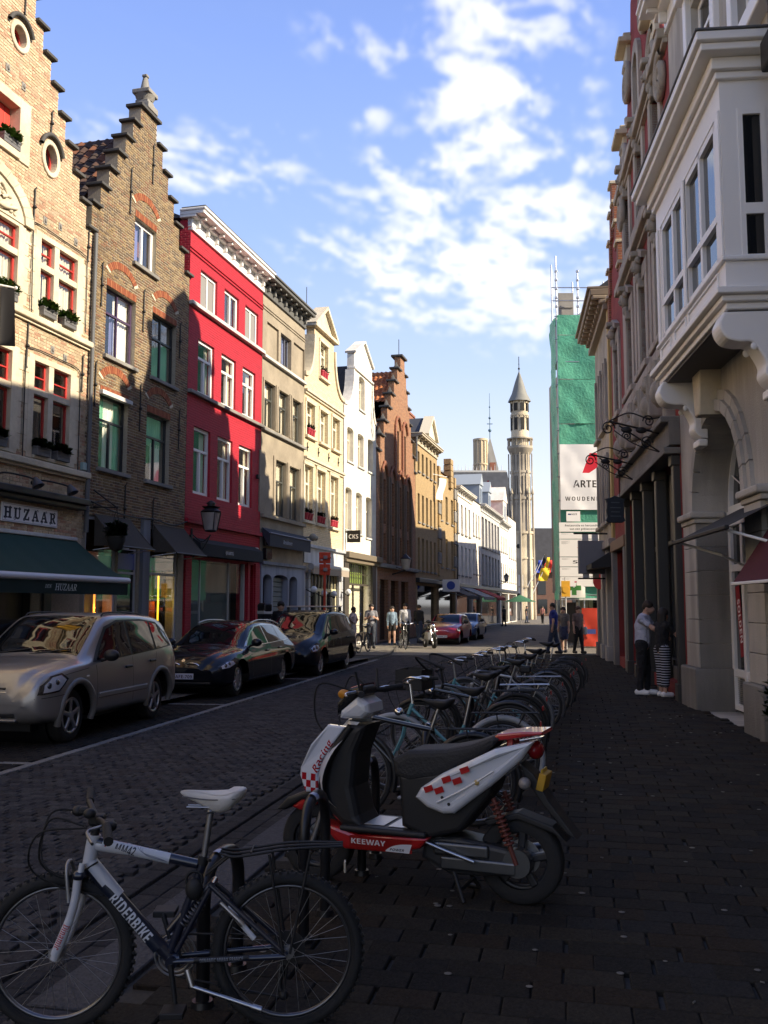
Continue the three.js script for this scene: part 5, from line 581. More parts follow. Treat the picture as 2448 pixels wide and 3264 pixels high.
{ // brick stepped house beyond
  const B = thing('stepped_house', 'narrow crimson house with stepped brick gable beyond the ornate house', 'house'); const c = -26.4, half = 1.6 + .02, y0 = 10.9, n = 4, run = .36, rise = .72;
  wall(B, steps(c, half, y0, n, run, rise), [[c - .5, 7.1, 1, 2.0], [c - .5, 4.9, 1, 1.4]].map((q) => hole(...q)).concat([hole(c - 1.2, .3, 2.4, 3)]), crimson, { t: .5 }); for (let i = 0; i <= n; i++) { const h = half - run * i, y = y0 + rise * i; for (const s of i === n ? [0] : [1, -1]) { const a = s ? c + s * (h + .1) : c - h - .1, b = s ? c + s * (h - run) : c + h + .1; add(B, 'coping', [rb(min(a, b), max(a, b), y, y + .1, -.55, .14, .02, 1)], M.stoneCream); add(B, 'step_brickwork', bx(min(a, b) + .08, max(a, b) - .02, y - rise + .02, y, -.5, .07), redBrick); } }
  add(B, 'side_wall', bx(c - half, c + half, 0, 10.8, -8, -1), whiteStone); add(B, 'roof', ext([[c - half, 10.8], [c + half, 10.8], [c, 13.4]], 7).translate(0, 0, -8), slateM); dressed(B, c - .5, 7.1, 1, 2.0); win(B, c - .5, 4.9, 1, 1.4, { fm: joinery });
  add(B, 'shop_fascia', [rb(c - half, c + half, 4.3, 4.6, -.05, .2, .02, 1), rb(c - half, c + half, 3.3, 3.6, -.05, .16, .02, 1)], mat([.2, .12, .07], .7)); add(B, 'shop_window', bx(c - 1.2, c + 1.2, .3, 3.2, -.3, -.26), M.shop); for (const e of [c - half, c + 1.25]) add(B, 'pier', rb(e, e + .36, 0, 3.3, -.05, .14, .02, 1), greyStone);
  settleR(B, RB, 26.4);
}
{ // cream house with deep bracketed cornice at the corner
  const B = thing('corner_house', 'cream corner house with deep wooden bracketed cornice before the scaffolding', 'house'), x0 = -33.2, x1 = -28.05, O = [-32.3, -30.6, -29.0].flatMap((x) => [[x - .45, 7.4, .9, 2.0], [x - .45, 4.4, .9, 2.0]]);
  wall(B, rect(x0, 0, x1 - x0, 10.9), [...O.map((q) => hole(...q)), hole(x0 + .5, .1, 4.1, 2.8)], dressing, { t: .4 }); add(B, 'side_wall', bx(x0 + .01, x1 - .01, 0, 10.85, -9, -.9), dressing); O.forEach((q) => { win(B, ...q, { fm: joinery, f: .08, z: -.1, rows: [.66], topPlain: true }); add(B, 'window_surround', [rb(q[0] - .14, q[0], q[1], q[1] + q[3] + .14, -.02, .07, .01, 1), rb(q[0] + q[2], q[0] + q[2] + .14, q[1], q[1] + q[3] + .14, -.02, .07, .01, 1), rb(q[0] - .2, q[0] + q[2] + .2, q[1] - .12, q[1], -.02, .14, .02, 1)], dressing); });
  const wd = mat([.22, .17, .12], .7); add(B, 'cornice', [rb(x0 - .3, x1, 10.7, 10.9, -.3, .2, .02, 1), rb(x0 - .3, x1, 11.15, 11.36, -.3, .58, .03, 1), rb(x0 - .34, x1, 11.36, 11.44, -.3, .66, .02, 1), bx(x0 - .3, x1, 10.9, 11.16, -.3, .1)], wd); for (let i = 0; i < 11; i++) { const x = x0 + .1 + i * .5; add(B, 'bracket', [rb(x - .08, x + .08, 11.02, 11.15, .08, .52, .04, 1), rb(x - .07, x + .07, 10.88, 11.04, .08, .32, .05, 1)], mat([.30, .24, .17], .7)); }
  add(B, 'roof', prismX(x0 - .2, x1, [[.3, 11.43], [-2.5, 13.4], [-6.5, 13.4], [-9, 11.5]]), slateM); add(B, 'corner_strip', [rb(x1 - .35, x1 - .02, 0, 10.7, -.05, .08, .02, 1)], mat([.42, .30, .10], .7)); add(B, 'string_course', rb(x0, x1, 3.5, 3.75, -.05, .2, .03, 1), dressing);
  for (const x of [x0, x0 + 1.6, x0 + 3.2]) add(B, 'shop_pier', [rb(x, x + .4, .5, 3.5, -.05, .12, .02, 1), rb(x - .05, x + .45, 0, .5, -.05, .18, .02, 1)], x === x0 ? greyStone : whiteStone); add(B, 'shop_window', bx(x0 + .5, x1 - .5, .3, 2.9, -.25, -.2), M.shop); add(B, 'shop_awning', prismX(x1 - 2.2, x1 - .1, [[.05, 3.4], [.7, 3.0], [.7, 2.85], [.05, 2.9]]), M.black);
  settleR(B, RB, 30.6);
}
// iron brackets, hanging plaque, projecting panel
function scrollBracket(p, ry, label) { const b = thing('iron_bracket', label, 'bracket', p, ry, 'scrolled wrought iron sign brackets'); const sp = (x, y, r, d, n = 22) => tube(Array.from({ length: n }, (_, i) => { const q = r * (1 - i / (n + 3)), t = i * .5; return [x + d * q * cos(t), y + q * sin(t), 0]; }), .014, 60, 5); add(b, 'arm', [rod([0, .05, 0], [-1.1, .28, 0], .02), rod([0, -.35, 0], [-.9, .2, 0], .016), rod([0, -.5, 0], [0, .4, 0], .025)], M.iron); add(b, 'scrollwork', [sp(-1.12, .14, .14, 1), sp(-.3, .3, .12, -1), sp(-.35, -.12, .13, 1), sp(-.75, .0, .09, -1), tube([[-1.1, .28, 0], [-.7, .45, 0], [-.3, .35, 0], [0, .4, 0]], .014, 24, 5), tube([[-1.0, .1, 0], [-.6, -.15, 0], [-.1, -.3, 0]], .012, 20, 5)], M.iron); for (const x of [-.45, -.75]) add(b, 'leaf_ornament', ball(x, .12, 0, .09, 1.3, .7, .5, 8, 6), M.iron); return b; }
scrollBracket([5.42, 5.0, -18], .13, 'wrought iron bracket with spiral end nearest to the oriel'); scrollBracket([5.95, 5.0, -22], .13, 'wrought iron bracket with spiral end above the dark plaque');
{ const b = thing('hanging_plaque', 'dark scalloped hanging plaque below the farther iron bracket', 'sign', [5.42, 3.68, -22], .13); add(b, 'plate', ext([[-.24, .05], [-.16, 0], [.16, 0], [.24, .05], [.2, .14], [.22, .3], [.2, .46], [.24, .56], [.14, .58], [0, .64], [-.14, .58], [-.24, .56], [-.2, .46], [-.22, .3], [-.2, .14]], .05, { b: .008 }), mat([.035, .042, .052], .5)); add(b, 'chain', [rod([-.12, .58, .03], [-.12, 1.3, .03], .01), rod([.12, .58, .03], [.12, 1.3, .03], .01)], M.iron); add(b, 'faded_lettering', [.14, .24, .34, .46].map((y, i) => rb(-.13 + .02 * (i % 2), .13 - .03 * (i % 2), y, y + .025, .058, .062, .002, 1)), mat([.10, .115, .13], .7)); }
{ const b = thing('projecting_panel', 'square grey projecting panel between two black bars before the scaffold boards', 'sign', [6.62, 2.75, -30], .13); add(b, 'panel', rb(-.44, .42, 0, 1.06, -.06, .06, .015, 1), mat([.24, .24, .25], .7)); add(b, 'bar', rb(-.58, .66, 1.26, 1.31, -.03, .03, .01, 1), M.black); add(b, 'bar', rb(-.46, .68, -.17, -.12, -.03, .03, .01, 1), M.black); for (const x of [-.2, .12]) for (const [p, q] of [[1.06, 1.27], [-.14, 0]]) add(b, 'strap', rb(x - .1, x + .1, p, q, -.02, .02, .008, 1), mat([.55, .55, .53], .6)); }
// ---------- scaffolded corner building ----------
{
  const Z = -40.5, X0 = 7.62, X1 = 13.6, S = thing('scaffolded_building', 'stone corner building hidden behind green netted scaffolding', 'building', [10.8, 0, Z - 1.4], -.02);
  add(S, 'wall', [bx(-2.2, 3.4, 2.4, 13.2, -7, 0), bx(1.1, 3.4, 0, 2.4, -7, 0), bx(-2.2, -1.75, 0, 2.4, -.5, 0)], dressing); add(S, 'lintel', bx(-2.2, 1.1, 1.9, 2.4, -.5, -.02), M.black); add(S, 'doorway', bx(-1.8, 1.1, 0, 1.9, -7, -3), M.room); add(S, 'upper_block', [bx(-2.6, -1.35, 13.3, 15.3, -3, -1), bx(-1.1, .1, 13.3, 14.2, -3, -.5)], mat([.30, .28, .26], .9)); add(S, 'cornice', [bx(.0, 3.4, 13.4, 14.5, -3, .5), bx(-.1, 3.4, 14.5, 14.9, -3.2, .8)], mat([.42, .40, .36], .9));
  const B = thing('scaffolding', 'tall tube scaffolding wrapped in green netting on the right', 'scaffold', [X0, 0, Z], 0), tb = M.steel;
  for (const x of [0, .95, 2.35, 4.3, 5.9]) for (const z of [0, -1.1]) add(B, 'standard', rod([x, 0, z], [x, x < .5 ? 17.2 : x < 3 ? 16.4 : 15, z], .04, .035, 8), tb); for (const y of [14.9, 15.3, 15.7, 16.1, 16.5]) for (const x of [0, .95]) add(B, 'coupler', rb(x - .06, x + .06, y - .05, y + .05, -.05, .07, .02, 1), tb); add(B, 'screen_panel', [rb(.22, .9, 14.5, 15.75, -.75, -.68, .01, 1), rb(.25, .87, 15.05, 15.1, -.68, -.64, .01, 1)], mat([.30, .28, .25], .8, { map: TX.mottle })); add(B, 'brace', rod([.95, 14.5, .05], [2.35, 15.6, .05], .026), tb);
  for (let y = 2.2; y < 15; y += 1.02) { add(B, 'ledger', rod([-.1, y, .03], [6, y, .03], .026, .026, 8), tb); add(B, 'transom', [rod([0, y, .05], [0, y, -1.2], .024), rod([2.35, y, .05], [2.35, y, -1.2], .024)], tb); } for (const y of [15.4, 16.0]) add(B, 'guard_rail', rod([-.2, y - .25, .03], [4.4, y - .25, .03], .024), tb); for (const y of [4.1, 6.2, 8.2, 10.3, 12.3, 14.3]) add(B, 'deck_board', bx(-.05, 5.9, y, y + .05, -1.05, -.1), mat([.25, .17, .09], .9));
  const net = mat([.12, .54, .35], .85, { side: THREE.DoubleSide, transmission: .4, thickness: 0, map: TX.mottle, bumpMap: TX.mottleB, bumpScale: .012 });
  const clothG = (w, h, s, amp = .08) => { const g = new THREE.PlaneGeometry(w, h, Math.ceil(w * 7), Math.ceil(h * 7)), p = g.attributes.position; for (let i = 0; i < p.count; i++) { const x = p.getX(i), y = p.getY(i); p.setZ(i, amp * (fbm(x * .9 + s, y * .7 + s * 3, 60, 4) - .5) * 2 + amp * .5 * abs(((x * .8 + y * .6 + s) % 1)) - amp * .3); } g.computeVertexNormals(); return g; };
  let y = 14.5; for (const [h, s] of [[.92, 1], [1.98, 2], [1.98, 3], [1.98, 4]]) { const q = y - h; if (q > 2) add(B, 'net', clothG(5.9, h - .03, s).translate(2.95, y - h / 2, .1), net); y = q; } add(B, 'net', clothG(5.9, 3.9, 9, .1).translate(2.95, 3.98, .06), net);
  add(B, 'side_net', [clothG(1.2, 12.4, 5).rotateY(-PI / 2).translate(-.08, 8.2, -.6)], net);
  add(B, 'entrance_frame', [bx(-.05, .12, 0, 2.05, -.1, .02), bx(1.4, 1.55, 0, 2.05, -1.2, -1.0)], mat([.42, .36, .26], .8)); add(B, 'lower_band', bx(-.05, 5.9, 1.98, 2.06, .08, .12), M.offWhite);
  // printed banners and boards hung on the scaffold are things of their own
  const hang = (name, label, w, h, x, yb, z, tm, folds) => { const b = thing(name, label, 'banner', [X0 + x, yb, Z + z], 0); const g = clothG(w, h, x * 7 + yb, folds); add(b, 'cloth', g.translate(w / 2, h / 2, 0), tm, { uv: true }); return b; };
  const T = (w, h, draw) => mat([1, 1, 1], .8, { map: canvasTex(w, h, draw), side: THREE.DoubleSide });
  hang('banner', 'large white banner with red letter mark and dark capitals on the netting', 4.2, 2.85, -.02, 5.85, .22, T(1470, 998, (x) => { x.fillStyle = '#e6e4e1'; x.fillRect(0, 0, 1470, 998); x.fillStyle = '#c8102c'; x.beginPath(); x.moveTo(335, 440); x.lineTo(455, 135); x.lineTo(665, 135); x.lineTo(790, 440); x.lineTo(660, 440); x.lineTo(640, 380); x.lineTo(610, 325); x.lineTo(440, 440); x.fill(); x.fillStyle = '#2b2422'; x.font = 'bold 150px sans-serif'; x.textBaseline = 'alphabetic'; x.fillText('ARTE', 195, 660); x.font = 'bold 86px sans-serif'; let cx = 70; for (const ch of 'WOUDENBERG') { x.fillText(ch, cx, 862); cx += x.measureText(ch).width + 14; } x.fillStyle = '#e6e4e1'; x.beginPath(); x.moveTo(200, 660); x.lineTo(232, 600); x.lineTo(262, 560); x.lineTo(262, 590); x.fill(); }), .05);
  const sgn = (label, w, h, x, yb, draw, cw, ch) => { const b = thing('site_board', label, 'sign', [X0 + x, yb, Z + .2], 0, 'white boards fixed to the scaffolding'); add(b, 'board', rb(0, w, 0, h, -.03, 0, .006, 1), M.whitePaint); add(b, 'print', sheet(w - .01, h - .01).translate(w / 2, h / 2, .003), T(cw, ch, draw), { uv: true }); };
  sgn('small white board with blue mark below the large banner', .6, .44, .22, 5.34, (x) => { x.fillStyle = '#e9e7e2'; x.fillRect(0, 0, 256, 188); x.fillStyle = '#27356e'; x.fillRect(28, 40, 60, 26); x.fillStyle = '#333'; x.font = 'bold 44px sans-serif'; x.fillText('NICK', 92, 68); }, 256, 188);
  sgn('wide white board with two lines of small print', 2.3, .4, -.1, 4.9, (x) => { x.fillStyle = '#e6e2da'; x.fillRect(0, 0, 768, 132); x.fillStyle = '#333'; x.font = 'bold 40px sans-serif'; x.fillText('Restauratie en herconditionering', 80, 56); x.fillText('van een geklasseerd pand', 150, 106); }, 768, 132);
  const col = [[.29, 4.58], [.72, 3.82], [.40, 3.40], [.38, 2.98 + .0], [.38, 2.6 - .0]]; const names = ['uppermost of the stacked contractor boards', 'tall contractor board with a small red triangle', 'contractor board with a black knot mark', 'contractor board with plain small print', 'lowest of the stacked contractor boards']; let yb = 4.88; [.26, .74, .40, .40, .40].forEach((h, i) => { yb -= h + .025; sgn(`white ${names[i]}`, 2.1, h, -.1, yb, (x) => { x.fillStyle = '#e4e0d8'; x.fillRect(0, 0, 512, 256); x.fillStyle = '#8a8580'; for (let k = 0; k < 6; k++) { x.fillRect(20, 24 + k * 8, 90 - (k % 3) * 20, 3); if (h > .3) { x.fillRect(330, 40 + k * 30, 150 - (k % 3) * 30, 6); } } if (i === 1) { x.strokeStyle = '#b8392c'; x.lineWidth = 8; x.beginPath(); x.moveTo(190, 120); x.lineTo(225, 95); x.lineTo(225, 140); x.closePath(); x.stroke(); } if (i === 2) { x.fillStyle = '#222'; x.font = 'bold 120px sans-serif'; x.fillText('S', 130, 170); } if (i === 4) { x.fillStyle = '#b03a50'; x.fillRect(150, 110, 24, 40); } }, 512, 256); });
  hang('banner', 'small white banner with a green cross above the passage', 1.02, .95, -.05, 2.08, .18, T(256, 238, (x) => { x.fillStyle = '#e2dfd2'; x.fillRect(0, 0, 256, 238); x.fillStyle = '#3a7a35'; x.fillRect(112, 60, 50, 150); x.fillRect(62, 108, 150, 52); x.fillStyle = '#dfe8d8'; x.fillRect(128, 108, 16, 20); }), .06);
  const tarp = thing('tarpaulin', 'orange red plastic sheeting at the foot of the scaffolding', 'tarpaulin', [X0 + .82, 0, Z + .1], 0); add(tarp, 'sheet', clothG(2.6, 1.62, 33, .12).translate(1.3, .83, 0), mat([.50, .045, .02], .45, { side: THREE.DoubleSide })); add(tarp, 'printed_patch', bx(.1, .55, .55, .75, .14, .15), mat([.03, .05, .2], .6));
}
for (const [x, y, z, l] of [[7.4, 2.45, -38.5, 'small yellow round sign on the scaffold corner post']]) { const b = thing('warning_sign', l, 'sign', [x, 0, z], 0); add(b, 'post', rod([0, 0, 0], [0, 2.9, 0], .03), M.offWhite); add(b, 'plate', [rb(-.18, .18, 2.1, 2.75, .03, .05, .03, 1)], mat([.70, .36, .02], .6)); add(b, 'disc', tf(new THREE.CylinderGeometry(.14, .14, .02, 18).rotateX(PI / 2), [0, 2.4, .06]), mat([.7, .36, .03], .5)); }
{ const b = thing('no_entry_sign', 'red traffic sign seen edge on by the corner house', 'sign', [7.45, 0, -32.4], -.9); add(b, 'post', rod([0, 0, 0], [0, 3.1, 0], .035), M.dullSteel); add(b, 'disc', tf(new THREE.CylinderGeometry(.3, .3, .02, 24).rotateX(PI / 2), [0, 2.6, .05]), mat([.5, .02, .03], .5)); }
// ---------- rows outside the frame that shade the street and show in the reflections ----------
function plainHouse(label, p, ry, w, h, m, d = 9) { const B = thing('street_house', label, 'house', p, ry), O = []; for (let y = 4; y < h - 2.2; y += 3) for (let i = 0; i < Math.round(w / 2.2); i++) { const q = w / Math.round(w / 2.2); O.push([-w / 2 + q * (i + .28), y, q * .44, 1.7]); } wall(B, rect(-w / 2, 0, w, h), [...O.map((q) => hole(...q)), hole(-w / 2 + .5, .1, w - 1, 2.9)], m); add(B, 'side_wall', bx(-w / 2 + .02, w / 2 - .02, 0, h - .05, -d, -.7), m); O.forEach((q) => win(B, ...q, { rows: [.66], topPlain: true })); add(B, 'shopfront', bx(-w / 2 + .5, w / 2 - .5, .1, 3, -.3, -.2), M.shop); add(B, 'cornice', [rb(-w / 2, w / 2, h - .3, h, -.3, .35, .03, 1), rb(-w / 2, w / 2, 3.2, 3.5, -.1, .2, .03, 1)], M.offWhite); add(B, 'roof', prismX(-w / 2, w / 2, [[.2, h], [-d / 2, h + (d < 9 ? 1 : .6)], [-d, h]]), slateM); return B; }
plainHouse('grey rendered house behind the viewer on the right', atR(RA, 4.3), yawR(RA), 8.3, 12.9, wallM([.40, .37, .33])); plainHouse('cream rendered house further behind the viewer on the right', atR(RA, -4.2), yawR(RA), 8.3, 12.9, wallM([.50, .45, .36])); plainHouse('ochre house far behind the viewer on the right', atR(RA, -13), yawR(RA), 8.8, 12.6, yellowBrick);
plainHouse('cream plastered house left of the picture edge', atL(9.0), yawL, 8.3, 11.2, wallM([.6, .52, .38])); plainHouse('pale yellow house behind the viewer on the left', atL(.5), yawL, 8.3, 12, wallM([.58, .46, .25])); plainHouse('white house far behind the viewer on the left', atL(-8.2), yawL, 8.3, 11.5, whiteWall);
plainHouse('brick house behind the scaffolding on the right row', [12.4, 0, -52.5], yawR({ t: .16 }), 12, 12.2, redBrick); plainHouse('pale house hidden further along the right row', [14.6, 0, -65.5], yawR({ t: .16 }), 13, 11.6, whiteWall); plainHouse('ochre house hidden far along the right row', [17.5, 0, -80], yawR({ t: .2 }), 14.5, 11.6, yellowBrick);
// ---------- ground ----------
const KT = Math.atan(.2), kd = V(sin(KT), 0, -cos(KT)), kq = V(cos(KT), 0, sin(KT)), K0 = V(-2.4, 0, 0), WALK = .045, ROAD = -.045;
const onK = (a, q) => K0.clone().addScaledVector(kd, a).addScaledVector(kq, q);   // a along the kerb, q across it towards the right
struct('ground', bx(-400, 400, -.6, -.12, -700, 60), mat([.05, .047, .043], .95, { map: TX.mottle }));
struct('road', bx(-12, 60, -.12, ROAD - .026, -175, 12), mat([.045, .042, .04], .95, { map: TX.fine }));
// stones: one unit per shape, set individually
function stones(owner, name, list, tones, seed, nPart, seen, rough = 1) {  // list: [centre, yaw, length, width, top]
  const R = rng(seed), e = .006, mk = (l, w) => { const g = new THREE.BufferGeometry(), P = [], a = l / 2, b = w / 2, c = a - e, d = b - e, q = (p1, p2, p3, p4) => { for (const v of [p1, p2, p3, p1, p3, p4]) P.push(...v); }; const T = [[-c, 0, d], [c, 0, d], [c, 0, -d], [-c, 0, -d]], S = [[-a, -e, b], [a, -e, b], [a, -e, -b], [-a, -e, -b]], U = S.map(([x, , z]) => [x, -.05, z]); q(...T); for (let i = 0; i < 4; i++) { const j = (i + 1) % 4; q(S[i], S[j], T[j], T[i]); q(U[i], U[j], S[j], S[i]); } g.setAttribute('position', new THREE.Float32BufferAttribute(P, 3)); g.computeVertexNormals(); g.setAttribute('uv', new THREE.Float32BufferAttribute(new Float32Array(P.length / 3 * 2), 2)); return g; };
  const ms = tones.map((t) => mat(t, .95, { specularIntensity: .18, map: TX.fine, bumpMap: TX.fineB, bumpScale: .0035 }));
  const it = list.map(([c, yaw, l, w, top]) => ({ c, yaw, l, w, top, id: Math.floor(R() * tones.length), tx: (R() - .5) * .016 * rough, tz: (R() - .5) * .016 * rough, h: (R() - .5) * .0035 * rough, d: c.length() }));
  const vis = it.filter((s) => seen(s)).sort((p, q) => p.d - q.d), near = new Set(vis.slice(0, nPart)), rest = tones.map(() => []), cache = {};
  for (const s of it) { const M4 = new THREE.Matrix4().compose(V(s.c.x, s.top + s.h, s.c.z), new THREE.Quaternion().setFromEuler(new THREE.Euler(s.tx, s.yaw, s.tz)), V(1, 1, 1)), k = `${s.l.toFixed(2)},${s.w.toFixed(2)}`, g = cache[k] ??= metric(mk(s.l, s.w)); if (near.has(s)) { const e2 = new THREE.Mesh(g, ms[s.id]); e2.name = name; e2.applyMatrix4(M4); e2.castShadow = e2.receiveShadow = true; owner.add(e2); } else { const q = g.clone().applyMatrix4(M4), u = q.attributes.uv; for (let i = 0; i < u.count; i++) u.setXY(i, u.getX(i) + s.c.x * 3.1, u.getY(i) + s.c.z * 2.7); rest[s.id].push(q); } }
  rest.forEach((r, i) => { if (r.length) { const e2 = new THREE.Mesh(mergeGeometries(r), ms[i]); e2.name = `${name}_field`; e2.userData.kind = 'stuff'; e2.castShadow = e2.receiveShadow = true; owner.add(e2); } });
}
const inView = (s) => { const d = -s.c.z; return d > 3.75 && abs(s.c.x) / d < .41; };
const rightWall = (d) => d < 16.4 ? 3.87 + .09 * d : 3.122 + .134 * d;
const base = {};
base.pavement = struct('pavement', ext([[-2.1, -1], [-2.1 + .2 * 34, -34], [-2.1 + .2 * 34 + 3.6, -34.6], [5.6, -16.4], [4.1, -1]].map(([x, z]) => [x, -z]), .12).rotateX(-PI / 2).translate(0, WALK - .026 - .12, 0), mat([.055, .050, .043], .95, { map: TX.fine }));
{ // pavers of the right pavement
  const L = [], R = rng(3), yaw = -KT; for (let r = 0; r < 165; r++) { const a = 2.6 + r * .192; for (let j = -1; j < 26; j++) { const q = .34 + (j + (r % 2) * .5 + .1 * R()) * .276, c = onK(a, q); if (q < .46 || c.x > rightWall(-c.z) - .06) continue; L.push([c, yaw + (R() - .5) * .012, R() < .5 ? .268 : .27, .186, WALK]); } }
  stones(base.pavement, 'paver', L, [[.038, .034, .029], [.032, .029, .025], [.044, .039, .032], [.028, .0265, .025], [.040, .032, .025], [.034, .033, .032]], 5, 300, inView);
}
base.kerb = struct('kerb', [bx(0, .01, -.2, -.19, 0, .01)], M.blueStone);
{ const L = []; for (let i = 0; i < 36; i++) L.push([onK(2 + i * .92, .17), PI / 2 - KT, .9, .3, WALK + .004]); stones(base.kerb, 'kerb_stone', L, [[.10, .098, .105], [.088, .087, .094], [.108, .106, .11]], 7, 60, inView); const g = bx(-.15, .15, ROAD - .1, WALK - .05, -16, 16).rotateY(-KT); const p = onK(17.5, .17); add(base.kerb, 'kerb_body', g.translate(p.x, 0, p.z), M.blueStone); }
base.gutter = struct('gutter', [bx(0, .01, -.2, -.19, 0, .01)], M.blueStone);
{ const L = [], R = rng(12); for (let c = 0; c < 3; c++) for (let i = 0; i < 150; i++) L.push([onK(2 + i * .21 + R() * .02 + c * .07, -.12 - c * .17), PI / 2 - KT + (R() - .5) * .02, .2, .145, ROAD - .012 * (c === 1) + .002]); stones(base.gutter, 'gutter_stone', L, [[.052, .05, .052], [.045, .044, .047], [.06, .057, .058]], 9, 120, inView); }
const parkX = (d) => -6.0 + .18 * d;
base.carriageway = struct('carriageway', [bx(0, .01, -.2, -.19, 0, .01)], M.blueStone);
{ // setts of the carriageway in shallow arcs
  const L = [], R = rng(21); for (let r = 0; r < 400; r++) for (let j = 0; j < 46; j++) { const q = -.66 - (j + (r % 2) * .5) * .132 + (R() - .5) * .03, a = 2.4 + r * .104 + .07 * cos((q + .6) * 1.35) + (R() - .5) * .022, c = onK(a, q), d = -c.z; if (d > 34.5 || c.x < parkX(d) + .14 || d < 2.4) continue; L.push([c, -KT + .09 * sin((q + .6) * 1.35) + (R() - .5) * .16, R() < .3 ? .118 : .125, .098, ROAD]); }
  stones(base.carriageway, 'sett', L, [[.070, .068, .072], [.060, .059, .064], [.080, .077, .079], [.066, .060, .060], [.088, .085, .086], [.052, .051, .056]], 23, 300, inView, 1.6);
}
base.parking = struct('parking_bay', [bx(0, .01, -.2, -.19, 0, .01)], M.blueStone);
{ const L = [], R = rng(31), t = Math.atan(.18); for (let r = 0; r < 200; r++) for (let j = 0; j < 11; j++) { const d = 5 + r * .15, x = parkX(d) - .1 - (j + (r % 2) * .5) * .205; if (d > 31) continue; L.push([V(x, 0, -d + (R() - .5) * .01), -t, .193, .14, ROAD]); } stones(base.parking, 'parking_sett', L, [[.036, .033, .03], [.031, .029, .028], [.042, .037, .033]], 33, 200, inView);
  const W = []; for (let i = 0; i < 75; i++) { const d = 5 + i * .36; W.push([V(parkX(d) + .03, 0, -d), PI / 2 - t, .35, .11, ROAD + .006]); } for (const d of [11.0, 17.4, 23.4]) for (let i = 0; i < 6; i++) W.push([V(parkX(d) - .2 - i * .35, 0, -d - .05 * i), -t, .34, .1, ROAD + .006]); stones(base.parking, 'marking_stone', W, [[.30, .29, .28], [.26, .25, .24]], 35, 120, inView); }
base.left = struct('far_pavement', ext([[atL(0)[0], 0], [atL(112)[0], -atL(112)[2]], [parkX(112) - 9, 112], [.2, 34], [parkX(31) - .1, 31], [parkX(30.5) - 2.2, 30.5], [parkX(5) - 2.3, 5], [parkX(0) - 2.3, 0]], .16).rotateX(-PI / 2).translate(0, WALK - .16, 0), mat([.13, .118, .10], .9, { map: rep(dtex(512, (u, v) => { const x = u * 6, y = v * 8, fx = (x + (Math.floor(y) % 2) * .5) % 1, fy = y % 1, e = min(min(fx, 1 - fx) * 1.3, min(fy, 1 - fy)); return (.62 + .38 * sst(.02, .09, e)) * (.8 + .3 * fbm(u * 20, v * 20, 8, 4, 20)); }), 1.8, 1.6) }));
struct('square_paving', bx(-10, 90, ROAD - .03, ROAD - .001, -175, -34.6), mat([.19, .17, .14], .9, { map: TX.mottle, bumpMap: TX.fineB, bumpScale: .01 }));
{ const R = rng(91), g = []; for (let i = 0; i < 150; i++) { const c = onK(3.6 + R() * 13, .5 + R() * 4); if (i > 46) { if (c.x < rightWall(-c.z) - .1) g.push(ball(c.x, WALK + .004, c.z, .012 + R() * .012, 1, .12, 1, 8, 4)); continue; } if (c.x > rightWall(-c.z) - .1) continue; const a = R() * 6; g.push(rod([c.x, WALK + .007, c.z], [c.x + .02 * cos(a), WALK + .007, c.z + .02 * sin(a)], .004, .004, 5)); } const o = single('litter', 'scattered pale cigarette ends, gum spots and scraps on the right pavement', 'litter', g, mat([.16, .15, .135], .9), [0, 0, 0]); o.userData.kind = 'stuff'; }
// ---------- vehicles ----------
const csg = new Evaluator(); csg.attributes = ['position', 'normal']; csg.useGroups = false;
const spline = (tab, k) => { const xs = tab.map((t) => t[0]), n = xs.length; return (x) => { let i = 0; if (x <= xs[0]) return tab[0][k]; if (x >= xs[n - 1]) return tab[n - 1][k]; while (xs[i + 1] < x) i++; const t = (x - xs[i]) / (xs[i + 1] - xs[i]), p = (j) => tab[clamp(j, 0, n - 1)][k], d = (j) => (j <= 0 || j >= n - 1) ? (p(min(j + 1, n - 1)) - p(max(j - 1, 0))) / (xs[min(j + 1, n - 1)] - xs[max(j - 1, 0)]) : (p(j + 1) - p(j - 1)) / (xs[j + 1] - xs[j - 1]), h = xs[i + 1] - xs[i], t2 = t * t, t3 = t2 * t; return (2 * t3 - 3 * t2 + 1) * p(i) + (t3 - 2 * t2 + t) * h * d(i) + (-2 * t3 + 3 * t2) * p(i + 1) + (t3 - t2) * h * d(i + 1); }; };
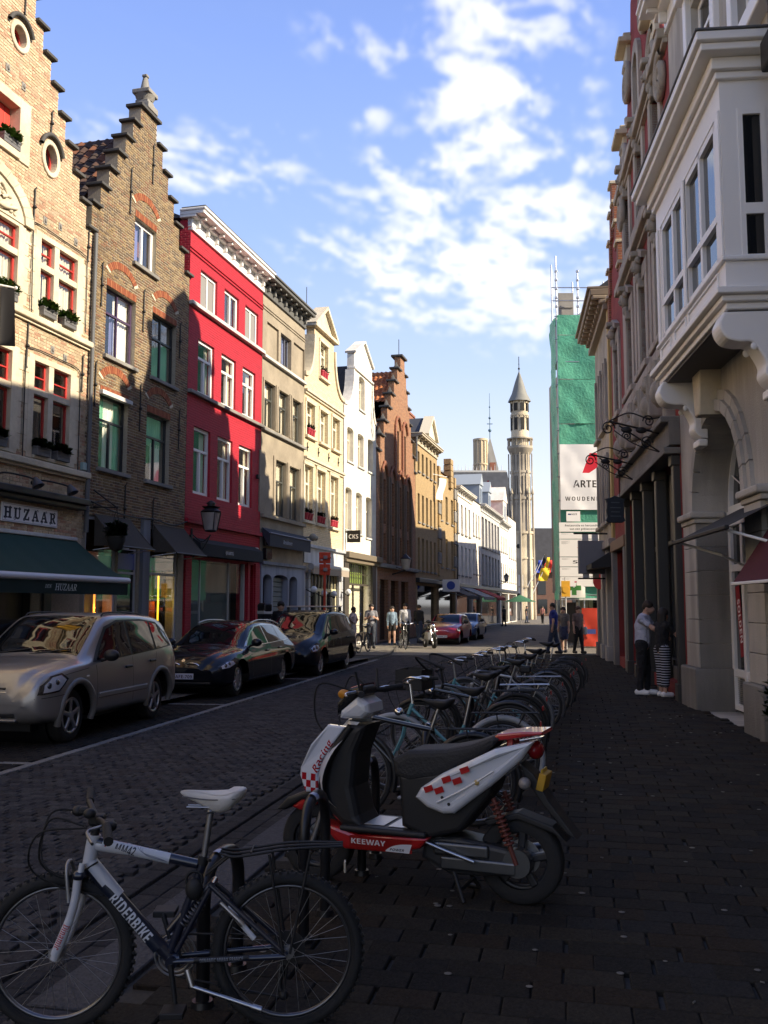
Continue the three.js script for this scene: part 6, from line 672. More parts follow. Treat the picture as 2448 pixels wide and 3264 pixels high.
function makeCar(C) { // C.tab rows: x, bottom, belt, top, half width, half width at belt, half width at roof edge
  const [yb, ybelt, ytop, w, wb, wr] = [1, 2, 3, 4, 5, 6].map((k) => spline(C.tab, k)), NS = 34;
  const sec = (x) => { const B = yb(x), E = min(ybelt(x), ytop(x) - .03), T = ytop(x), W = w(x), pts = [[0, B], [W * .8, B], [W * .97, B + .07], [W, B + (E - B) * .5], [W * .99, B + (E - B) * .8], [wb(x), E], [mix(wb(x), wr(x), .55), mix(E, T - .05, .6)], [wr(x), T - .055], [wr(x) * .82, T - .018], [wr(x) * .45, T - .004], [0, T]].map(([z, y]) => V(z, y, 0)); const c = new THREE.CatmullRomCurve3(pts, false, 'centripetal'); return c.getPoints(NS * 2); };
  const cache = new Map(), S = (x) => { const k = Math.round(x * 500); let s = cache.get(k); if (!s) cache.set(k, s = sec(k / 500)); return s; };
  const x0 = C.tab[0][0], x1 = C.tab[C.tab.length - 1][0], NX = 72, P = [], I = [], row = 4 * NS;
  for (let i = 0; i <= NX; i++) { const t = i / NX, x = mix(x0, x1, .5 - .5 * cos(PI * (.04 + .92 * t)) / cos(PI * .04)), s = S(x); for (let j = 0; j <= 2 * NS; j++) P.push(x, s[j].y, s[j].x); for (let j = 2 * NS - 1; j > 0; j--) P.push(x, s[j].y, -s[j].x); }
  for (let i = 0; i < NX; i++) for (let j = 0; j < row; j++) { const a = i * row + j, b = i * row + (j + 1) % row, c = a + row, d = b + row; I.push(a, b, c, b, d, c); }
  for (const [o, f] of [[0, 1], [NX * row, 0]]) { const n = P.length / 3; let cx = 0, cy = 0; for (let j = 0; j < row; j++) { cx += P[(o + j) * 3]; cy += P[(o + j) * 3 + 1]; } P.push(cx / row, cy / row, 0); for (let j = 0; j < row; j++) { const a = o + j, b = o + (j + 1) % row; f ? I.push(n, b, a) : I.push(n, a, b); } }
  let g = new THREE.BufferGeometry(); g.setAttribute('position', new THREE.Float32BufferAttribute(P, 3)); g.setIndex(I); g.computeVertexNormals();
  let br = new Brush(g); br.updateMatrixWorld(); for (const ax of C.axles) { const k = new Brush(new THREE.CylinderGeometry(C.arch, C.arch, 3, 40).rotateX(PI / 2).translate(ax, C.r + .02, 0)); k.updateMatrixWorld(); br = csg.evaluate(br, k, SUBTRACTION); br.updateMatrixWorld(); }
  const T = thing(C.name, C.label, C.cat ?? 'car', C.pos, C.yaw); const bodyG = br.geometry; add(T, 'body', bodyG, C.paint);
  const sideP = (x, y, e, sg = 1) => { const s = S(x); for (let j = 2; j < s.length - 1; j++) if (s[j].x > .1 && s[j].y <= y && s[j + 1].y >= y) { const t = (y - s[j].y) / max(1e-6, s[j + 1].y - s[j].y); return V(x, y, sg * (mix(s[j].x, s[j + 1].x, t) + e)); } return V(x, min(y, s[s.length - 1].y), sg * (s[Math.floor(s.length * .7)].x + e)); };
  const topP = (x, z, e) => { const s = S(x), q = abs(z); for (let j = s.length - 2; j > 1; j--) if (s[j].x >= q && s[j + 1].x <= q) { const t = (q - s[j + 1].x) / max(1e-6, s[j].x - s[j + 1].x); return V(x, mix(s[j + 1].y, s[j].y, t) + e, z); } return V(x, s[s.length - 1].y + e, z); };
  const tess = new TessellateModifier(.07, 7), patch = (pts, f, e) => { let q = new THREE.ShapeGeometry(shp(pts)).toNonIndexed(); q = tess.modify(q); const p = q.attributes.position; for (let i = 0; i < p.count; i++) { const v = f(p.getX(i), p.getY(i), e); p.setXYZ(i, v.x, v.y, v.z); } q.computeVertexNormals(); q = mergeVertices((q.deleteAttribute('uv'), q.deleteAttribute('normal'), q), 1e-4); q.computeVertexNormals(); return q; };
  const side = (pts, e, name, m) => { for (const s of [1, -1]) add(T, name, patch(pts, (x, y, k) => sideP(x, y, k, s), e), m); };
  const gl = C.glass ?? mat([.006, .007, .008], .03, { specularIntensity: 1, ior: 1.55, side: THREE.DoubleSide }), dk = mat([.012, .012, .013], .5, { side: THREE.DoubleSide });
  if (C.winTrim) side(C.winTrim, .004, 'window_trim', C.trimM ?? dk); for (const q of C.sideWin) side(q, .009, 'side_window', gl);
  add(T, 'windscreen', patch(C.screen, topP, .006), gl); if (C.rear) add(T, 'rear_window', patch(C.rear, topP, .006), gl);
  for (const q of C.seams ?? []) side(q, .003, 'panel_seam', dk);
  for (const s of [1, -1]) {
    const mp = sideP(C.mirror[0], C.mirror[1], 0, s); add(T, 'wing_mirror', [ball(mp.x - .02, mp.y + .07, mp.z + s * .14, .11, .8, .75, 1.05), rod([mp.x, mp.y, mp.z], [mp.x, mp.y + .03, mp.z + s * .1], .025)], C.mirrorM ?? dk);
    for (const [hx, hy] of C.handles) { const h = sideP(hx, hy, .012, s); add(T, 'door_handle', rb(h.x - .1, h.x + .1, h.y - .018, h.y + .018, h.z - .02, h.z + .02, .015, 2), C.handleM ?? dk); }
    const lamp = add(T, 'headlight', patch(C.light, (x, y, k) => sideP(x, y, k, s), .006), mat([.015, .016, .018], .08, { clearcoat: 1, side: THREE.DoubleSide })); { const cx = C.light.reduce((t, q) => t + q[0], 0) / C.light.length, cy = C.light.reduce((t, q) => t + q[1], 0) / C.light.length; add(lamp, 'reflector', patch(C.light.map(([x, y]) => [mix(cx, x, .8), mix(cy, y, .8)]), (x, y, k) => sideP(x, y, k, s), .011), mat([.62, .66, .74], .25, { metalness: .45, side: THREE.DoubleSide })); }; for (const [lx, ly, r] of C.bulbs) { const p = sideP(lx, ly, .012, s); add(lamp, 'lens', ball(p.x, p.y, p.z - s * r * .35, r, 1, 1, .5, 14, 10), mat([.16, .17, .19], .12, { metalness: .8 })); }
    add(T, 'tail_light', patch(C.tail, (x, y, k) => sideP(x, y, k, s), .006), mat([.2, .01, .01], .2, { side: THREE.DoubleSide }));
    for (const ax of C.axles) { const W = add(T, 'wheel', tyreG(C.r, C.tw ?? .2).translate(ax, C.r, s * (C.track - .1)), M.rubber); add(W, 'rim', rimG(C.r * .68, C.spokes ?? 5, s).translate(ax, C.r, s * (C.track + .01 - .03)), C.rimM ?? mat([.55, .56, .58], .3, { metalness: .9 })); add(W, 'brake_disc', tf(new THREE.CylinderGeometry(C.r * .62, C.r * .62, .04, 20).rotateX(PI / 2), [ax, C.r, s * (C.track - .1)]), dk); if (C.flare) add(T, 'fender_flare', tube(Array.from({ length: 13 }, (_, i) => { const a = PI * (-.08 + 1.16 * i / 12), px = ax + (C.arch + .015) * cos(a), py = C.r + .02 + (C.arch + .015) * sin(a), p = sideP(px, max(py, yb(px) + .05), 0, s); return [px, py, s * (abs(p.z) - .015)]; }), .045, 40, 8), C.flare); }
  }
  for (const ax of C.axles) add(T, 'wheel_well', new THREE.CylinderGeometry(C.arch - .005, C.arch - .005, C.track * 2 - .3, 24, 1, true).rotateX(PI / 2).translate(ax, C.r + .02, 0), dk);
  add(T, 'underbody', bx(x0 + .3, x1 - .3, .2, .36, -C.track + .25, C.track - .25), dk);
  if (C.more) C.more(T, { topP, sideP, patch, dk }); return T;
}
function tyreG(r, w) { return lathe([[r * .66, -w / 2 + .01], [r * .8, -w / 2], [r * .95, -w / 2 + .01], [r, -w * .32], [r + .003, 0], [r, w * .32], [r * .95, w / 2 - .01], [r * .8, w / 2], [r * .66, w / 2 - .01]], 36).rotateX(PI / 2); }
function rimG(r, n, s) { const gs = [new THREE.TorusGeometry(r * .95, .022, 8, 36), new THREE.CylinderGeometry(r * .2, r * .24, .05, 16).rotateX(PI / 2), new THREE.CylinderGeometry(r, r, .12, 28, 1, true).rotateX(PI / 2).translate(0, 0, -s * .06)]; for (let i = 0; i < n; i++) { const a = i / n * 2 * PI + .3; gs.push(tf(rb(r * .15, r * .95, -r * .13, r * .13, -.02, .014, .02, 2), [0, 0, 0], [0, 0, a])); for (const q of [-1, 1]) gs.push(ball(r * .12 * cos(a + q), r * .12 * sin(a + q), .02 * s, .01, 1, 1, 1, 6, 4)); } return join(gs); }
const carYaw = (t) => Math.atan2(-cos(t), -sin(t));
const carAt = (x, z, t, off) => [x - off * cos(t), ROAD, z - off * sin(t)];
const plateM = (txt) => textMat(512, 112, '#c9cad6', '#3a2530', [[txt, 285, 60, 'bold 92px sans-serif']], { pre: (x) => { x.fillStyle = '#1c2f86'; x.fillRect(0, 0, 52, 112); } });
const plate = (T, x, y, txt, w = .52) => { add(T, 'number_plate', [rb(x - .01, x + .012, y - .055, y + .055, -w / 2, w / 2, .006, 1)], M.whitePaint); add(T, 'plate_text', sheet(w - .01, .105).rotateY(PI / 2).translate(x + .0145, y, 0), plateM(txt), { uv: true }); };
{ // beige-silver sport utility car
  const t = Math.atan(.18), paint = mat([.34, .32, .30], .34, { metalness: .55, clearcoat: .8, clearcoatRoughness: .06 });
  makeCar({ name: 'silver_suv', label: 'beige silver sport utility car parked nearest on the left', pos: carAt(-3.9, -13.95, t, .82), yaw: carYaw(t), paint, r: .345, arch: .42, axles: [1.28, -1.35], track: .80, spokes: 5,
    tab: [[-2.16, .52, .74, .86, .60, .56, .5], [-2.1, .42, .82, 1.12, .78, .74, .58], [-1.98, .33, 1.06, 1.46, .885, .84, .63], [-1.75, .29, 1.10, 1.60, .905, .87, .66], [-1.2, .28, 1.08, 1.665, .91, .88, .68], [-.4, .28, 1.05, 1.69, .91, .88, .685], [.1, .28, 1.03, 1.67, .91, .88, .68], [.35, .28, 1.02, 1.575, .91, .88, .685], [.7, .28, 1.01, 1.34, .91, .875, .73], [1.0, .28, 1.0, 1.14, .91, .87, .76], [1.35, .29, .985, 1.09, .905, .855, .74], [1.8, .30, .93, 1.03, .885, .81, .68], [2.02, .33, .85, .95, .83, .77, .62], [2.12, .40, .72, .80, .74, .70, .54], [2.16, .48, .6, .66, .58, .55, .45]],
    winTrim: [[.86, 1.02], [.30, 1.49], [-.1, 1.585], [-.9, 1.585], [-1.5, 1.53], [-1.78, 1.36], [-1.84, 1.14], [-1.2, 1.10], [0, 1.04]], sideWin: [[[.74, 1.045], [.26, 1.455], [-.07, 1.55], [-.30, 1.558], [-.30, 1.065]], [[-.38, 1.07], [-.38, 1.558], [-.9, 1.555], [-1.15, 1.54], [-1.15, 1.11]], [[-1.22, 1.115], [-1.22, 1.53], [-1.47, 1.495], [-1.71, 1.34], [-1.77, 1.16]]],
    screen: [[1.0, -.70], [.97, 0], [1.0, .70], [.60, .66], [.22, .585], [.20, 0], [.22, -.585], [.60, -.66]], seams: [[[.78, .42], [.787, .42], [.80, .98], [.79, .98]], [[-.34, .40], [-.333, .40], [-.333, 1.04], [-.34, 1.04]], [[-1.02, .55], [-1.013, .55], [-1.2, 1.07], [-1.21, 1.07]], [[1.0, .955], [1.0, .948], [1.5, .905], [1.9, .86], [1.9, .867], [1.5, .912]], [[1.62, .66], [1.62, .652], [2.12, .63], [2.12, .638]], [[1.62, .66], [1.627, .66], [1.66, .50], [1.652, .50]], [[-1.72, .62], [-1.713, .62], [-1.9, .98], [-1.91, .98]]],
    mirror: [.62, 1.03], handles: [[-.18, .90], [-1.02, .94]], light: [[1.66, .93], [1.55, .85], [1.78, .70], [2.1, .675], [2.06, .79], [1.88, .90]], bulbs: [[1.80, .81, .05], [1.94, .78, .05]], tail: [[-2.0, .95], [-1.9, 1.0], [-1.93, 1.3], [-1.97, 1.3]], flare: mat([.20, .185, .17], .5, { metalness: .3 }),
    more: (T, q) => { add(T, 'grille', [rb(2.06, 2.135, .63, .78, -.38, .38, .03, 2)], q.dk); add(T, 'grille_bar', [rb(2.1, 2.145, .70, .72, -.37, .37, .008, 1)], M.chrome); for (const s of [1, -1]) { add(T, 'fog_light', [tf(new THREE.CylinderGeometry(.075, .085, .08, 18).rotateZ(PI / 2), [2.05, .53, s * .52])], q.dk); add(T, 'fog_ring', tf(new THREE.TorusGeometry(.085, .014, 8, 20).rotateY(PI / 2), [2.085, .53, s * .52]), mat([.4, .38, .36], .4)); add(T, 'side_marker', ball(1.05, .84, s * .905, .03, 1.3, .7, .4, 8, 6), mat([.6, .5, .4], .3)); add(T, 'side_moulding', rb(-.85, .75, .52, .6, s > 0 ? .885 : -.93, s > 0 ? .93 : -.885, .02, 1), mat([.21, .19, .175], .5)); } add(T, 'air_intake', [rb(2.07, 2.15, .40, .47, -.5, .5, .02, 1)], q.dk); add(T, 'bumper_lip', [rb(2.04, 2.16, .345, .385, -.52, .52, .02, 1)], mat([.3, .28, .26], .4, { metalness: .5 })); plate(T, 2.155, .55, '1-BDE-427'); for (const z of [-.3, .3]) add(T, 'wiper', rod([1.02, 1.13, z + .3], [.92, 1.2, z - .25], .01), q.dk); for (const s of [-1, 1]) add(T, 'roof_rail', tube([[-1.5, 1.6, s * .6], [-.9, 1.68, s * .6], [0, 1.69, s * .6], [.15, 1.63, s * .6]], .012, 20, 6), q.dk); } });
}
{ // black estate car
  const t = Math.atan(.2), paint = mat([.007, .008, .012], .5, { specularIntensity: .15, clearcoat: .8, clearcoatRoughness: .03 });
  makeCar({ name: 'black_estate_car', label: 'black estate car with twin kidney grille parked between the silver car and the van', pos: carAt(-2.62, -20.5, t, .83), yaw: carYaw(t), paint, r: .335, arch: .385, axles: [1.5, -1.46], track: .82, spokes: 10,
    tab: [[-2.42, .50, .72, .80, .62, .58, .48], [-2.36, .36, .86, 1.0, .82, .76, .55], [-2.2, .28, .96, 1.2, .90, .80, .55], [-1.9, .24, .97, 1.36, .93, .83, .56], [-1.3, .22, .96, 1.44, .93, .85, .58], [-.5, .21, .94, 1.47, .93, .86, .60], [.1, .21, .92, 1.43, .93, .86, .61], [.5, .21, .91, 1.30, .93, .855, .66], [.9, .21, .90, 1.09, .93, .85, .72], [1.15, .21, .88, .985, .93, .84, .73], [1.7, .22, .84, .92, .91, .80, .66], [2.1, .24, .74, .84, .86, .74, .58], [2.3, .28, .64, .72, .78, .68, .5], [2.4, .36, .56, .6, .62, .56, .42]],
    winTrim: [[1.02, .955], [.44, 1.24], [.05, 1.365], [-.5, 1.40], [-1.3, 1.37], [-1.85, 1.26], [-2.12, 1.02], [-1.3, 1.0], [0, .965]], trimM: mat([.5, .5, .52], .25, { metalness: 1, side: THREE.DoubleSide }), sideWin: [[[.9, .98], [.40, 1.225], [.05, 1.335], [-.28, 1.36], [-.28, .99]], [[-.36, .99], [-.36, 1.365], [-.9, 1.37], [-1.15, 1.355], [-1.15, 1.01]], [[-1.21, 1.015], [-1.21, 1.35], [-1.82, 1.235], [-2.04, 1.035]]],
    screen: [[1.1, -.70], [1.05, 0], [1.1, .70], [.65, .64], [.2, .56], [.18, 0], [.2, -.56], [.65, -.64]], seams: [[[.86, .35], [.866, .35], [.88, .92], [.873, .92]], [[-.32, .33], [-.314, .33], [-.314, .95], [-.32, .95]]],
    mirror: [.78, .96], mirrorM: paint, handles: [[-.12, .84], [-1.0, .86]], handleM: paint, light: [[1.86, .74], [1.82, .66], [2.1, .585], [2.33, .565], [2.3, .63], [2.1, .71]], bulbs: [[2.05, .66, .05], [2.17, .63, .05]], tail: [[-2.3, .78], [-2.1, .82], [-2.1, .92], [-2.32, .92]],
    more: (T, q) => { for (const s of [1, -1]) { const K = add(T, 'grille', [rb(2.2, 2.345, .52, .69, s > 0 ? .03 : -.35, s > 0 ? .35 : -.03, .06, 3)], q.dk); add(K, 'grille_surround', [tf(new THREE.TorusGeometry(.1, .013, 8, 28).scale(1.62, .86, 1).rotateY(PI / 2), [2.345, .605, s * .19])], M.chrome); for (let i = 0; i < 6; i++) add(K, 'grille_bar', rod([2.35, .54, s * (.08 + i * .045)], [2.32, .67, s * (.08 + i * .045)], .005, .005, 5), M.steel); add(T, 'fog_light', ball(2.26, .36, s * .62, .05, .5, .7, 1.2, 10, 8), M.chrome); } add(T, 'emblem', tf(new THREE.CylinderGeometry(.035, .035, .012, 16).rotateZ(PI / 2), [2.29, .73, 0], [0, 0, .6]), M.chrome); plate(T, 2.41, .44, '1-AFE-709'); add(T, 'bumper_intake', rb(2.28, 2.40, .27, .34, -.6, .6, .03, 1), q.dk); for (const s of [-1, 1]) add(T, 'roof_rail', tube([[-1.9, 1.36, s * .56], [-1.3, 1.45, s * .57], [-.4, 1.475, s * .58], [.15, 1.42, s * .59]], .016, 24, 6), M.steel); } });
}
{ // black people carrier with roof bars
  const t = Math.atan(.22), paint = mat([.007, .008, .012], .5, { specularIntensity: .15, clearcoat: .7, clearcoatRoughness: .03 });
  makeCar({ name: 'black_minivan', label: 'black minivan with a pale roof bar parked beyond the estate car', cat: 'van', pos: carAt(-1.33, -25.85, t, .80), yaw: carYaw(t), paint, r: .33, arch: .385, axles: [1.36, -1.32], track: .79, spokes: 5,
    tab: [[-2.2, .50, .76, .9, .60, .58, .5], [-2.14, .36, .9, 1.2, .80, .76, .6], [-2.02, .28, 1.0, 1.48, .88, .83, .62], [-1.7, .25, 1.02, 1.60, .90, .85, .63], [-1.0, .24, 1.01, 1.655, .90, .86, .64], [-.2, .24, 1.0, 1.665, .90, .86, .645], [.3, .24, .99, 1.60, .90, .86, .65], [.7, .24, .98, 1.40, .90, .86, .69], [1.1, .24, .96, 1.17, .90, .85, .73], [1.4, .24, .93, 1.05, .89, .83, .72], [1.8, .26, .84, .95, .86, .78, .64], [2.05, .3, .72, .84, .80, .70, .54], [2.16, .36, .62, .72, .70, .63, .48], [2.2, .45, .56, .62, .58, .53, .42]],
    winTrim: [[1.05, 1.0], [.45, 1.42], [.1, 1.535], [-1.0, 1.55], [-1.7, 1.50], [-1.95, 1.1], [0, 1.03]], sideWin: [[[.95, 1.03], [.66, 1.24], [.6, 1.03]], [[.54, 1.04], [.54, 1.31], [.1, 1.50], [-.25, 1.515], [-.25, 1.05]], [[-.32, 1.055], [-.32, 1.52], [-1.1, 1.515], [-1.1, 1.08]], [[-1.16, 1.085], [-1.16, 1.51], [-1.66, 1.46], [-1.86, 1.12]]],
    screen: [[1.3, -.70], [1.26, 0], [1.3, .70], [.8, .66], [.32, .58], [.3, 0], [.32, -.58], [.8, -.66]], seams: [[[.5, .38], [.506, .38], [.506, 1.0], [.5, 1.0]], [[-.29, .36], [-.284, .36], [-.284, 1.02], [-.29, 1.02]]],
    mirror: [.8, 1.03], mirrorM: paint, handles: [[-.1, .9], [-1.0, .92]], handleM: paint, light: [[1.72, .82], [1.72, .72], [1.9, .64], [2.1, .62], [2.06, .72], [1.9, .81]], bulbs: [[1.86, .73, .065], [1.98, .70, .055]], tail: [[-2.1, .9], [-2.0, .95], [-2.02, 1.3], [-2.07, 1.3]],
    more: (T, q) => { add(T, 'grille', [rb(2.08, 2.17, .55, .70, -.42, .42, .04, 2)], q.dk); add(T, 'emblem', [tf(new THREE.TorusGeometry(.07, .012, 8, 24).rotateY(PI / 2), [2.18, .64, 0]), rod([2.185, .58, 0], [2.185, .69, .035], .008), rod([2.185, .58, 0], [2.185, .69, -.035], .008)], M.chrome); add(T, 'grille_bar', rb(2.13, 2.185, .66, .68, -.4, .4, .006, 1), M.chrome); plate(T, 2.215, .45, '1-CKT-358'); for (const x of [-.2, -1.2]) add(T, 'roof_bar', rb(x - .04, x + .04, 1.745, 1.785, -.66, .66, .015, 1), mat([.5, .5, .52], .3, { metalness: .8 })); for (const s of [-1, 1]) for (const x of [-.2, -1.2]) add(T, 'roof_bar_foot', rb(x - .05, x + .05, 1.62, 1.75, s * .6 - .04, s * .6 + .04, .02, 1), q.dk); for (const s of [-1, 1]) add(T, 'roof_rail', tube([[-1.7, 1.58, s * .62], [-1, 1.66, s * .62], [0, 1.67, s * .62], [.3, 1.6, s * .62]], .014, 20, 6), q.dk); } });
}
for (const [x, z, c, l, n, lit] of [[3.1, -45.2, [.30, .012, .03], 'small red car with black roof pillars coming down the far street', 'red_car', 1], [4.4, -50.5, [.03, .08, .20], 'small blue car behind the red car far along the street', 'blue_car', 0]]) { const t = Math.atan(.26), paint = mat(c, .3, { clearcoat: 1 });
  makeCar({ name: n, label: l, pos: [x, ROAD, z], yaw: carYaw(t), paint, r: .30, arch: .345, axles: [1.22, -1.22], track: .73, spokes: 5, tab: [[-1.85, .4, .7, .82, .6, .55, .5], [-1.78, .3, .86, 1.15, .78, .72, .58], [-1.5, .24, .93, 1.34, .83, .78, .6], [-.6, .22, .92, 1.41, .84, .79, .62], [.1, .22, .91, 1.39, .84, .79, .62], [.45, .22, .90, 1.24, .84, .79, .66], [.8, .22, .89, 1.0, .84, .78, .70], [1.2, .24, .84, .93, .82, .74, .64], [1.6, .27, .72, .82, .76, .68, .54], [1.78, .32, .6, .7, .66, .58, .46], [1.85, .4, .54, .6, .52, .48, .4]],
    winTrim: [[.72, .95], [.32, 1.21], [0, 1.31], [-1.2, 1.28], [-1.6, 1.05], [0, .96]], sideWin: [[[.62, .97], [.28, 1.18], [0, 1.28], [-.5, 1.29], [-.5, .98]], [[-.56, .98], [-.56, 1.285], [-1.17, 1.25], [-1.5, 1.05]]], screen: [[.85, -.64], [.82, 0], [.85, .64], [.5, .6], [.2, .55], [.18, 0], [.2, -.55], [.5, -.6]], mirror: [.5, .96], handles: [[-.35, .85]], light: [[1.36, .78], [1.4, .64], [1.6, .6], [1.7, .66], [1.55, .78]], bulbs: [[1.52, .7, .08]], tail: [[-1.75, .7], [-1.65, .75], [-1.68, .95], [-1.74, .92]],
    more: (T, q) => { add(T, 'grille', [rb(1.72, 1.83, .42, .60, -.36, .36, .05, 2)], q.dk); add(T, 'grille_surround', tf(new THREE.TorusGeometry(.1, .012, 6, 28).scale(3.4, .8, 1).rotateY(PI / 2), [1.82, .58, 0]), M.chrome); plate(T, 1.86, .38, '1-EHR-216'); } });
}
// ---------- scooter ----------
{
  const S = thing('motor_scooter', 'white, red and black sports scooter with checker flashes on its centre stand', 'scooter', [.185, WALK, -5.87], Math.atan2(.5, -1.22) * 1), wh = mat([.62, .64, .68], .25, { clearcoat: 1 }), rd = mat([.42, .012, .012], .3, { clearcoat: .8 }), bk = mat([.013, .013, .014], .55), bg = M.blackGloss;
  // local x points forward; checker and lettering are printed on the panels
  const wheel = (x, r) => { const W = add(S, 'wheel', tyreG(r, .12).translate(x, r, 0), M.rubber); add(W, 'rim', [new THREE.TorusGeometry(r * .66, .018, 8, 32).translate(x, r, 0), new THREE.CylinderGeometry(.05, .05, .13, 14).rotateX(PI / 2).translate(x, r, 0), ...Array.from({ length: 5 }, (_, i) => tf(rb(.03, r * .66, -.022, .022, -.03, .03, .01, 1), [x, r, 0], [0, 0, i * 1.2566 + .4]))], mat([.03, .03, .032], .4)); add(W, 'brake_disc', tf(new THREE.CylinderGeometry(.1, .1, .006, 24).rotateX(PI / 2), [x, r, .05]), M.steel); };
  wheel(.645, .235); wheel(-.66, .245);
  const sym = (pts, d, b = .02) => ext(pts, d, { b, bs: 3 }).translate(0, 0, -d / 2);
  add(S, 'front_fork', [rod([.645, .235, .09], [.50, .68, .07], .02), rod([.645, .235, -.09], [.50, .68, -.07], .02), rod([.50, .62, 0], [.40, .95, 0], .03)], M.dullSteel); add(S, 'front_mudguard', [sym([[.42, .50], [.5, .56], [.66, .56], [.82, .50], [.90, .42], [.84, .42], [.72, .49], [.58, .50], [.46, .44]], .17)], bk); add(S, 'fender_nose', [sym([[.655, .555], [.74, .50], [.80, .44], [.72, .42], [.62, .47]], .13, .03)], rd);
  // leg shield: white curved front, black inner
  const sh = (o, w0, w1, th) => { const g = new THREE.PlaneGeometry(1, 1, 20, 16), p = g.attributes.position; for (let i = 0; i < p.count; i++) { const u = p.getX(i) * 2, v = p.getY(i) + .5, k = spline([[0, .52, .40], [.35, .66, .58], [.7, .60, .80], [1, .46, .99]], 1)(v), y = spline([[0, .40], [.35, .58], [.7, .80], [1, .99]], 1)(v), w = spline([[0, .11], [.35, .2], [.7, .215], [1, .1]], 1)(v); p.setXYZ(i, k - .12 * u * u - o, y, u * w); } g.computeVertexNormals(); return g; };
  const side = [[.504, .974], [.383, .967], [.47, .86], [.555, .75], [.58, .66], [.562, .566], [.664, .553], [.715, .65], [.709, .70], [.62, .85]];
  const sideT = canvasTex(512, 512, (x) => { x.fillStyle = '#ced3dd'; x.fillRect(0, 0, 512, 512); x.fillStyle = '#a01420'; for (let i = 0; i < 10; i++) for (let j = 0; j < 3; j++) if ((i + j) % 2) x.fillRect(i * 52, 366 + j * 50, 52, 50); x.font = 'bold 88px sans-serif'; x.save(); x.translate(270, 235); x.rotate(-.95); x.textAlign = 'center'; x.fillText('Racing', 0, 30); x.restore(); });
  for (const q of [1, -1]) { const g = ext(side, .03, { b: .012, bs: 2 }), p = g.attributes.position, u = g.attributes.uv; for (let i = 0; i < p.count; i++) { const x = p.getX(i), y = p.getY(i), k = (x - .37) / .36; u.setXY(i, q < 0 ? 1 - k : k, (y - .55) / .43); p.setZ(i, q * .135 + p.getZ(i) * q - q * .45 * max(0, x - .62)); } if (q < 0) for (let i = 0; i < p.count; i += 3) { for (const [a, n] of [[p, 3], [u, 2]]) { const t = Array.from(a.array.slice((i + 1) * n, (i + 2) * n)); for (let c = 0; c < n; c++) { a.array[(i + 1) * n + c] = a.array[(i + 2) * n + c]; a.array[(i + 2) * n + c] = t[c]; } } } g.computeVertexNormals(); add(S, 'side_fairing', g, mat([1, 1, 1], .25, { map: sideT, clearcoat: 1 }), { uv: true }); }
  add(S, 'leg_shield', sh(.02), wh); add(S, 'inner_shield', [sym([[.42, .36], [.52, .44], [.56, .60], [.52, .78], [.40, .97], [.26, .98], [.33, .80], [.35, .6], [.31, .44], [.26, .36]], .20, .05)], bk);
  add(S, 'shield_rim', [tube([[.50, .42, .13], [.545, .58, .165], [.50, .76, .165], [.36, .97, .15]], .022, 30, 8), tube([[.50, .42, -.13], [.545, .58, -.165], [.50, .76, -.165], [.36, .97, -.15]], .022, 30, 8)], bk); add(S, 'knee_panel', [sym([[.42, .37], [.55, .47], [.60, .56], [.52, .56], [.46, .46]], .22, .03)], rd);
  // head: cowl, headlamp, bars
  add(S, 'head_cowl', [sym([[.447, 1.01], [.44, 1.06], [.325, 1.15], [.255, 1.105], [.248, 1.05], [.30, 1.01]], .2, .04)], wh); add(S, 'headlight', [sym([[.47, 1.02], [.47, 1.10], [.38, 1.20], [.31, 1.22], [.29, 1.16], [.40, 1.06]], .19, .03)], bg); for (const s of [1, -1]) { add(S, 'indicator', ball(.425, 1.155, s * .10, .035, 1.3, .9, .5, 10, 8), mat([.55, .22, .02], .3)); add(S, 'handlebar_grip', rod([.27, 1.17, s * .19], [.21, 1.18, s * .33], .019, .019, 10), M.rubber); add(S, 'brake_lever', tube([[.32, 1.18, s * .16], [.36, 1.17, s * .22], [.31, 1.16, s * .32]], .008, 14, 6), M.steel); add(S, 'mirror_stem', [tube([[.3, 1.18, s * .14], [.32, 1.3, s * .17]], .008, 8, 6)], bk); }
  add(S, 'handlebar', [tube([[.26, 1.17, -.2], [.34, 1.17, -.08], [.34, 1.17, .08], [.26, 1.17, .2]], .016, 24, 8), rb(.28, .38, 1.15, 1.21, -.1, .1, .03, 2)], bk); add(S, 'cable', [tube([[.36, 1.18, .12], [.52, 1.24, .2], [.58, 1.0, .16], [.5, .86, .08]], .006, 24, 5), tube([[.36, 1.18, -.12], [.55, 1.22, -.2], [.6, 1.0, -.14], [.5, .84, -.06]], .006, 24, 5)], M.rubber);
  // floor, belly panels
  add(S, 'footboard', [rb(-.14, .42, .345, .385, -.19, .19, .02, 2)], bk); add(S, 'floor_plate', [rb(-.02, .12, .387, .391, -.13, .13, .002, 1), rb(.15, .28, .387, .391, -.12, .12, .002, 1)], M.steel);
  const belly = [[.53, .385], [.46, .30], [.38, .245], [.05, .25], [-.10, .29], [-.16, .355], [.1, .345], [.3, .335], [.44, .37]]; add(S, 'belly_panel', [ext(belly, .34, { b: .02, bs: 2 }).translate(0, 0, -.17)], rd);
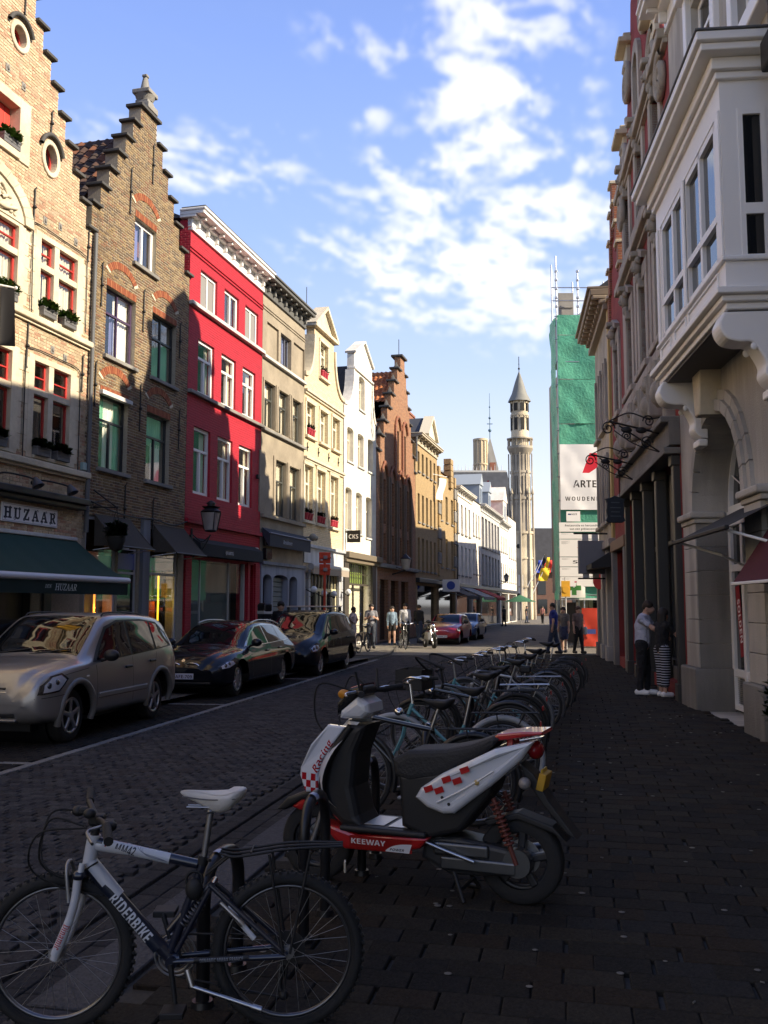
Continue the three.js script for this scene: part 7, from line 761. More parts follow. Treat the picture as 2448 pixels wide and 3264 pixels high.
  const bellyT = canvasTex(512, 128, (x) => { x.fillStyle = '#8b1512'; x.fillRect(0, 0, 512, 128); x.fillStyle = '#d6d6d6'; x.beginPath(); x.moveTo(300, 118); x.quadraticCurveTo(360, 40, 512, 40); x.lineTo(490, 128); x.lineTo(300, 128); x.fill(); x.font = 'bold 74px sans-serif'; x.fillText('KEEWAY', 8, 82); x.fillStyle = '#2a2a2a'; x.font = 'italic bold 34px sans-serif'; x.fillText('POWER', 330, 116); }); for (const s of [1, -1]) add(S, 'belly_print', tf(sheet(.40, .075), [.145, .297, s * .193], [0, s > 0 ? 0 : PI, 0]), mat([1, 1, 1], .3, { map: bellyT }), { uv: true });
  // seat, tail panels, spoiler
  add(S, 'seat', [sym([[.07, .69], [.09, .79], [-.02, .845], [-.25, .865], [-.40, .90], [-.54, .955], [-.58, .94], [-.5, .86], [-.36, .79], [-.2, .70], [-.02, .66]], .24, .04)], mat([.02, .02, .021], .7, { bumpMap: TX.fineB, bumpScale: .002 })); add(S, 'under_seat_body', [sym([[.05, .70], [.03, .40], [-.14, .34], [-.34, .40], [-.52, .62], [-.6, .86], [-.3, .74]], .24, .03)], bk);
  for (const s of [1, -1]) {
    const p = [[-.078, .585], [-.11, .637], [-.25, .732], [-.43, .82], [-.56, .885], [-.775, .935], [-.70, .83], [-.53, .68], [-.315, .515], [-.25, .507], [-.148, .535]]; const g = new THREE.ExtrudeGeometry(shp(p), { depth: .05, bevelEnabled: true, bevelSize: .035, bevelThickness: .035, bevelOffset: -.03, bevelSegments: 4 }), q = g.attributes.position; for (let i = 0; i < q.count; i++) q.setZ(i, s * (q.getZ(i) + .115 - .05 * sst(-.45, -.8, q.getX(i)) + .018 * sin(clamp((-q.getX(i) - .1) / .7) * PI))); if (s < 0) { const a = g.attributes.position; for (let i = 0; i < a.count; i += 3) { const t = [a.getX(i + 1), a.getY(i + 1), a.getZ(i + 1)]; a.setXYZ(i + 1, a.getX(i + 2), a.getY(i + 2), a.getZ(i + 2)); a.setXYZ(i + 2, ...t); } } g.computeVertexNormals(); const T = add(S, 'side_panel', g, wh);
    for (let i = 0; i < 5; i++) for (let j = 0; j < 2; j++) if ((i + j) % 2 === 0) add(T, 'checker_flash', tf(new THREE.PlaneGeometry(.055, .034), [-.17 - i * .055 - j * .01, .645 + i * .03 - j * .034, s * .222], [0, s > 0 ? 0 : PI, s > 0 ? -.38 : .38]), rd); add(T, 'panel_bolt', [ball(-.46, .70, s * .218, .016, 1, 1, .5, 10, 8)], mat([.5, .35, .12], .4)); for (const [a, b] of [[-.25, .60], [-.29, .565]]) add(T, 'panel_hole', ball(a, b, s * .212, .01, 1, 1, .5, 8, 6), bk); add(T, 'panel_crease', tube([[-.22, .57, s * .216], [-.38, .655, s * .222], [-.56, .77, s * .212]], .007, 16, 5), wh);
    add(S, 'rear_shock', [rod([-.53, .60, s * .12], [-.66, .24, s * .12], .014), ...Array.from({ length: 10 }, (_, i) => tf(new THREE.TorusGeometry(.026, .007, 6, 14).rotateX(PI / 2), [-.54 - i * .009, .57 - i * .024, s * .12], [0, 0, -.35]))], mat([.14, .035, .025], .5)); add(S, 'indicator', [ball(-.72, .70, s * .14, .035), rod([-.68, .7, s * .06], [-.72, .7, s * .12], .01)], mat([.25, .23, .22], .3));
  }
  add(S, 'tail_light', [ball(-.755, .87, 0, .06, .8, .9, 1.3)], mat([.28, .01, .015], .2)); add(S, 'spoiler', [sym([[-.50, .915], [-.56, .965], [-.70, .985], [-.82, .99], [-.83, .975], [-.69, .95]], .24, .012), rb(-.64, -.60, .88, .96, -.08, -.05, .01, 1), rb(-.64, -.60, .88, .96, .05, .08, .01, 1)], rd);
  add(S, 'rear_mudguard', [sym([[-.68, .80], [-.76, .74], [-.84, .60], [-.96, .45], [-1.0, .40], [-.94, .42], [-.80, .58], [-.70, .72]], .13, .01), sym([[-.46, .46], [-.66, .52], [-.86, .46], [-.94, .38], [-.86, .42], [-.66, .48], [-.48, .43]], .13, .01)], bk); add(S, 'number_plate', [tf(rb(-.06, .06, -.08, .08, -.006, .006, .004, 1), [-.80, .69, 0], [0, PI / 2, 0])], mat([.60, .36, .02], .5)); add(S, 'side_marker', [tf(rb(-.022, .022, -.05, .05, -.08, .08, .006, 1), [-.80, .70, 0], [0, 0, .25])], mat([.55, .30, .02], .4));
  // engine, exhaust, stand
  add(S, 'engine', [sym([[-.08, .22], [-.10, .34], [-.3, .36], [-.62, .32], [-.74, .27], [-.72, .18], [-.5, .15], [-.26, .14]], .16, .03), rod([-.2, .26, -.1], [-.2, .26, .12], .09, .09, 16)], mat([.06, .06, .062], .5, { metalness: .6 })); add(S, 'engine_cover', [rb(-.5, -.16, .25, .33, -.13, -.09, .03, 2), rb(-.66, -.2, .17, .25, -.125, -.09, .03, 2), rod([-.66, .245, -.05], [-.66, .245, -.12], .08, .08, 18)], mat([.16, .165, .17], .4, { metalness: .9 })); add(S, 'exhaust', [rod([-.28, .18, .13], [-.85, .28, .14], .05, .055, 14), tube([[-.05, .2, .1], [-.2, .15, .12], [-.3, .18, .13]], .016, 14, 7)], mat([.12, .12, .125], .35, { metalness: .9 }));
  add(S, 'centre_stand', [rod([-.26, .2, .08], [-.36, .01, .16], .013), rod([-.26, .2, -.08], [-.36, .01, -.16], .013), rod([-.33, .07, .13], [-.33, .07, -.13], .011), rod([-.36, .012, .16], [-.28, .012, .18], .012)], bk); add(S, 'kick_lever', tube([[-.42, .24, -.15], [-.25, .29, -.16], [-.12, .33, -.16]], .012, 14, 6), M.steel); add(S, 'seat_hook', tube([[.06, .5, .02], [.0, .58, .03], [-.02, .48, .02], [.05, .38, .04], [.08, .34, .04]], .012, 24, 6), M.steel); add(S, 'swing_arm', [rod([-.6, .3, -.08], [-.66, .245, -.08], .03), rod([-.3, .22, -.08], [-.66, .245, -.08], .025)], bk);
}
// ---------- bicycles and racks ----------
function decal(a, b, r, m, s) { a = v3(a); b = v3(b); const d = b.clone().sub(a), l = d.length(), g = new THREE.CylinderGeometry(r, r, l, 12, 1, true, 0, 2.3); g.rotateY(-1.15); const uv = g.attributes.uv; for (let i = 0; i < uv.count; i++) { const u = uv.getX(i), v = uv.getY(i); uv.setXY(i, s < 0 ? 1 - v : v, s < 0 ? u : 1 - u); } const y = d.clone().normalize(), z = V(0, 0, s), x = y.clone().cross(z).normalize(), zz = x.clone().cross(y); g.applyMatrix4(new THREE.Matrix4().makeBasis(x, y, zz)); const c = a.clone().add(b).multiplyScalar(.5); return g.translate(c.x, c.y, c.z); }
function bikeWheel(B, x, r, o = {}) {
  const tr = o.tyre ?? .019, W = add(B, 'wheel', new THREE.TorusGeometry(r - tr, tr, 10, 56).translate(x, r, 0), M.rubber), rr = r - tr * 2 - .004;
  add(W, 'rim', [new THREE.TorusGeometry(rr, .009, 8, 56).scale(1, 1, 1.3).translate(x, r, 0)], o.rim ?? mat([.16, .16, .165], .4, { metalness: .9 })); add(W, 'hub', [rod([x, r, -.05], [x, r, .05], .017, .017, 10), rod([x, r, -.03], [x, r, -.026], .032, .032, 12), rod([x, r, .026], [x, r, .03], .032, .032, 12)], M.dullSteel);
  const sp = []; for (let i = 0; i < 32; i++) { const a = i / 32 * 2 * PI, b = a + (i % 4 < 2 ? .9 : -.9), z = i % 2 ? .028 : -.028; sp.push(rod([x + .03 * cos(b), r + .03 * sin(b), z], [x + rr * cos(a), r + rr * sin(a), 0], o.sp ?? .0012, o.sp ?? .0012, 4, true)); } add(W, 'spokes', sp, M.dullSteel);
}
function makeBike(o) {
  const B = thing('bicycle', o.label, 'bicycle', o.pos, o.yaw, 'bicycles parked along the kerb'), r = o.r ?? .335, fm = o.frame, f = .5, bb = [-.01, .285, 0], st = [-.15, o.step ? .62 : .72, 0], sd = [-.21, o.sad ?? .93, 0], ht = [.335, .80, 0], hb = [.385, .66, 0];
  B.rotation.order = 'YXZ'; B.rotation.x = o.lean ?? ((abs(o.pos[2]) * 7.3 % 1) - .5) * .16; bikeWheel(B, -f, r, o.wheel); bikeWheel(B, f, r, o.wheel);
  const tr = o.tube ?? .016; add(B, 'frame', [rod(bb, st, tr), rod(hb, ht, tr * 1.25), rod(hb, bb, tr * 1.1), ...(o.step ? [rod([.345, .76, 0], [-.06, .40, 0], tr)] : [rod(ht, st, tr)]), ...[-1, 1].flatMap((s) => [rod([bb[0], bb[1], s * .03], [-f, r, s * .06], .009), rod([st[0], st[1] - .03, s * .02], [-f, r, s * .06], .008)]), rod([bb[0], bb[1], -.04], [bb[0], bb[1], .04], .022, .022, 12)], fm);
  add(B, 'fork', [...[-1, 1].map((s) => tube([[.40, .62, s * .045], [.425, .5, s * .05], [f, r, s * .055]], .011, 12, 7)), rb(.375, .425, .60, .64, -.06, .06, .015, 1), rod(hb, [.40, .6, 0], .015)], o.fork ?? fm);
  add(B, 'seat_post', rod(st, [sd[0], sd[1] - .04, 0], .0125), M.steel); add(B, 'saddle', saddleG().translate(...sd), o.saddle ?? M.black);
  const hs = o.bars ?? 'city', y0 = hs === 'loop' ? 1.03 : .98, bt = hs === 'flat' ? [[.40, y0, -.3], [.36, y0, 0], [.40, y0, .3]] : hs === 'loop' ? [[.12, y0 + .02, -.34], [.3, y0 + .1, -.36], [.46, y0 + .13, -.26], [.40, y0, -.1], [.36, y0 - .02, 0], [.40, y0, .1], [.46, y0 + .13, .26], [.3, y0 + .1, .36], [.12, y0 + .02, .34]] : [[.14, y0 + .05, -.3], [.3, y0 + .06, -.28], [.40, y0 + .02, -.12], [.38, y0, 0], [.40, y0 + .02, .12], [.3, y0 + .06, .28], [.14, y0 + .05, .3]];
  add(B, 'handlebar', [tube(bt, .012, 50, 8), rod(ht, [.36, y0, 0], .014)], o.barM ?? M.chrome); for (const k of [0, bt.length - 1]) { const a = v3(bt[k]), b = v3(bt[k ? k - 1 : 1]), c = a.clone().lerp(b, .55); add(B, 'grip', rod(a, c, .018, .017, 10), M.rubber); } add(B, 'brake_cable', [tube([[.38, y0 + .03, .12], [.52, y0 + .02, .1], [.46, .78, .04], [.42, .62, .03]], .004, 20, 5), tube([[.38, y0 + .03, -.12], [.55, y0, -.1], [.48, .75, -.04], [.2, .66, -.02]], .004, 20, 5)], M.rubber);
  for (const s of [-1, 1]) add(B, 'crank', [rod([bb[0], bb[1], s * .05], [bb[0] + s * .11, bb[1] - s * .12, s * .07], .01), rb(bb[0] + s * .11 - .045, bb[0] + s * .11 + .045, bb[1] - s * .12 - .012, bb[1] - s * .12 + .012, s * .115 - .045, s * .115 + .045, .008, 1)], M.dullSteel); add(B, 'chainring', [new THREE.TorusGeometry(.085, .007, 6, 30).translate(bb[0], bb[1], .055), ...[0, 1, 2].map((i) => rod([bb[0], bb[1], .055], [bb[0] + .08 * cos(i * 2.1), bb[1] + .08 * sin(i * 2.1), .055], .006))], M.dullSteel); add(B, 'chain', [rod([bb[0], bb[1] + .085, .055], [-f, r + .035, .055], .005), rod([bb[0], bb[1] - .085, .055], [-f, r - .035, .055], .005)], M.black);
  if (o.guard) for (const [x, a0, a1] of [[-f, -.1, 1.12], [f, .28, 1.1]]) add(B, 'mudguard', (() => { const g = new THREE.TorusGeometry(r + .02, .028, 5, 28, PI * (a1 - a0)); g.rotateZ(PI * a0); return g.scale(1, 1, .9).translate(x, r, 0); })(), o.guard);
  if (o.rack) add(B, 'carrier', [...[-.055, 0, .055].map((z) => rod([-.22, .73, z], [-.82, .745, z], .006)), ...[-.3, -.5, -.7, -.82].map((x) => rod([x, .74, -.06], [x, .74, .06], .006)), ...[-1, 1].flatMap((s) => [rod([-.45, .74, s * .06], [-f, r, s * .07], .006), rod([-.7, .74, s * .06], [-f, r, s * .07], .006)])], o.rack);
  if (o.crate) { const x = .56, y = .80; add(B, 'crate', [bx(x - .15, x + .15, y, y + .01, -.2, .2), bx(x - .15, x - .14, y, y + .22, -.2, .2), bx(x + .14, x + .15, y, y + .22, -.2, .2), bx(x - .15, x + .15, y, y + .22, -.2, -.19), bx(x - .15, x + .15, y, y + .22, .19, .2), rod([x - .1, y, 0], [.42, .68, 0], .012)], M.black); }
  add(B, 'rear_reflector', rb(-.85, -.835, .62, .67, -.03, .03, .006, 1), mat([.3, .01, .01], .3)); if (o.lamp) add(B, 'front_lamp', [ball(.46, .72, 0, .04, 1.3, 1, 1)], M.chrome); if (o.stand) add(B, 'kickstand', rod([-.06, .25, -.05], [-.16, .015, -.16], .009), M.steel); if (o.bag) add(B, 'saddle_bag', rb(-.42, -.26, .78, .88, -.05, .05, .03, 2), M.black); if (o.more) o.more(B); return B;
}
function saddleG() { const g = new THREE.SphereGeometry(.14, 24, 14), p = g.attributes.position; for (let i = 0; i < p.count; i++) { let x = p.getX(i), y = p.getY(i), z = p.getZ(i); const u = x / .14, w = mix(1, .26, sst(-.75, .45, u)); p.setXYZ(i, x * .98, (y > 0 ? y * .2 : y * mix(.42, .16, sst(-.3, .7, u))) + .022 * u * u + .01 * (u < -.6), z * .56 * w); } g.computeVertexNormals(); return g; }
const paintF = (c) => mat(c, .3, { clearcoat: .7 }), Y0 = PI;
{ // nearest: white and navy suspension bike
  const wf = paintF([.56, .58, .62]), nv = paintF([.014, .017, .032]), B = thing('mountain_bike', 'white and navy suspension mountain bike with white saddle, nearest to the viewer', 'bicycle', [-.872, WALK - .03, -4.05], PI + .03), r = .332, f = .5; B.scale.setScalar(.945);
  bikeWheel(B, -f, r, { tyre: .027, sp: .0011, rim: mat([.16, .16, .17], .35, { metalness: .9 }) }); bikeWheel(B, f, r, { tyre: .027, sp: .0011, rim: mat([.2, .2, .21], .35, { metalness: .9 }) });
  for (const x of [-f, f]) { const tr = []; for (let i = 0; i < 60; i++) { const a = i / 60 * 2 * PI; for (const z of [-.012, .012]) tr.push(tf(bx(-.006, .006, -.005, .005, -.008, .008), [x + (r + .001) * cos(a + (z > 0 ? .05 : 0)), r + (r + .001) * sin(a + (z > 0 ? .05 : 0)), z], [0, 0, a])); } add(B, 'tyre_tread', tr, M.rubber); }
  const bb = [-.0, .295, 0], hb = [.375, .70, 0], ht = [.355, .83, 0], st = [-.125, .71, 0];
  add(B, 'frame', [rod(hb, bb, .031, .028, 14), rod([.35, .80, 0], [-.10, .70, 0], .024, .021, 14), rod([.01, .33, 0], st, .02, .02, 12), rod(bb, [-.035, .30, 0], .035), rod([0, .295, -.045], [0, .295, .045], .026, .026, 14), rod([-.10, .56, 0], [.02, .42, 0], .016)], nv); add(B, 'head_tube', [rod(hb, ht, .03, .03, 14), rod([.36, .79, 0], [.20, .765, 0], .0265, .0255, 14), rod([.37, .71, 0], [.245, .565, 0], .0335, .0325, 14)], wf);
  add(B, 'swing_arm', [...[-1, 1].flatMap((s) => [rod([-.01, .30, s * .035], [-f, r - .005, s * .065], .012), rod([-.16, .62, s * .035], [-f, r, s * .065], .012), rod([-.02, .34, s * .03], [-.17, .62, s * .032], .012)]), rod([-.17, .62, -.045], [-.17, .62, .045], .016)], nv); add(B, 'shock', [rod([-.10, .555, 0], [-.165, .62, 0], .012), ...Array.from({ length: 7 }, (_, i) => tf(new THREE.TorusGeometry(.021, .005, 6, 14).rotateX(PI / 2), [-.045 - i * .012, .45 + i * .014, 0], [0, 0, .7]))], mat([.12, .12, .13], .4, { metalness: .7 }));
  for (const s of [-1, 1]) { const F = add(B, 'fork_leg', [tube([[.405, .655, s * .062], [.415, .56, s * .066], [.45, .44, s * .066], [.495, .325, s * .062]], .0185, 16, 10), rod([.40, .66, s * .058], [.39, .72, s * .05], .014)], wf); add(F, 'fork_text', decal([.492, .345, s * .0645], [.428, .50, s * .067], .0195, textMat(256, 40, '#c3c8d0', '#a3161c', [['Dinamic', 128, 21, 'bold 40px serif']]), s), mat([1, 1, 1], .4), { uv: true }).material = textMat(256, 40, '#c3c8d0', '#a3161c', [['Dinamic', 128, 21, 'bold 40px serif']]); } add(B, 'fork_crown', [rb(.375, .43, .65, .69, -.075, .075, .02, 2), rod([.375, .70, 0], [.395, .66, 0], .018)], nv); add(B, 'fork_brace', tube([[.44, .56, -.066], [.46, .70, -.04], [.46, .70, .04], [.44, .56, .066]], .009, 20, 6), M.dullSteel);
  const dt = textMat(1024, 84, '#1b2233', '#d5d9df', [], { rough: .35, pre: (x) => { x.save(); x.scale(1.62, 1); x.fillStyle = '#d5d9df'; x.font = 'bold 86px sans-serif'; x.textAlign = 'center'; x.textBaseline = 'middle'; x.fillText('RIDERBIKE', 316, 46); x.restore(); } }), tt = textMat(512, 56, '#c6ccd6', '#1b2238', [['MM42', 170, 30, 'italic bold 54px sans-serif']], { rough: .35, pre: (x) => { x.fillStyle = '#a31a1f'; x.fillRect(20, 0, 12, 56); x.strokeStyle = '#68718a'; x.lineWidth = 2; for (let i = 0; i < 3; i++) { x.beginPath(); x.moveTo(260 + i * 20, 4); x.bezierCurveTo(300, 40, 380, 20 + i * 8, 500, 40); x.stroke(); } } });
  for (const s of [-1, 1]) { add(B, 'down_tube_print', decal([.06, .35, 0], [.30, .62, 0], .0335, dt, s), dt, { uv: true }); add(B, 'top_tube_print', decal([.02, .727, 0], [.315, .793, 0], .0262, tt, s), tt, { uv: true }); const ct = textMat(512, 40, '#11131a', '#7d828c', [['DINAMIC MMAX FRANCE', 256, 21, 'bold 34px sans-serif']]); add(B, 'chainstay_print', decal([-.34, .322, s * .054], [-.1, .309, s * .043], .0135, ct, s), ct, { uv: true }); add(B, 'frame_flash', decal([-.24, .53, s * .043], [-.36, .40, s * .055], .0135, wf, s), wf, { uv: true }); }
  add(B, 'seat_post', [rod(st, [-.155, .93, 0], .0145, .0145, 12)], M.dullSteel); add(B, 'seat_clamp', [rod([-.12, .70, 0], [-.128, .735, 0], .024, .024, 12), rod([-.13, .72, .02], [-.16, .725, -.04], .007)], M.black); add(B, 'saddle_rail', [rod([-.24, .945, .02], [-.05, .95, .02], .004), rod([-.24, .945, -.02], [-.05, .95, -.02], .004), rod([-.155, .92, -.015], [-.155, .95, .015], .016)], M.steel); const sd = add(B, 'saddle', saddleG().scale(1.08, 1.15, 1.05).translate(-.165, .985, 0), mat([.60, .58, .55], .55, { bumpMap: TX.fineB, bumpScale: .001 })); for (const s of [-1, 1]) add(sd, 'saddle_piping', tube([[-.27, .99, s * .06], [-.15, .985, s * .045], [-.03, .995, s * .022]], .003, 14, 5), M.planter);
  // bars turned a little
  const hbG = [tube([[.21, .885, -.33], [.26, .91, -.18], [.345, .90, 0], [.43, .935, .18], [.47, .95, .33]], .014, 30, 8), rod(ht, [.345, .895, 0], .02), rb(.31, .38, .87, .92, -.035, .035, .015, 1)]; add(B, 'handlebar', hbG, M.black); for (const [p, q] of [[[.205, .883, -.35], [.255, .908, -.19]], [[.473, .952, .35], [.43, .935, .19]]]) { add(B, 'grip', rod(p, q, .02, .018, 12), M.rubber); add(B, 'shifter', [ball((p[0] + q[0]) / 2 + .02, .90, q[2] * .82, .03, 1, .8, 1.2), rb(q[0] - .02, q[0] + .03, .89, .925, q[2] * .7 - .025, q[2] * .7 + .025, .012, 1)], M.black); add(B, 'brake_lever', tube([[q[0] + .03, .9, q[2] * .8], [q[0] + .08, .885, q[2]], [p[0] + .07, .87, p[2] * .95]], .007, 14, 6), M.dullSteel); } add(B, 'bell', [ball(.36, .935, -.07, .028, 1, .8, 1)], M.black);
  add(B, 'brake_cable', [tube([[.36, .9, -.15], [.50, .93, -.16], [.56, .75, -.1], [.47, .66, -.05], [.40, .70, -.02]], .0045, 30, 5), tube([[.44, .9, .15], [.58, .9, .1], [.58, .72, 0], [.45, .66, -.03], [.33, .72, -.03]], .0045, 30, 5), tube([[.35, .89, -.14], [.55, .87, -.15], [.60, .72, -.1], [.48, .62, -.05], [.3, .58, -.04]], .0045, 30, 5)], M.rubber);
  add(B, 'carrier', [...[-.06, 0, .06].map((z) => tube([[-.20, .755, z * .6], [-.28, .745, z], [-.5, .775, z], [-.74, .78, z * .6]], .006, 20, 6)), ...[-.34, -.5, -.64].map((x) => rod([x, .76, -.06], [x, .76, .06], .005)), ...[-1, 1].flatMap((s) => [rod([-.42, .755, s * .06], [-f + .015, r + .01, s * .075], .0065), rod([-.60, .765, s * .06], [-f - .015, r + .01, s * .075], .0065), rod([-.24, .74, s * .04], [-.14, .66, s * .03], .006)])], M.black); add(B, 'rear_reflector', rb(-.755, -.745, .66, .71, -.02, .02, .006, 1), mat([.5, .45, .35], .25)); add(B, 'saddle_strut', [rod([-.21, .55, -.05], [-.30, .47, -.06], .011, .011, 10), rod([-.295, .475, -.06], [-.31, .46, -.06], .015)], M.steel);
  for (const s of [-1, 1]) { const px = s < 0 ? -.03 : .06, py = s < 0 ? .13 : .46; add(B, 'crank', [rod([0, .295, s * .055], [px, py, s * .075], .0125, .011), rb(px - .05, px + .05, py - .014, py + .014, s * .13 - .05, s * .13 + .05, .006, 1), rod([px, py, s * .07], [px, py, s * .15], .007)], M.black); } for (let i = 0; i < 3; i++) add(B, 'chainring', [new THREE.TorusGeometry(.05 + i * .02, .005, 6, 36).translate(0, .295, .045 + i * .008)], M.dullSteel); for (let i = 0; i < 6; i++) add(B, 'sprocket', new THREE.TorusGeometry(.062 - i * .007, .004, 5, 28).translate(-f, r, .03 + i * .005), M.dullSteel); add(B, 'spoke_guard', tf(new THREE.CylinderGeometry(.075, .075, .004, 28).rotateX(PI / 2), [-f, r, .024]), M.black); add(B, 'chain', [rod([0, .385, .06], [-f, r + .05, .045], .005), rod([0, .205, .06], [-f + .02, r - .22, .05], .005), rod([-f, r - .05, .05], [-f + .02, r - .2, .05], .005)], M.black); add(B, 'derailleur', [tube([[-f, r - .01, .07], [-f + .01, r - .08, .08], [-f + .04, r - .16, .07], [-f + .02, r - .22, .06]], .014, 14, 7), ball(-f + .03, r - .1, .06, .02), ball(-f + .02, r - .21, .055, .022)], M.black); add(B, 'kickstand', [rod([-.075, .28, -.07], [-.10, .215, -.085], .016, .014), rod([-.10, .215, -.085], [-.36, .14, -.11], .009), rod([-.36, .14, -.11], [-.40, .13, -.115], .013)], M.steel); add(B, 'frame_lock', [ball(-.09, .60, -.02, .04, 1, 1.2, .7), new THREE.TorusGeometry(.035, .007, 6, 20).translate(-.09, .64, -.02)], M.black);
}
const bkF = paintF([.012, .012, .014]), svF = paintF([.4, .41, .43]), tlF = paintF([.09, .28, .33]);
makeBike({ label: 'black bicycle with bright silver handlebars right behind the scooter', pos: [.22, WALK, -7.65], yaw: Y0 - .28, frame: bkF, bars: 'city', saddle: M.black, rack: M.black, guard: mat([.012, .012, .013], .4), tube: .02, stand: true });
makeBike({ label: 'pale blue city bicycle with white rear mudguard behind the silver handlebars', pos: [.58, WALK, -8.75], yaw: Y0 - .22, frame: tlF, bars: 'city', guard: mat([.30, .31, .32], .4), rack: M.black, lamp: true, step: true });
makeBike({ label: 'black bicycle with looped black handlebars and a front crate', pos: [.86, WALK, -10.2], yaw: Y0 - .35, frame: bkF, bars: 'loop', barM: M.black, crate: true, guard: mat([.02, .02, .022], .4), sad: .96 });
makeBike({ label: 'pale blue low step bicycle with silver carrier beyond the crate', pos: [1.22, WALK, -11.85], yaw: Y0 - .2, frame: tlF, bars: 'city', barM: M.steel, rack: M.steel, guard: mat([.12, .125, .13], .4), step: true, fork: svF });
makeBike({ label: 'silver framed bicycle with swept handlebars in the middle of the row', pos: [1.62, WALK, -13.2], yaw: Y0 - .25, frame: svF, bars: 'city', rack: M.dullSteel, guard: mat([.05, .05, .055], .4), bag: true });
makeBike({ label: 'black bicycle with chrome mudguards after the silver framed one', pos: [2.0, WALK, -14.6], yaw: Y0 - .18, frame: bkF, bars: 'city', rack: M.black, guard: mat([.10, .10, .105], .3, { metalness: .8 }), step: true });
makeBike({ label: 'black bicycle with flat handlebar, third from the far end of the row', pos: [2.4, WALK, -16.1], yaw: Y0 - .28, frame: bkF, bars: 'flat', barM: M.black, rack: M.black });
makeBike({ label: 'dark bicycle with high black saddle, second from the far end of the row', pos: [2.8, WALK, -17.6], yaw: Y0 - .22, frame: paintF([.03, .012, .012]), bars: 'city', rack: M.black, guard: mat([.02, .02, .022], .4), sad: 1.0 });
makeBike({ label: 'black bicycle with steel mudguards at the far end of the row', pos: [3.15, WALK, -18.9], yaw: Y0 - .2, frame: bkF, bars: 'city', rack: M.black, guard: mat([.03, .03, .032], .4), step: true });
makeBike({ label: 'black bicycle with front lamp squeezed between crate bicycle and pale blue one', pos: [1.02, WALK, -11.0], yaw: Y0 - .1, frame: bkF, bars: 'flat', barM: M.black, guard: M.black, rack: M.black, lamp: true });
makeBike({ label: 'dark green bicycle squeezed in before the flat handlebar bicycle', pos: [2.2, WALK, -15.3], yaw: Y0 - .38, frame: paintF([.012, .03, .02]), bars: 'city', guard: M.black, rack: M.black, sad: .98 });
makeBike({ label: 'black bicycle held by the man before the white shop', pos: [-.75, WALK, -34.6], yaw: -1.9, frame: bkF, bars: 'city', guard: M.black, rack: M.black }); makeBike({ label: 'dark bicycle parked alone on the far left pavement near the red car', pos: [.75, WALK, -37.4], yaw: -1.4, frame: bkF, bars: 'city', guard: M.black, rack: M.black });
const hoopG = (() => { const l = .42, h = .68; return [tube([[-l / 2, 0, 0], [-l / 2, .3, 0], [-l / 2, h - .16, 0], [-l / 2 + .06, h - .04, 0], [-l / 2 + .16, h, 0], [l / 2 - .16, h, 0], [l / 2 - .06, h - .04, 0], [l / 2, h - .16, 0], [l / 2, .3, 0], [l / 2, 0, 0]], .03, 60, 10), ...[-1, 1].map((s) => rod([s * l / 2, 0, 0], [s * l / 2, .03, 0], .05, .045, 12))]; })();
[[-.735, -4.42, 'behind the white and navy mountain bike'], [-.37, -5.2, 'under the front wheel of the scooter'], [-.1, -6.4, 'behind the scooter footboard'], [.38, -8.2, 'between the first bicycles of the row'], [.98, -10.9, 'beside the bicycle with the crate'], [1.65, -13.9, 'in the middle of the bicycle row'], [2.45, -16.8, 'near the far end of the bicycle row']].forEach(([x, z, l]) => { const b = thing('cycle_rack', `black tubular cycle hoop ${l}`, 'bike rack', [x, WALK, z], 1.37, 'black cycle hoops along the kerb'); if (z > -5) b.scale.y = .86; add(b, 'hoop', hoopG, mat([.012, .012, .014], .35)); add(b, 'sticker', [tf(new THREE.CylinderGeometry(.0312, .0312, .06, 10, 1, true, 0, 2), [-.06, .68, 0], [0, 0, PI / 2])], mat([.35, .42, .6], .4)); });
{ // motorcycle far off
  const B = thing('motorcycle', 'black motorcycle with round lamps standing by the red car', 'motorcycle', [1.95, ROAD, -40.6], -1.35); for (const x of [-.7, .7]) { const W = add(B, 'wheel', tyreG(.31, .14).translate(x, .31, 0), M.rubber); add(W, 'rim', new THREE.TorusGeometry(.2, .02, 8, 28).translate(x, .31, 0), M.steel); } add(B, 'fork', [rod([.7, .31, .09], [.45, .95, .08], .025), rod([.7, .31, -.09], [.45, .95, -.08], .025)], M.chrome); add(B, 'tank', ball(.12, .85, 0, .24, 1.3, .7, .7), M.blackGloss); add(B, 'seat', rb(-.62, -.1, .74, .86, -.13, .13, .05, 2), M.black); add(B, 'engine', [rb(-.25, .25, .32, .68, -.16, .16, .05, 2), rod([-.1, .3, .2], [-.8, .36, .2], .05)], M.dullSteel); add(B, 'headlight', ball(.56, .92, 0, .1), M.chrome); for (const s of [-1, 1]) add(B, 'spot_lamp', ball(.6, .72, s * .14, .05), M.chrome); add(B, 'handlebar', tube([[.2, 1.08, -.36], [.4, 1.1, -.1], [.4, 1.1, .1], [.2, 1.08, .36]], .016, 20, 6), M.black); add(B, 'mudguard', [new THREE.TorusGeometry(.33, .05, 5, 16, 1.6).translate(.7, .31, 0), new THREE.TorusGeometry(.33, .06, 5, 16, 1.8).rotateZ(.6).translate(-.7, .31, 0)], M.blackGloss);
}
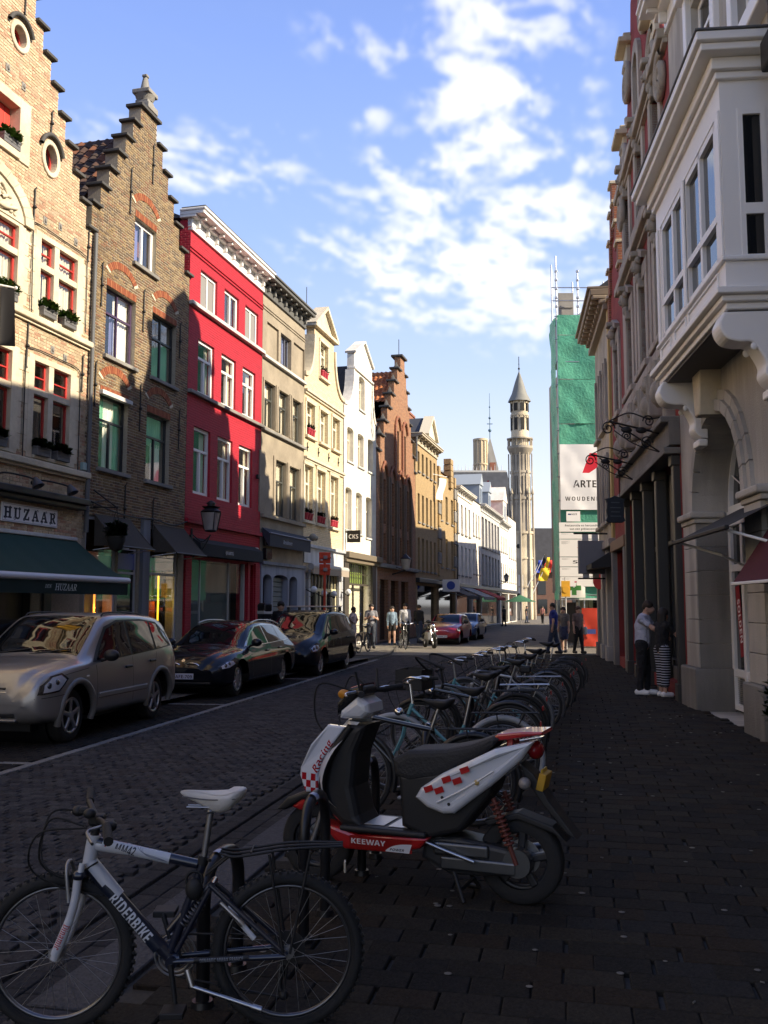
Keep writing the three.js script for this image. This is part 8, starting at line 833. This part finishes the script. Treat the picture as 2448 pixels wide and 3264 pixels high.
// orange sign seen from behind, advertising board
{ const b = thing('road_sign', 'orange framed road sign seen from behind on an orange pole', 'sign', [-2.05, WALK, -32.6], .3), m = mat([.60, .06, .018], .6); add(b, 'pole', rod([0, 0, 0], [0, 3.2, 0], .045, .045, 12), m); add(b, 'upper_panel', [rb(-.2, .2, 3.16, 3.54, -.03, .03, .02, 1), rb(-.21, .21, 3.33, 3.38, .03, .07, .01, 1)], m); add(b, 'lower_panel', [rb(-.19, .19, 2.75, 3.13, -.03, .03, .02, 1), rb(-.2, .2, 2.92, 2.97, .03, .07, .01, 1)], m); add(b, 'clamp', [rb(-.07, .07, 2.88, 3.0, .03, .1, .01, 1), rb(-.07, .07, 3.3, 3.42, .03, .1, .01, 1)], M.dullSteel); add(b, 'label', bx(-.16, -.08, 3.24, 3.3, .031, .034), M.offWhite); }
{ const b = thing('parking_meter', 'dark parking ticket machine with a white P behind the estate car', 'machine', atL(28.6, 1.05, WALK), yawL + .9); add(b, 'cabinet', [rb(-.2, .2, 0, 1.55, -.14, .14, .04, 2), rb(-.22, .22, 1.5, 1.78, -.15, .15, .08, 3)], mat([.012, .013, .015], .35)); add(b, 'stripe', rb(-.205, .205, 1.46, 1.56, -.145, .145, .01, 1), M.offWhite); for (const [ry, q] of [[-PI / 2 - .2, -.146]]) add(b, 'letter_panel', tf(sheet(.3, .3), [-.2 - .006, 1.26, 0], [0, -PI / 2, 0]), textMat(128, 128, '#0d0f12', '#b9c0c8', [['P!', 64, 70, 'bold 92px sans-serif']]), { uv: true }); add(b, 'front_panel', tf(sheet(.3, .3), [0, 1.26, .146], [0, 0, 0]), textMat(128, 128, '#0d0f12', '#b9c0c8', [['P!', 64, 70, 'bold 92px sans-serif']]), { uv: true }); }
// ---------- people ----------
function iso(bones, N, box, k = .035) { // smooth union of tapered capsules, meshed
  const mc = new MarchingCubes(N, M.black, false, false, 90000); mc.isolation = 0; const half = N / 2, S = box.s, f = mc.field; let mnx = 9, t0 = 0;
  const B = bones.map(([a, b, r0, r1]) => { const d = [b[0] - a[0], b[1] - a[1], b[2] - a[2]]; return [a, d, r0, r1, d[0] * d[0] + d[1] * d[1] + d[2] * d[2] || 1e-9]; });
  for (let z = 0; z < N; z++) for (let y = 0; y < N; y++) for (let x = 0; x < N; x++) { const px = (x - half) / half * S + box.c[0], py = (y - half) / half * S + box.c[1], pz = (z - half) / half * S + box.c[2]; let d = 1; for (let i = 0; i < B.length; i++) { const [a, v, r0, r1, l] = B[i], qx = px - a[0], qy = py - a[1], qz = pz - a[2]; let t = (qx * v[0] + qy * v[1] + qz * v[2]) / l; t = t < 0 ? 0 : t > 1 ? 1 : t; const ex = qx - v[0] * t, ey = qy - v[1] * t, ez = qz - v[2] * t, e = sqrt(ex * ex + ey * ey + ez * ez) - (r0 + (r1 - r0) * t); if (e - d > k) continue; if (d - e > k) { d = e; continue; } const h = .5 + .5 * (d - e) / k; d = d + (e - d) * h - k * h * (1 - h); } f[x + y * N + z * N * N] = -d; }
  mc.update(); const n = mc.count, g = new THREE.BufferGeometry(), P = mc.positionArray.slice(0, n * 3), Q = mc.normalArray.slice(0, n * 3); for (let i = 0; i < n; i++) { for (let c = 0; c < 3; c++) P[3 * i + c] = P[3 * i + c] * S + box.c[c]; const l = Math.hypot(Q[3 * i], Q[3 * i + 1], Q[3 * i + 2]) || 1; for (let c = 0; c < 3; c++) Q[3 * i + c] /= l; } g.setAttribute('position', new THREE.BufferAttribute(P, 3)); g.setAttribute('normal', new THREE.BufferAttribute(Q, 3)); return g;
}
const skinM = mat([.46, .27, .19], .6);
function person(o) { // faces +z; arms: [shoulder->elbow dir, elbow->wrist dir] per side; stride moves the feet apart
  const P = thing('person', o.label, 'person', o.pos, o.yaw), h = (o.h ?? 1.75) / 1.75, N = o.n ?? 60, w = o.w ?? 1, ln = o.lean ?? 0; P.scale.setScalar(h);
  const hip = [0, .93, 0], ch = [0, 1.28, ln * .5], nk = [0, 1.47, ln], hd = [0, 1.61, ln + .03 + (o.nod ?? 0)], st = o.stride ?? .06, sk = [], up = [], lo = [], sho = [], dv = (a, d, l) => { const q = Math.hypot(...d); return [a[0] + d[0] / q * l, a[1] + d[1] / q * l, a[2] + d[2] / q * l]; };
  sk.push([[0, .92, 0], ch, .125 * w, .135 * w], [ch, [0, 1.40, ln * .8], .14 * w, .12], [nk, hd, .052, .055], [[0, 1.58, hd[2]], [0, 1.66, hd[2] - .01], .082, .088], [[0, 1.545, hd[2] + .045], [0, 1.56, hd[2] + .055], .04, .045], [[0, 1.60, hd[2] + .09], [0, 1.585, hd[2] + .103], .014, .016]); for (const s of [-1, 1]) sk.push([[s * .085, 1.60, hd[2] - .01], [s * .088, 1.575, hd[2] - .005], .016, .012]);
  const hands = []; [-1, 1].forEach((s, i) => { const sh = [s * .17 * w, 1.40, ln * .9], el = dv(sh, o.arms?.[i]?.[0] ?? [s * .15, -1, 0], .29), wr = dv(el, o.arms?.[i]?.[1] ?? [s * .05, -1, .15], .25); sk.push([[s * .06, 1.40, ln * .9], sh, .075, .062], [sh, el, .052, .042], [el, wr, .041, .029]); up.push([[s * .06, 1.40, ln * .9], sh, .09, .078]); const sl = o.sleeve ?? .55, e1 = [0, 1, 2].map((c) => mix(sh[c], el[c], min(1, sl))); up.push([sh, e1, .07, .064]); if (sl > 1) up.push([el, wr, .055, .042]); const dir = V(wr[0] - el[0], wr[1] - el[1], wr[2] - el[2]).normalize(), sd = V(s, 0, .3).cross(dir).normalize(), w3 = v3(wr), pm = w3.clone().addScaledVector(dir, .07); sk.push([wr, pm.toArray(), .03, .034]); for (let k = 0; k < 4; k++) { const b = pm.clone().addScaledVector(sd, (k - 1.5) * .018), m = b.clone().addScaledVector(dir, .045).addScaledVector(V(-s, 0, .2), .006), e = m.clone().addScaledVector(dir, .035 - abs(k - 1.3) * .006).addScaledVector(V(-s, 0, .3), .014); hands.push(rod(b, m, .0095, .009, 6), rod(m, e, .009, .007, 6), ball(e.x, e.y, e.z, .007, 1, 1, 1, 6, 4)); } const tb = w3.clone().addScaledVector(dir, .03).addScaledVector(sd, .026), te = tb.clone().addScaledVector(dir, .04).addScaledVector(sd, .022); hands.push(rod(tb, te, .011, .009, 6), ball(te.x, te.y, te.z, .009, 1, 1, 1, 6, 4)); });
  [-1, 1].forEach((s) => { const hp = [s * .085, .90, 0], ft = [s * .09, .085, s * st], kn = [s * .09, .49, s * st * .45 + .02]; sk.push([hp, kn, .085, .058], [kn, ft, .056, .038], [[ft[0], .05, ft[2] - .03], [ft[0] + s * .02, .035, ft[2] + .13], .04, .03]); const cut = o.hem ?? 1, he = [0, 1, 2].map((c) => mix(kn[c], ft[c], clamp(cut * 2 - 1, 0, .95))), kk = cut < .5 ? [0, 1, 2].map((c) => mix(hp[c], kn[c], cut * 2)) : kn; lo.push([hp, kk, .108, .08]); if (cut > .5) lo.push([kn, he, o.loose ? .088 : .075, o.loose ? .082 : .058]); sho.push([[ft[0], .05, ft[2] - .04], [ft[0] + s * .02, .04, ft[2] + .15], .048, .04], [[ft[0], .03, ft[2] - .04], [ft[0] + s * .02, .028, ft[2] + .15], .045, .04]); });
  lo.push([[-.05, .94, 0], [.05, .94, 0], .125 * w, .125 * w]); up.push([[0, o.long ? .86 : .95, 0], ch, .142 * w, .153 * w], [ch, [0, 1.40, ln * .8], .155 * w, .125]); if (o.dress) lo.push([[0, .9, 0], [0, .62, 0], .15, .17]);
  const box = { c: [0, .9, .03], s: .97 }; const body = join([iso(sk, N, box), ...hands]); add(P, 'body', body, o.skin ?? skinM); add(P, 'top', iso(up, N, box), o.top); add(P, 'trousers', iso(lo, N, box), o.bottom); add(P, 'shoes', iso(sho, max(48, N * .8 | 0), { c: [0, .2, .03], s: .45 }), o.shoes ?? M.black);
  const hr = [[[0, 1.64, hd[2] - .03], [0, 1.67, hd[2] - .01], .088, .09], [[-.05, 1.66, hd[2] + .02], [.05, 1.66, hd[2] + .02], .055, .055]]; if (o.hairLong) hr.push([[0, 1.6, hd[2] - .05], [0, 1.38, hd[2] - .10], .085, .05], [[-.07, 1.6, hd[2] - .03], [-.07, 1.42, hd[2] - .06], .035, .03], [[.07, 1.6, hd[2] - .03], [.07, 1.42, hd[2] - .06], .035, .03]); add(P, 'hair', iso(hr, 40, { c: [0, 1.58, hd[2]], s: .3 }), o.hair ?? mat([.02, .014, .01], .7)); if (o.cap) add(P, 'cap', [ball(0, 1.70, hd[2], .1, 1, .7, 1.05), rb(-.07, .07, 1.68, 1.695, hd[2] + .06, hd[2] + .17, .006, 1)], o.cap); if (o.print) add(P, 'shirt_print', tf(sheet(.2, .12), [0, 1.3, .165], [-.1, 0, 0]), o.print, { uv: true });
  if (o.bag) { const bm = o.bag[3] ?? M.whitePaint; add(P, 'bag', [rb(o.bag[0] - .04, o.bag[0] + .04, o.bag[1] - .16, o.bag[1] + .12, o.bag[2] - .13, o.bag[2] + .13, .03, 2), tube([[o.bag[0], o.bag[1] + .1, o.bag[2] - .08], [o.bag[0] * .8, o.bag[1] + .42, o.bag[2]], [o.bag[0], o.bag[1] + .1, o.bag[2] + .08]], .008, 20, 5)], bm); } return P;
}
const cl = (c) => mat(c, .9, { bumpMap: TX.mottleB, bumpScale: .035 }), jeans = cl([.03, .045, .09]), dark = cl([.014, .014, .016]), stripe = mat([1, 1, 1], .9, { map: rep(canvasTex(64, 64, (x) => { x.fillStyle = '#0b0b0d'; x.fillRect(0, 0, 64, 64); x.fillStyle = '#a9aab4'; x.fillRect(0, 0, 64, 24); }), .05, .05) });
person({ label: 'man in white T-shirt and dark trousers embracing a woman by the shop window', pos: [5.02, WALK, -18.45], yaw: 1.05, h: 1.8, n: 112, top: cl([.50, .51, .60]), bottom: dark, shoes: M.whitePaint, hair: mat([.035, .022, .014], .8), arms: [[[-.2, -.55, .75], [.75, -.25, .5]], [[.25, -.7, .55], [-.5, -.35, .7]]], lean: .05, nod: .05, stride: .05 });
person({ label: 'long haired woman in black top and striped trousers held by the man in white', pos: [5.27, WALK, -18.02], yaw: 2.0, h: 1.66, n: 112, w: .88, top: cl([.02, .019, .021]), bottom: stripe, shoes: M.whitePaint, hairLong: true, hem: .8, loose: true, sleeve: .5, arms: [[[-.3, -.6, .5], [.4, .5, .7]], [[.5, -.5, .5], [.2, .6, .6]]], stride: .03, lean: .03 });
person({ label: 'man in deep blue T-shirt and jeans walking before the scaffolding', pos: [6.1, WALK, -34.1], yaw: -1.9, h: 1.8, top: cl([.02, .03, .22]), bottom: jeans, stride: .2, arms: [[[-.1, -1, .1], [0, -1, .2]], [[.2, -1, -.1], [.05, -1, .15]]] });
person({ label: 'long haired woman with a pale shoulder bag walking from the passage', pos: [7.02, WALK, -34.3], yaw: .4, h: 1.68, w: .9, top: cl([.18, .13, .12]), bottom: dark, hairLong: true, hair: mat([.06, .025, .015], .7), stride: .14, bag: [.3, .85, 0, mat([.5, .58, .58], .7)], sleeve: .6 });
person({ label: 'woman in grey top and blue skirt beside the woman with the bag', pos: [6.62, WALK, -34.9], yaw: -.5, h: 1.66, w: .9, top: cl([.17, .155, .14]), bottom: cl([.05, .06, .12]), hem: .45, dress: true, stride: .1, hairLong: true });
person({ label: 'man in black cap and printed black T-shirt behind the parked estate car', pos: atL(29.4, 1.25, WALK), yaw: .15, h: 1.82, top: dark, bottom: jeans, cap: M.black, print: textMat(128, 76, '#0b0b0c', '#b9bcc4', [['TOP', 56, 26, 'bold 34px sans-serif'], ['CREW', 64, 58, 'bold 30px sans-serif']]) });
person({ label: 'woman in pale pink top with hand on hip before the bright shop window', pos: [-1.22, WALK, -37.2], yaw: 1.1, h: 1.66, w: .9, top: cl([.55, .42, .42]), bottom: cl([.45, .38, .36]), skin: mat([.12, .06, .04], .6), arms: [[[-.7, -.6, .1], [.8, -.45, .2]], [[.7, -.6, 0], [-.8, -.5, .2]]] });
person({ label: 'man in grey T-shirt looking at his phone over a bicycle before the white shop', pos: [-.52, WALK, -38.2], yaw: .1, h: 1.78, top: cl([.22, .22, .24]), bottom: cl([.05, .06, .08]), nod: .05, arms: [[[-.25, -.9, .2], [.5, .3, .8]], [[.25, -.9, .2], [-.5, .3, .8]]] });
person({ label: 'woman in light blue cardigan and shorts on the shaded far left pavement', pos: [.35, WALK, -41.6], yaw: .2, h: 1.68, w: .9, top: cl([.20, .28, .36]), bottom: dark, hem: .3, sleeve: 1.2, stride: .12, hairLong: true }); person({ label: 'man in white shirt walking beside the woman in light blue', pos: [.95, WALK, -42.6], yaw: .2, h: 1.8, top: cl([.5, .5, .52]), bottom: dark, sleeve: 1.2, stride: .14 }); person({ label: 'person in dark jacket and jeans near the motorcycle', pos: [1.6, WALK, -43.6], yaw: 2.6, h: 1.74, top: dark, bottom: jeans, sleeve: 1.2, stride: .1 });
[[12.9, -98, [.5, .5, .54], jeans, 'person in white top nearest to the foot of the tower'], [14.6, -97, [.02, .02, .02], jeans, 'person in black top at the foot of the tower'], [15.9, -95, [.45, .2, .18], dark, 'person in pink top right of the foot of the tower'], [10.4, -82, [.03, .03, .03], dark, 'dark clad person far off under the awnings']].forEach(([x, z, t, b, l], i) => person({ label: l, pos: [x, ROAD, z], yaw: i * 1.3, n: 40, top: cl(t), bottom: b, stride: .1 }));
// ---------- far street fittings ----------
for (const [s, w, c, l] of [[63, 5, [.05, .05, .055], 'dark open awning far along the left row'], [70.5, 5.5, [.22, .23, .25], 'grey open awning beyond the dark one'], [77.5, 5, [.30, .02, .02], 'red open awning far along the left row']]) { const b = thing('awning', l, 'awning', atL(s, 0, 0), yawL, 'open awnings of the far shops'); add(b, 'canopy', [prismX(-w / 2, w / 2, [[.05, 3.1], [1.9, 2.35], [1.9, 2.15], [1.87, 2.15], [1.87, 2.32], [.05, 3.04]])], mat(c, .9)); add(b, 'arm', [rod([-w / 2 + .2, 2.7, .1], [-w / 2 + .2, 2.3, 1.8], .03), rod([w / 2 - .2, 2.7, .1], [w / 2 - .2, 2.3, 1.8], .03)], M.dullSteel); }
{ const b = thing('parasol', 'green market parasol near the foot of the tower', 'parasol', [13.4, ROAD, -93], 0); add(b, 'pole', rod([0, 0, 0], [0, 2.7, 0], .04), M.dullSteel); add(b, 'canopy', tf(new THREE.ConeGeometry(1.6, .7, 8, 1, true), [0, 2.5, 0]), mat([.02, .10, .05], .9, { side: THREE.DoubleSide })); }
{ const b = thing('shop_sign', 'white projecting sign with a blue disc on the ochre house', 'sign', atL(60.2, .5, 2.6), yawL); add(b, 'panel', bx(-.05, .05, 0, .75, -.1, .95), M.whitePaint); add(b, 'disc', tf(new THREE.CylinderGeometry(.26, .26, .03, 24).rotateZ(PI / 2), [-.055, .38, .42]), mat([.03, .07, .35], .5)); add(b, 'bracket', rod([0, .7, -.5], [0, .7, 0], .03), M.iron); }
for (const [p, l] of [[atL(48.6, .7, 3.6), 'square wall lantern on the gothic brick house'], [atL(90, .8, 4), 'small wall lantern far along the white row']]) { const b = thing('wall_lantern', l, 'lamp', p, yawL); add(b, 'bracket', [rod([0, -.3, -.7], [0, -.1, 0], .03), rod([0, .1, -.7], [0, -.1, 0], .02)], M.iron); add(b, 'lantern_glass', new THREE.CylinderGeometry(.3, .2, .5, 4).rotateY(PI / 4).translate(0, .2, 0), mat([.4, .38, .34], .4)); add(b, 'lantern_cap', new THREE.ConeGeometry(.34, .28, 4).rotateY(PI / 4).translate(0, .6, 0), M.iron); }
{ const b = thing('flood_light', 'round grey lamp housing on the cream house shop corner', 'lamp', atL(35.05, .35, 4.2), yawL); add(b, 'housing', [ball(0, 0, 0, .14), ball(.16, -.02, .05, .1), rod([0, 0, -.3], [0, 0, 0], .03)], mat([.25, .24, .2], .5)); }
renderer.render(scene, camera);
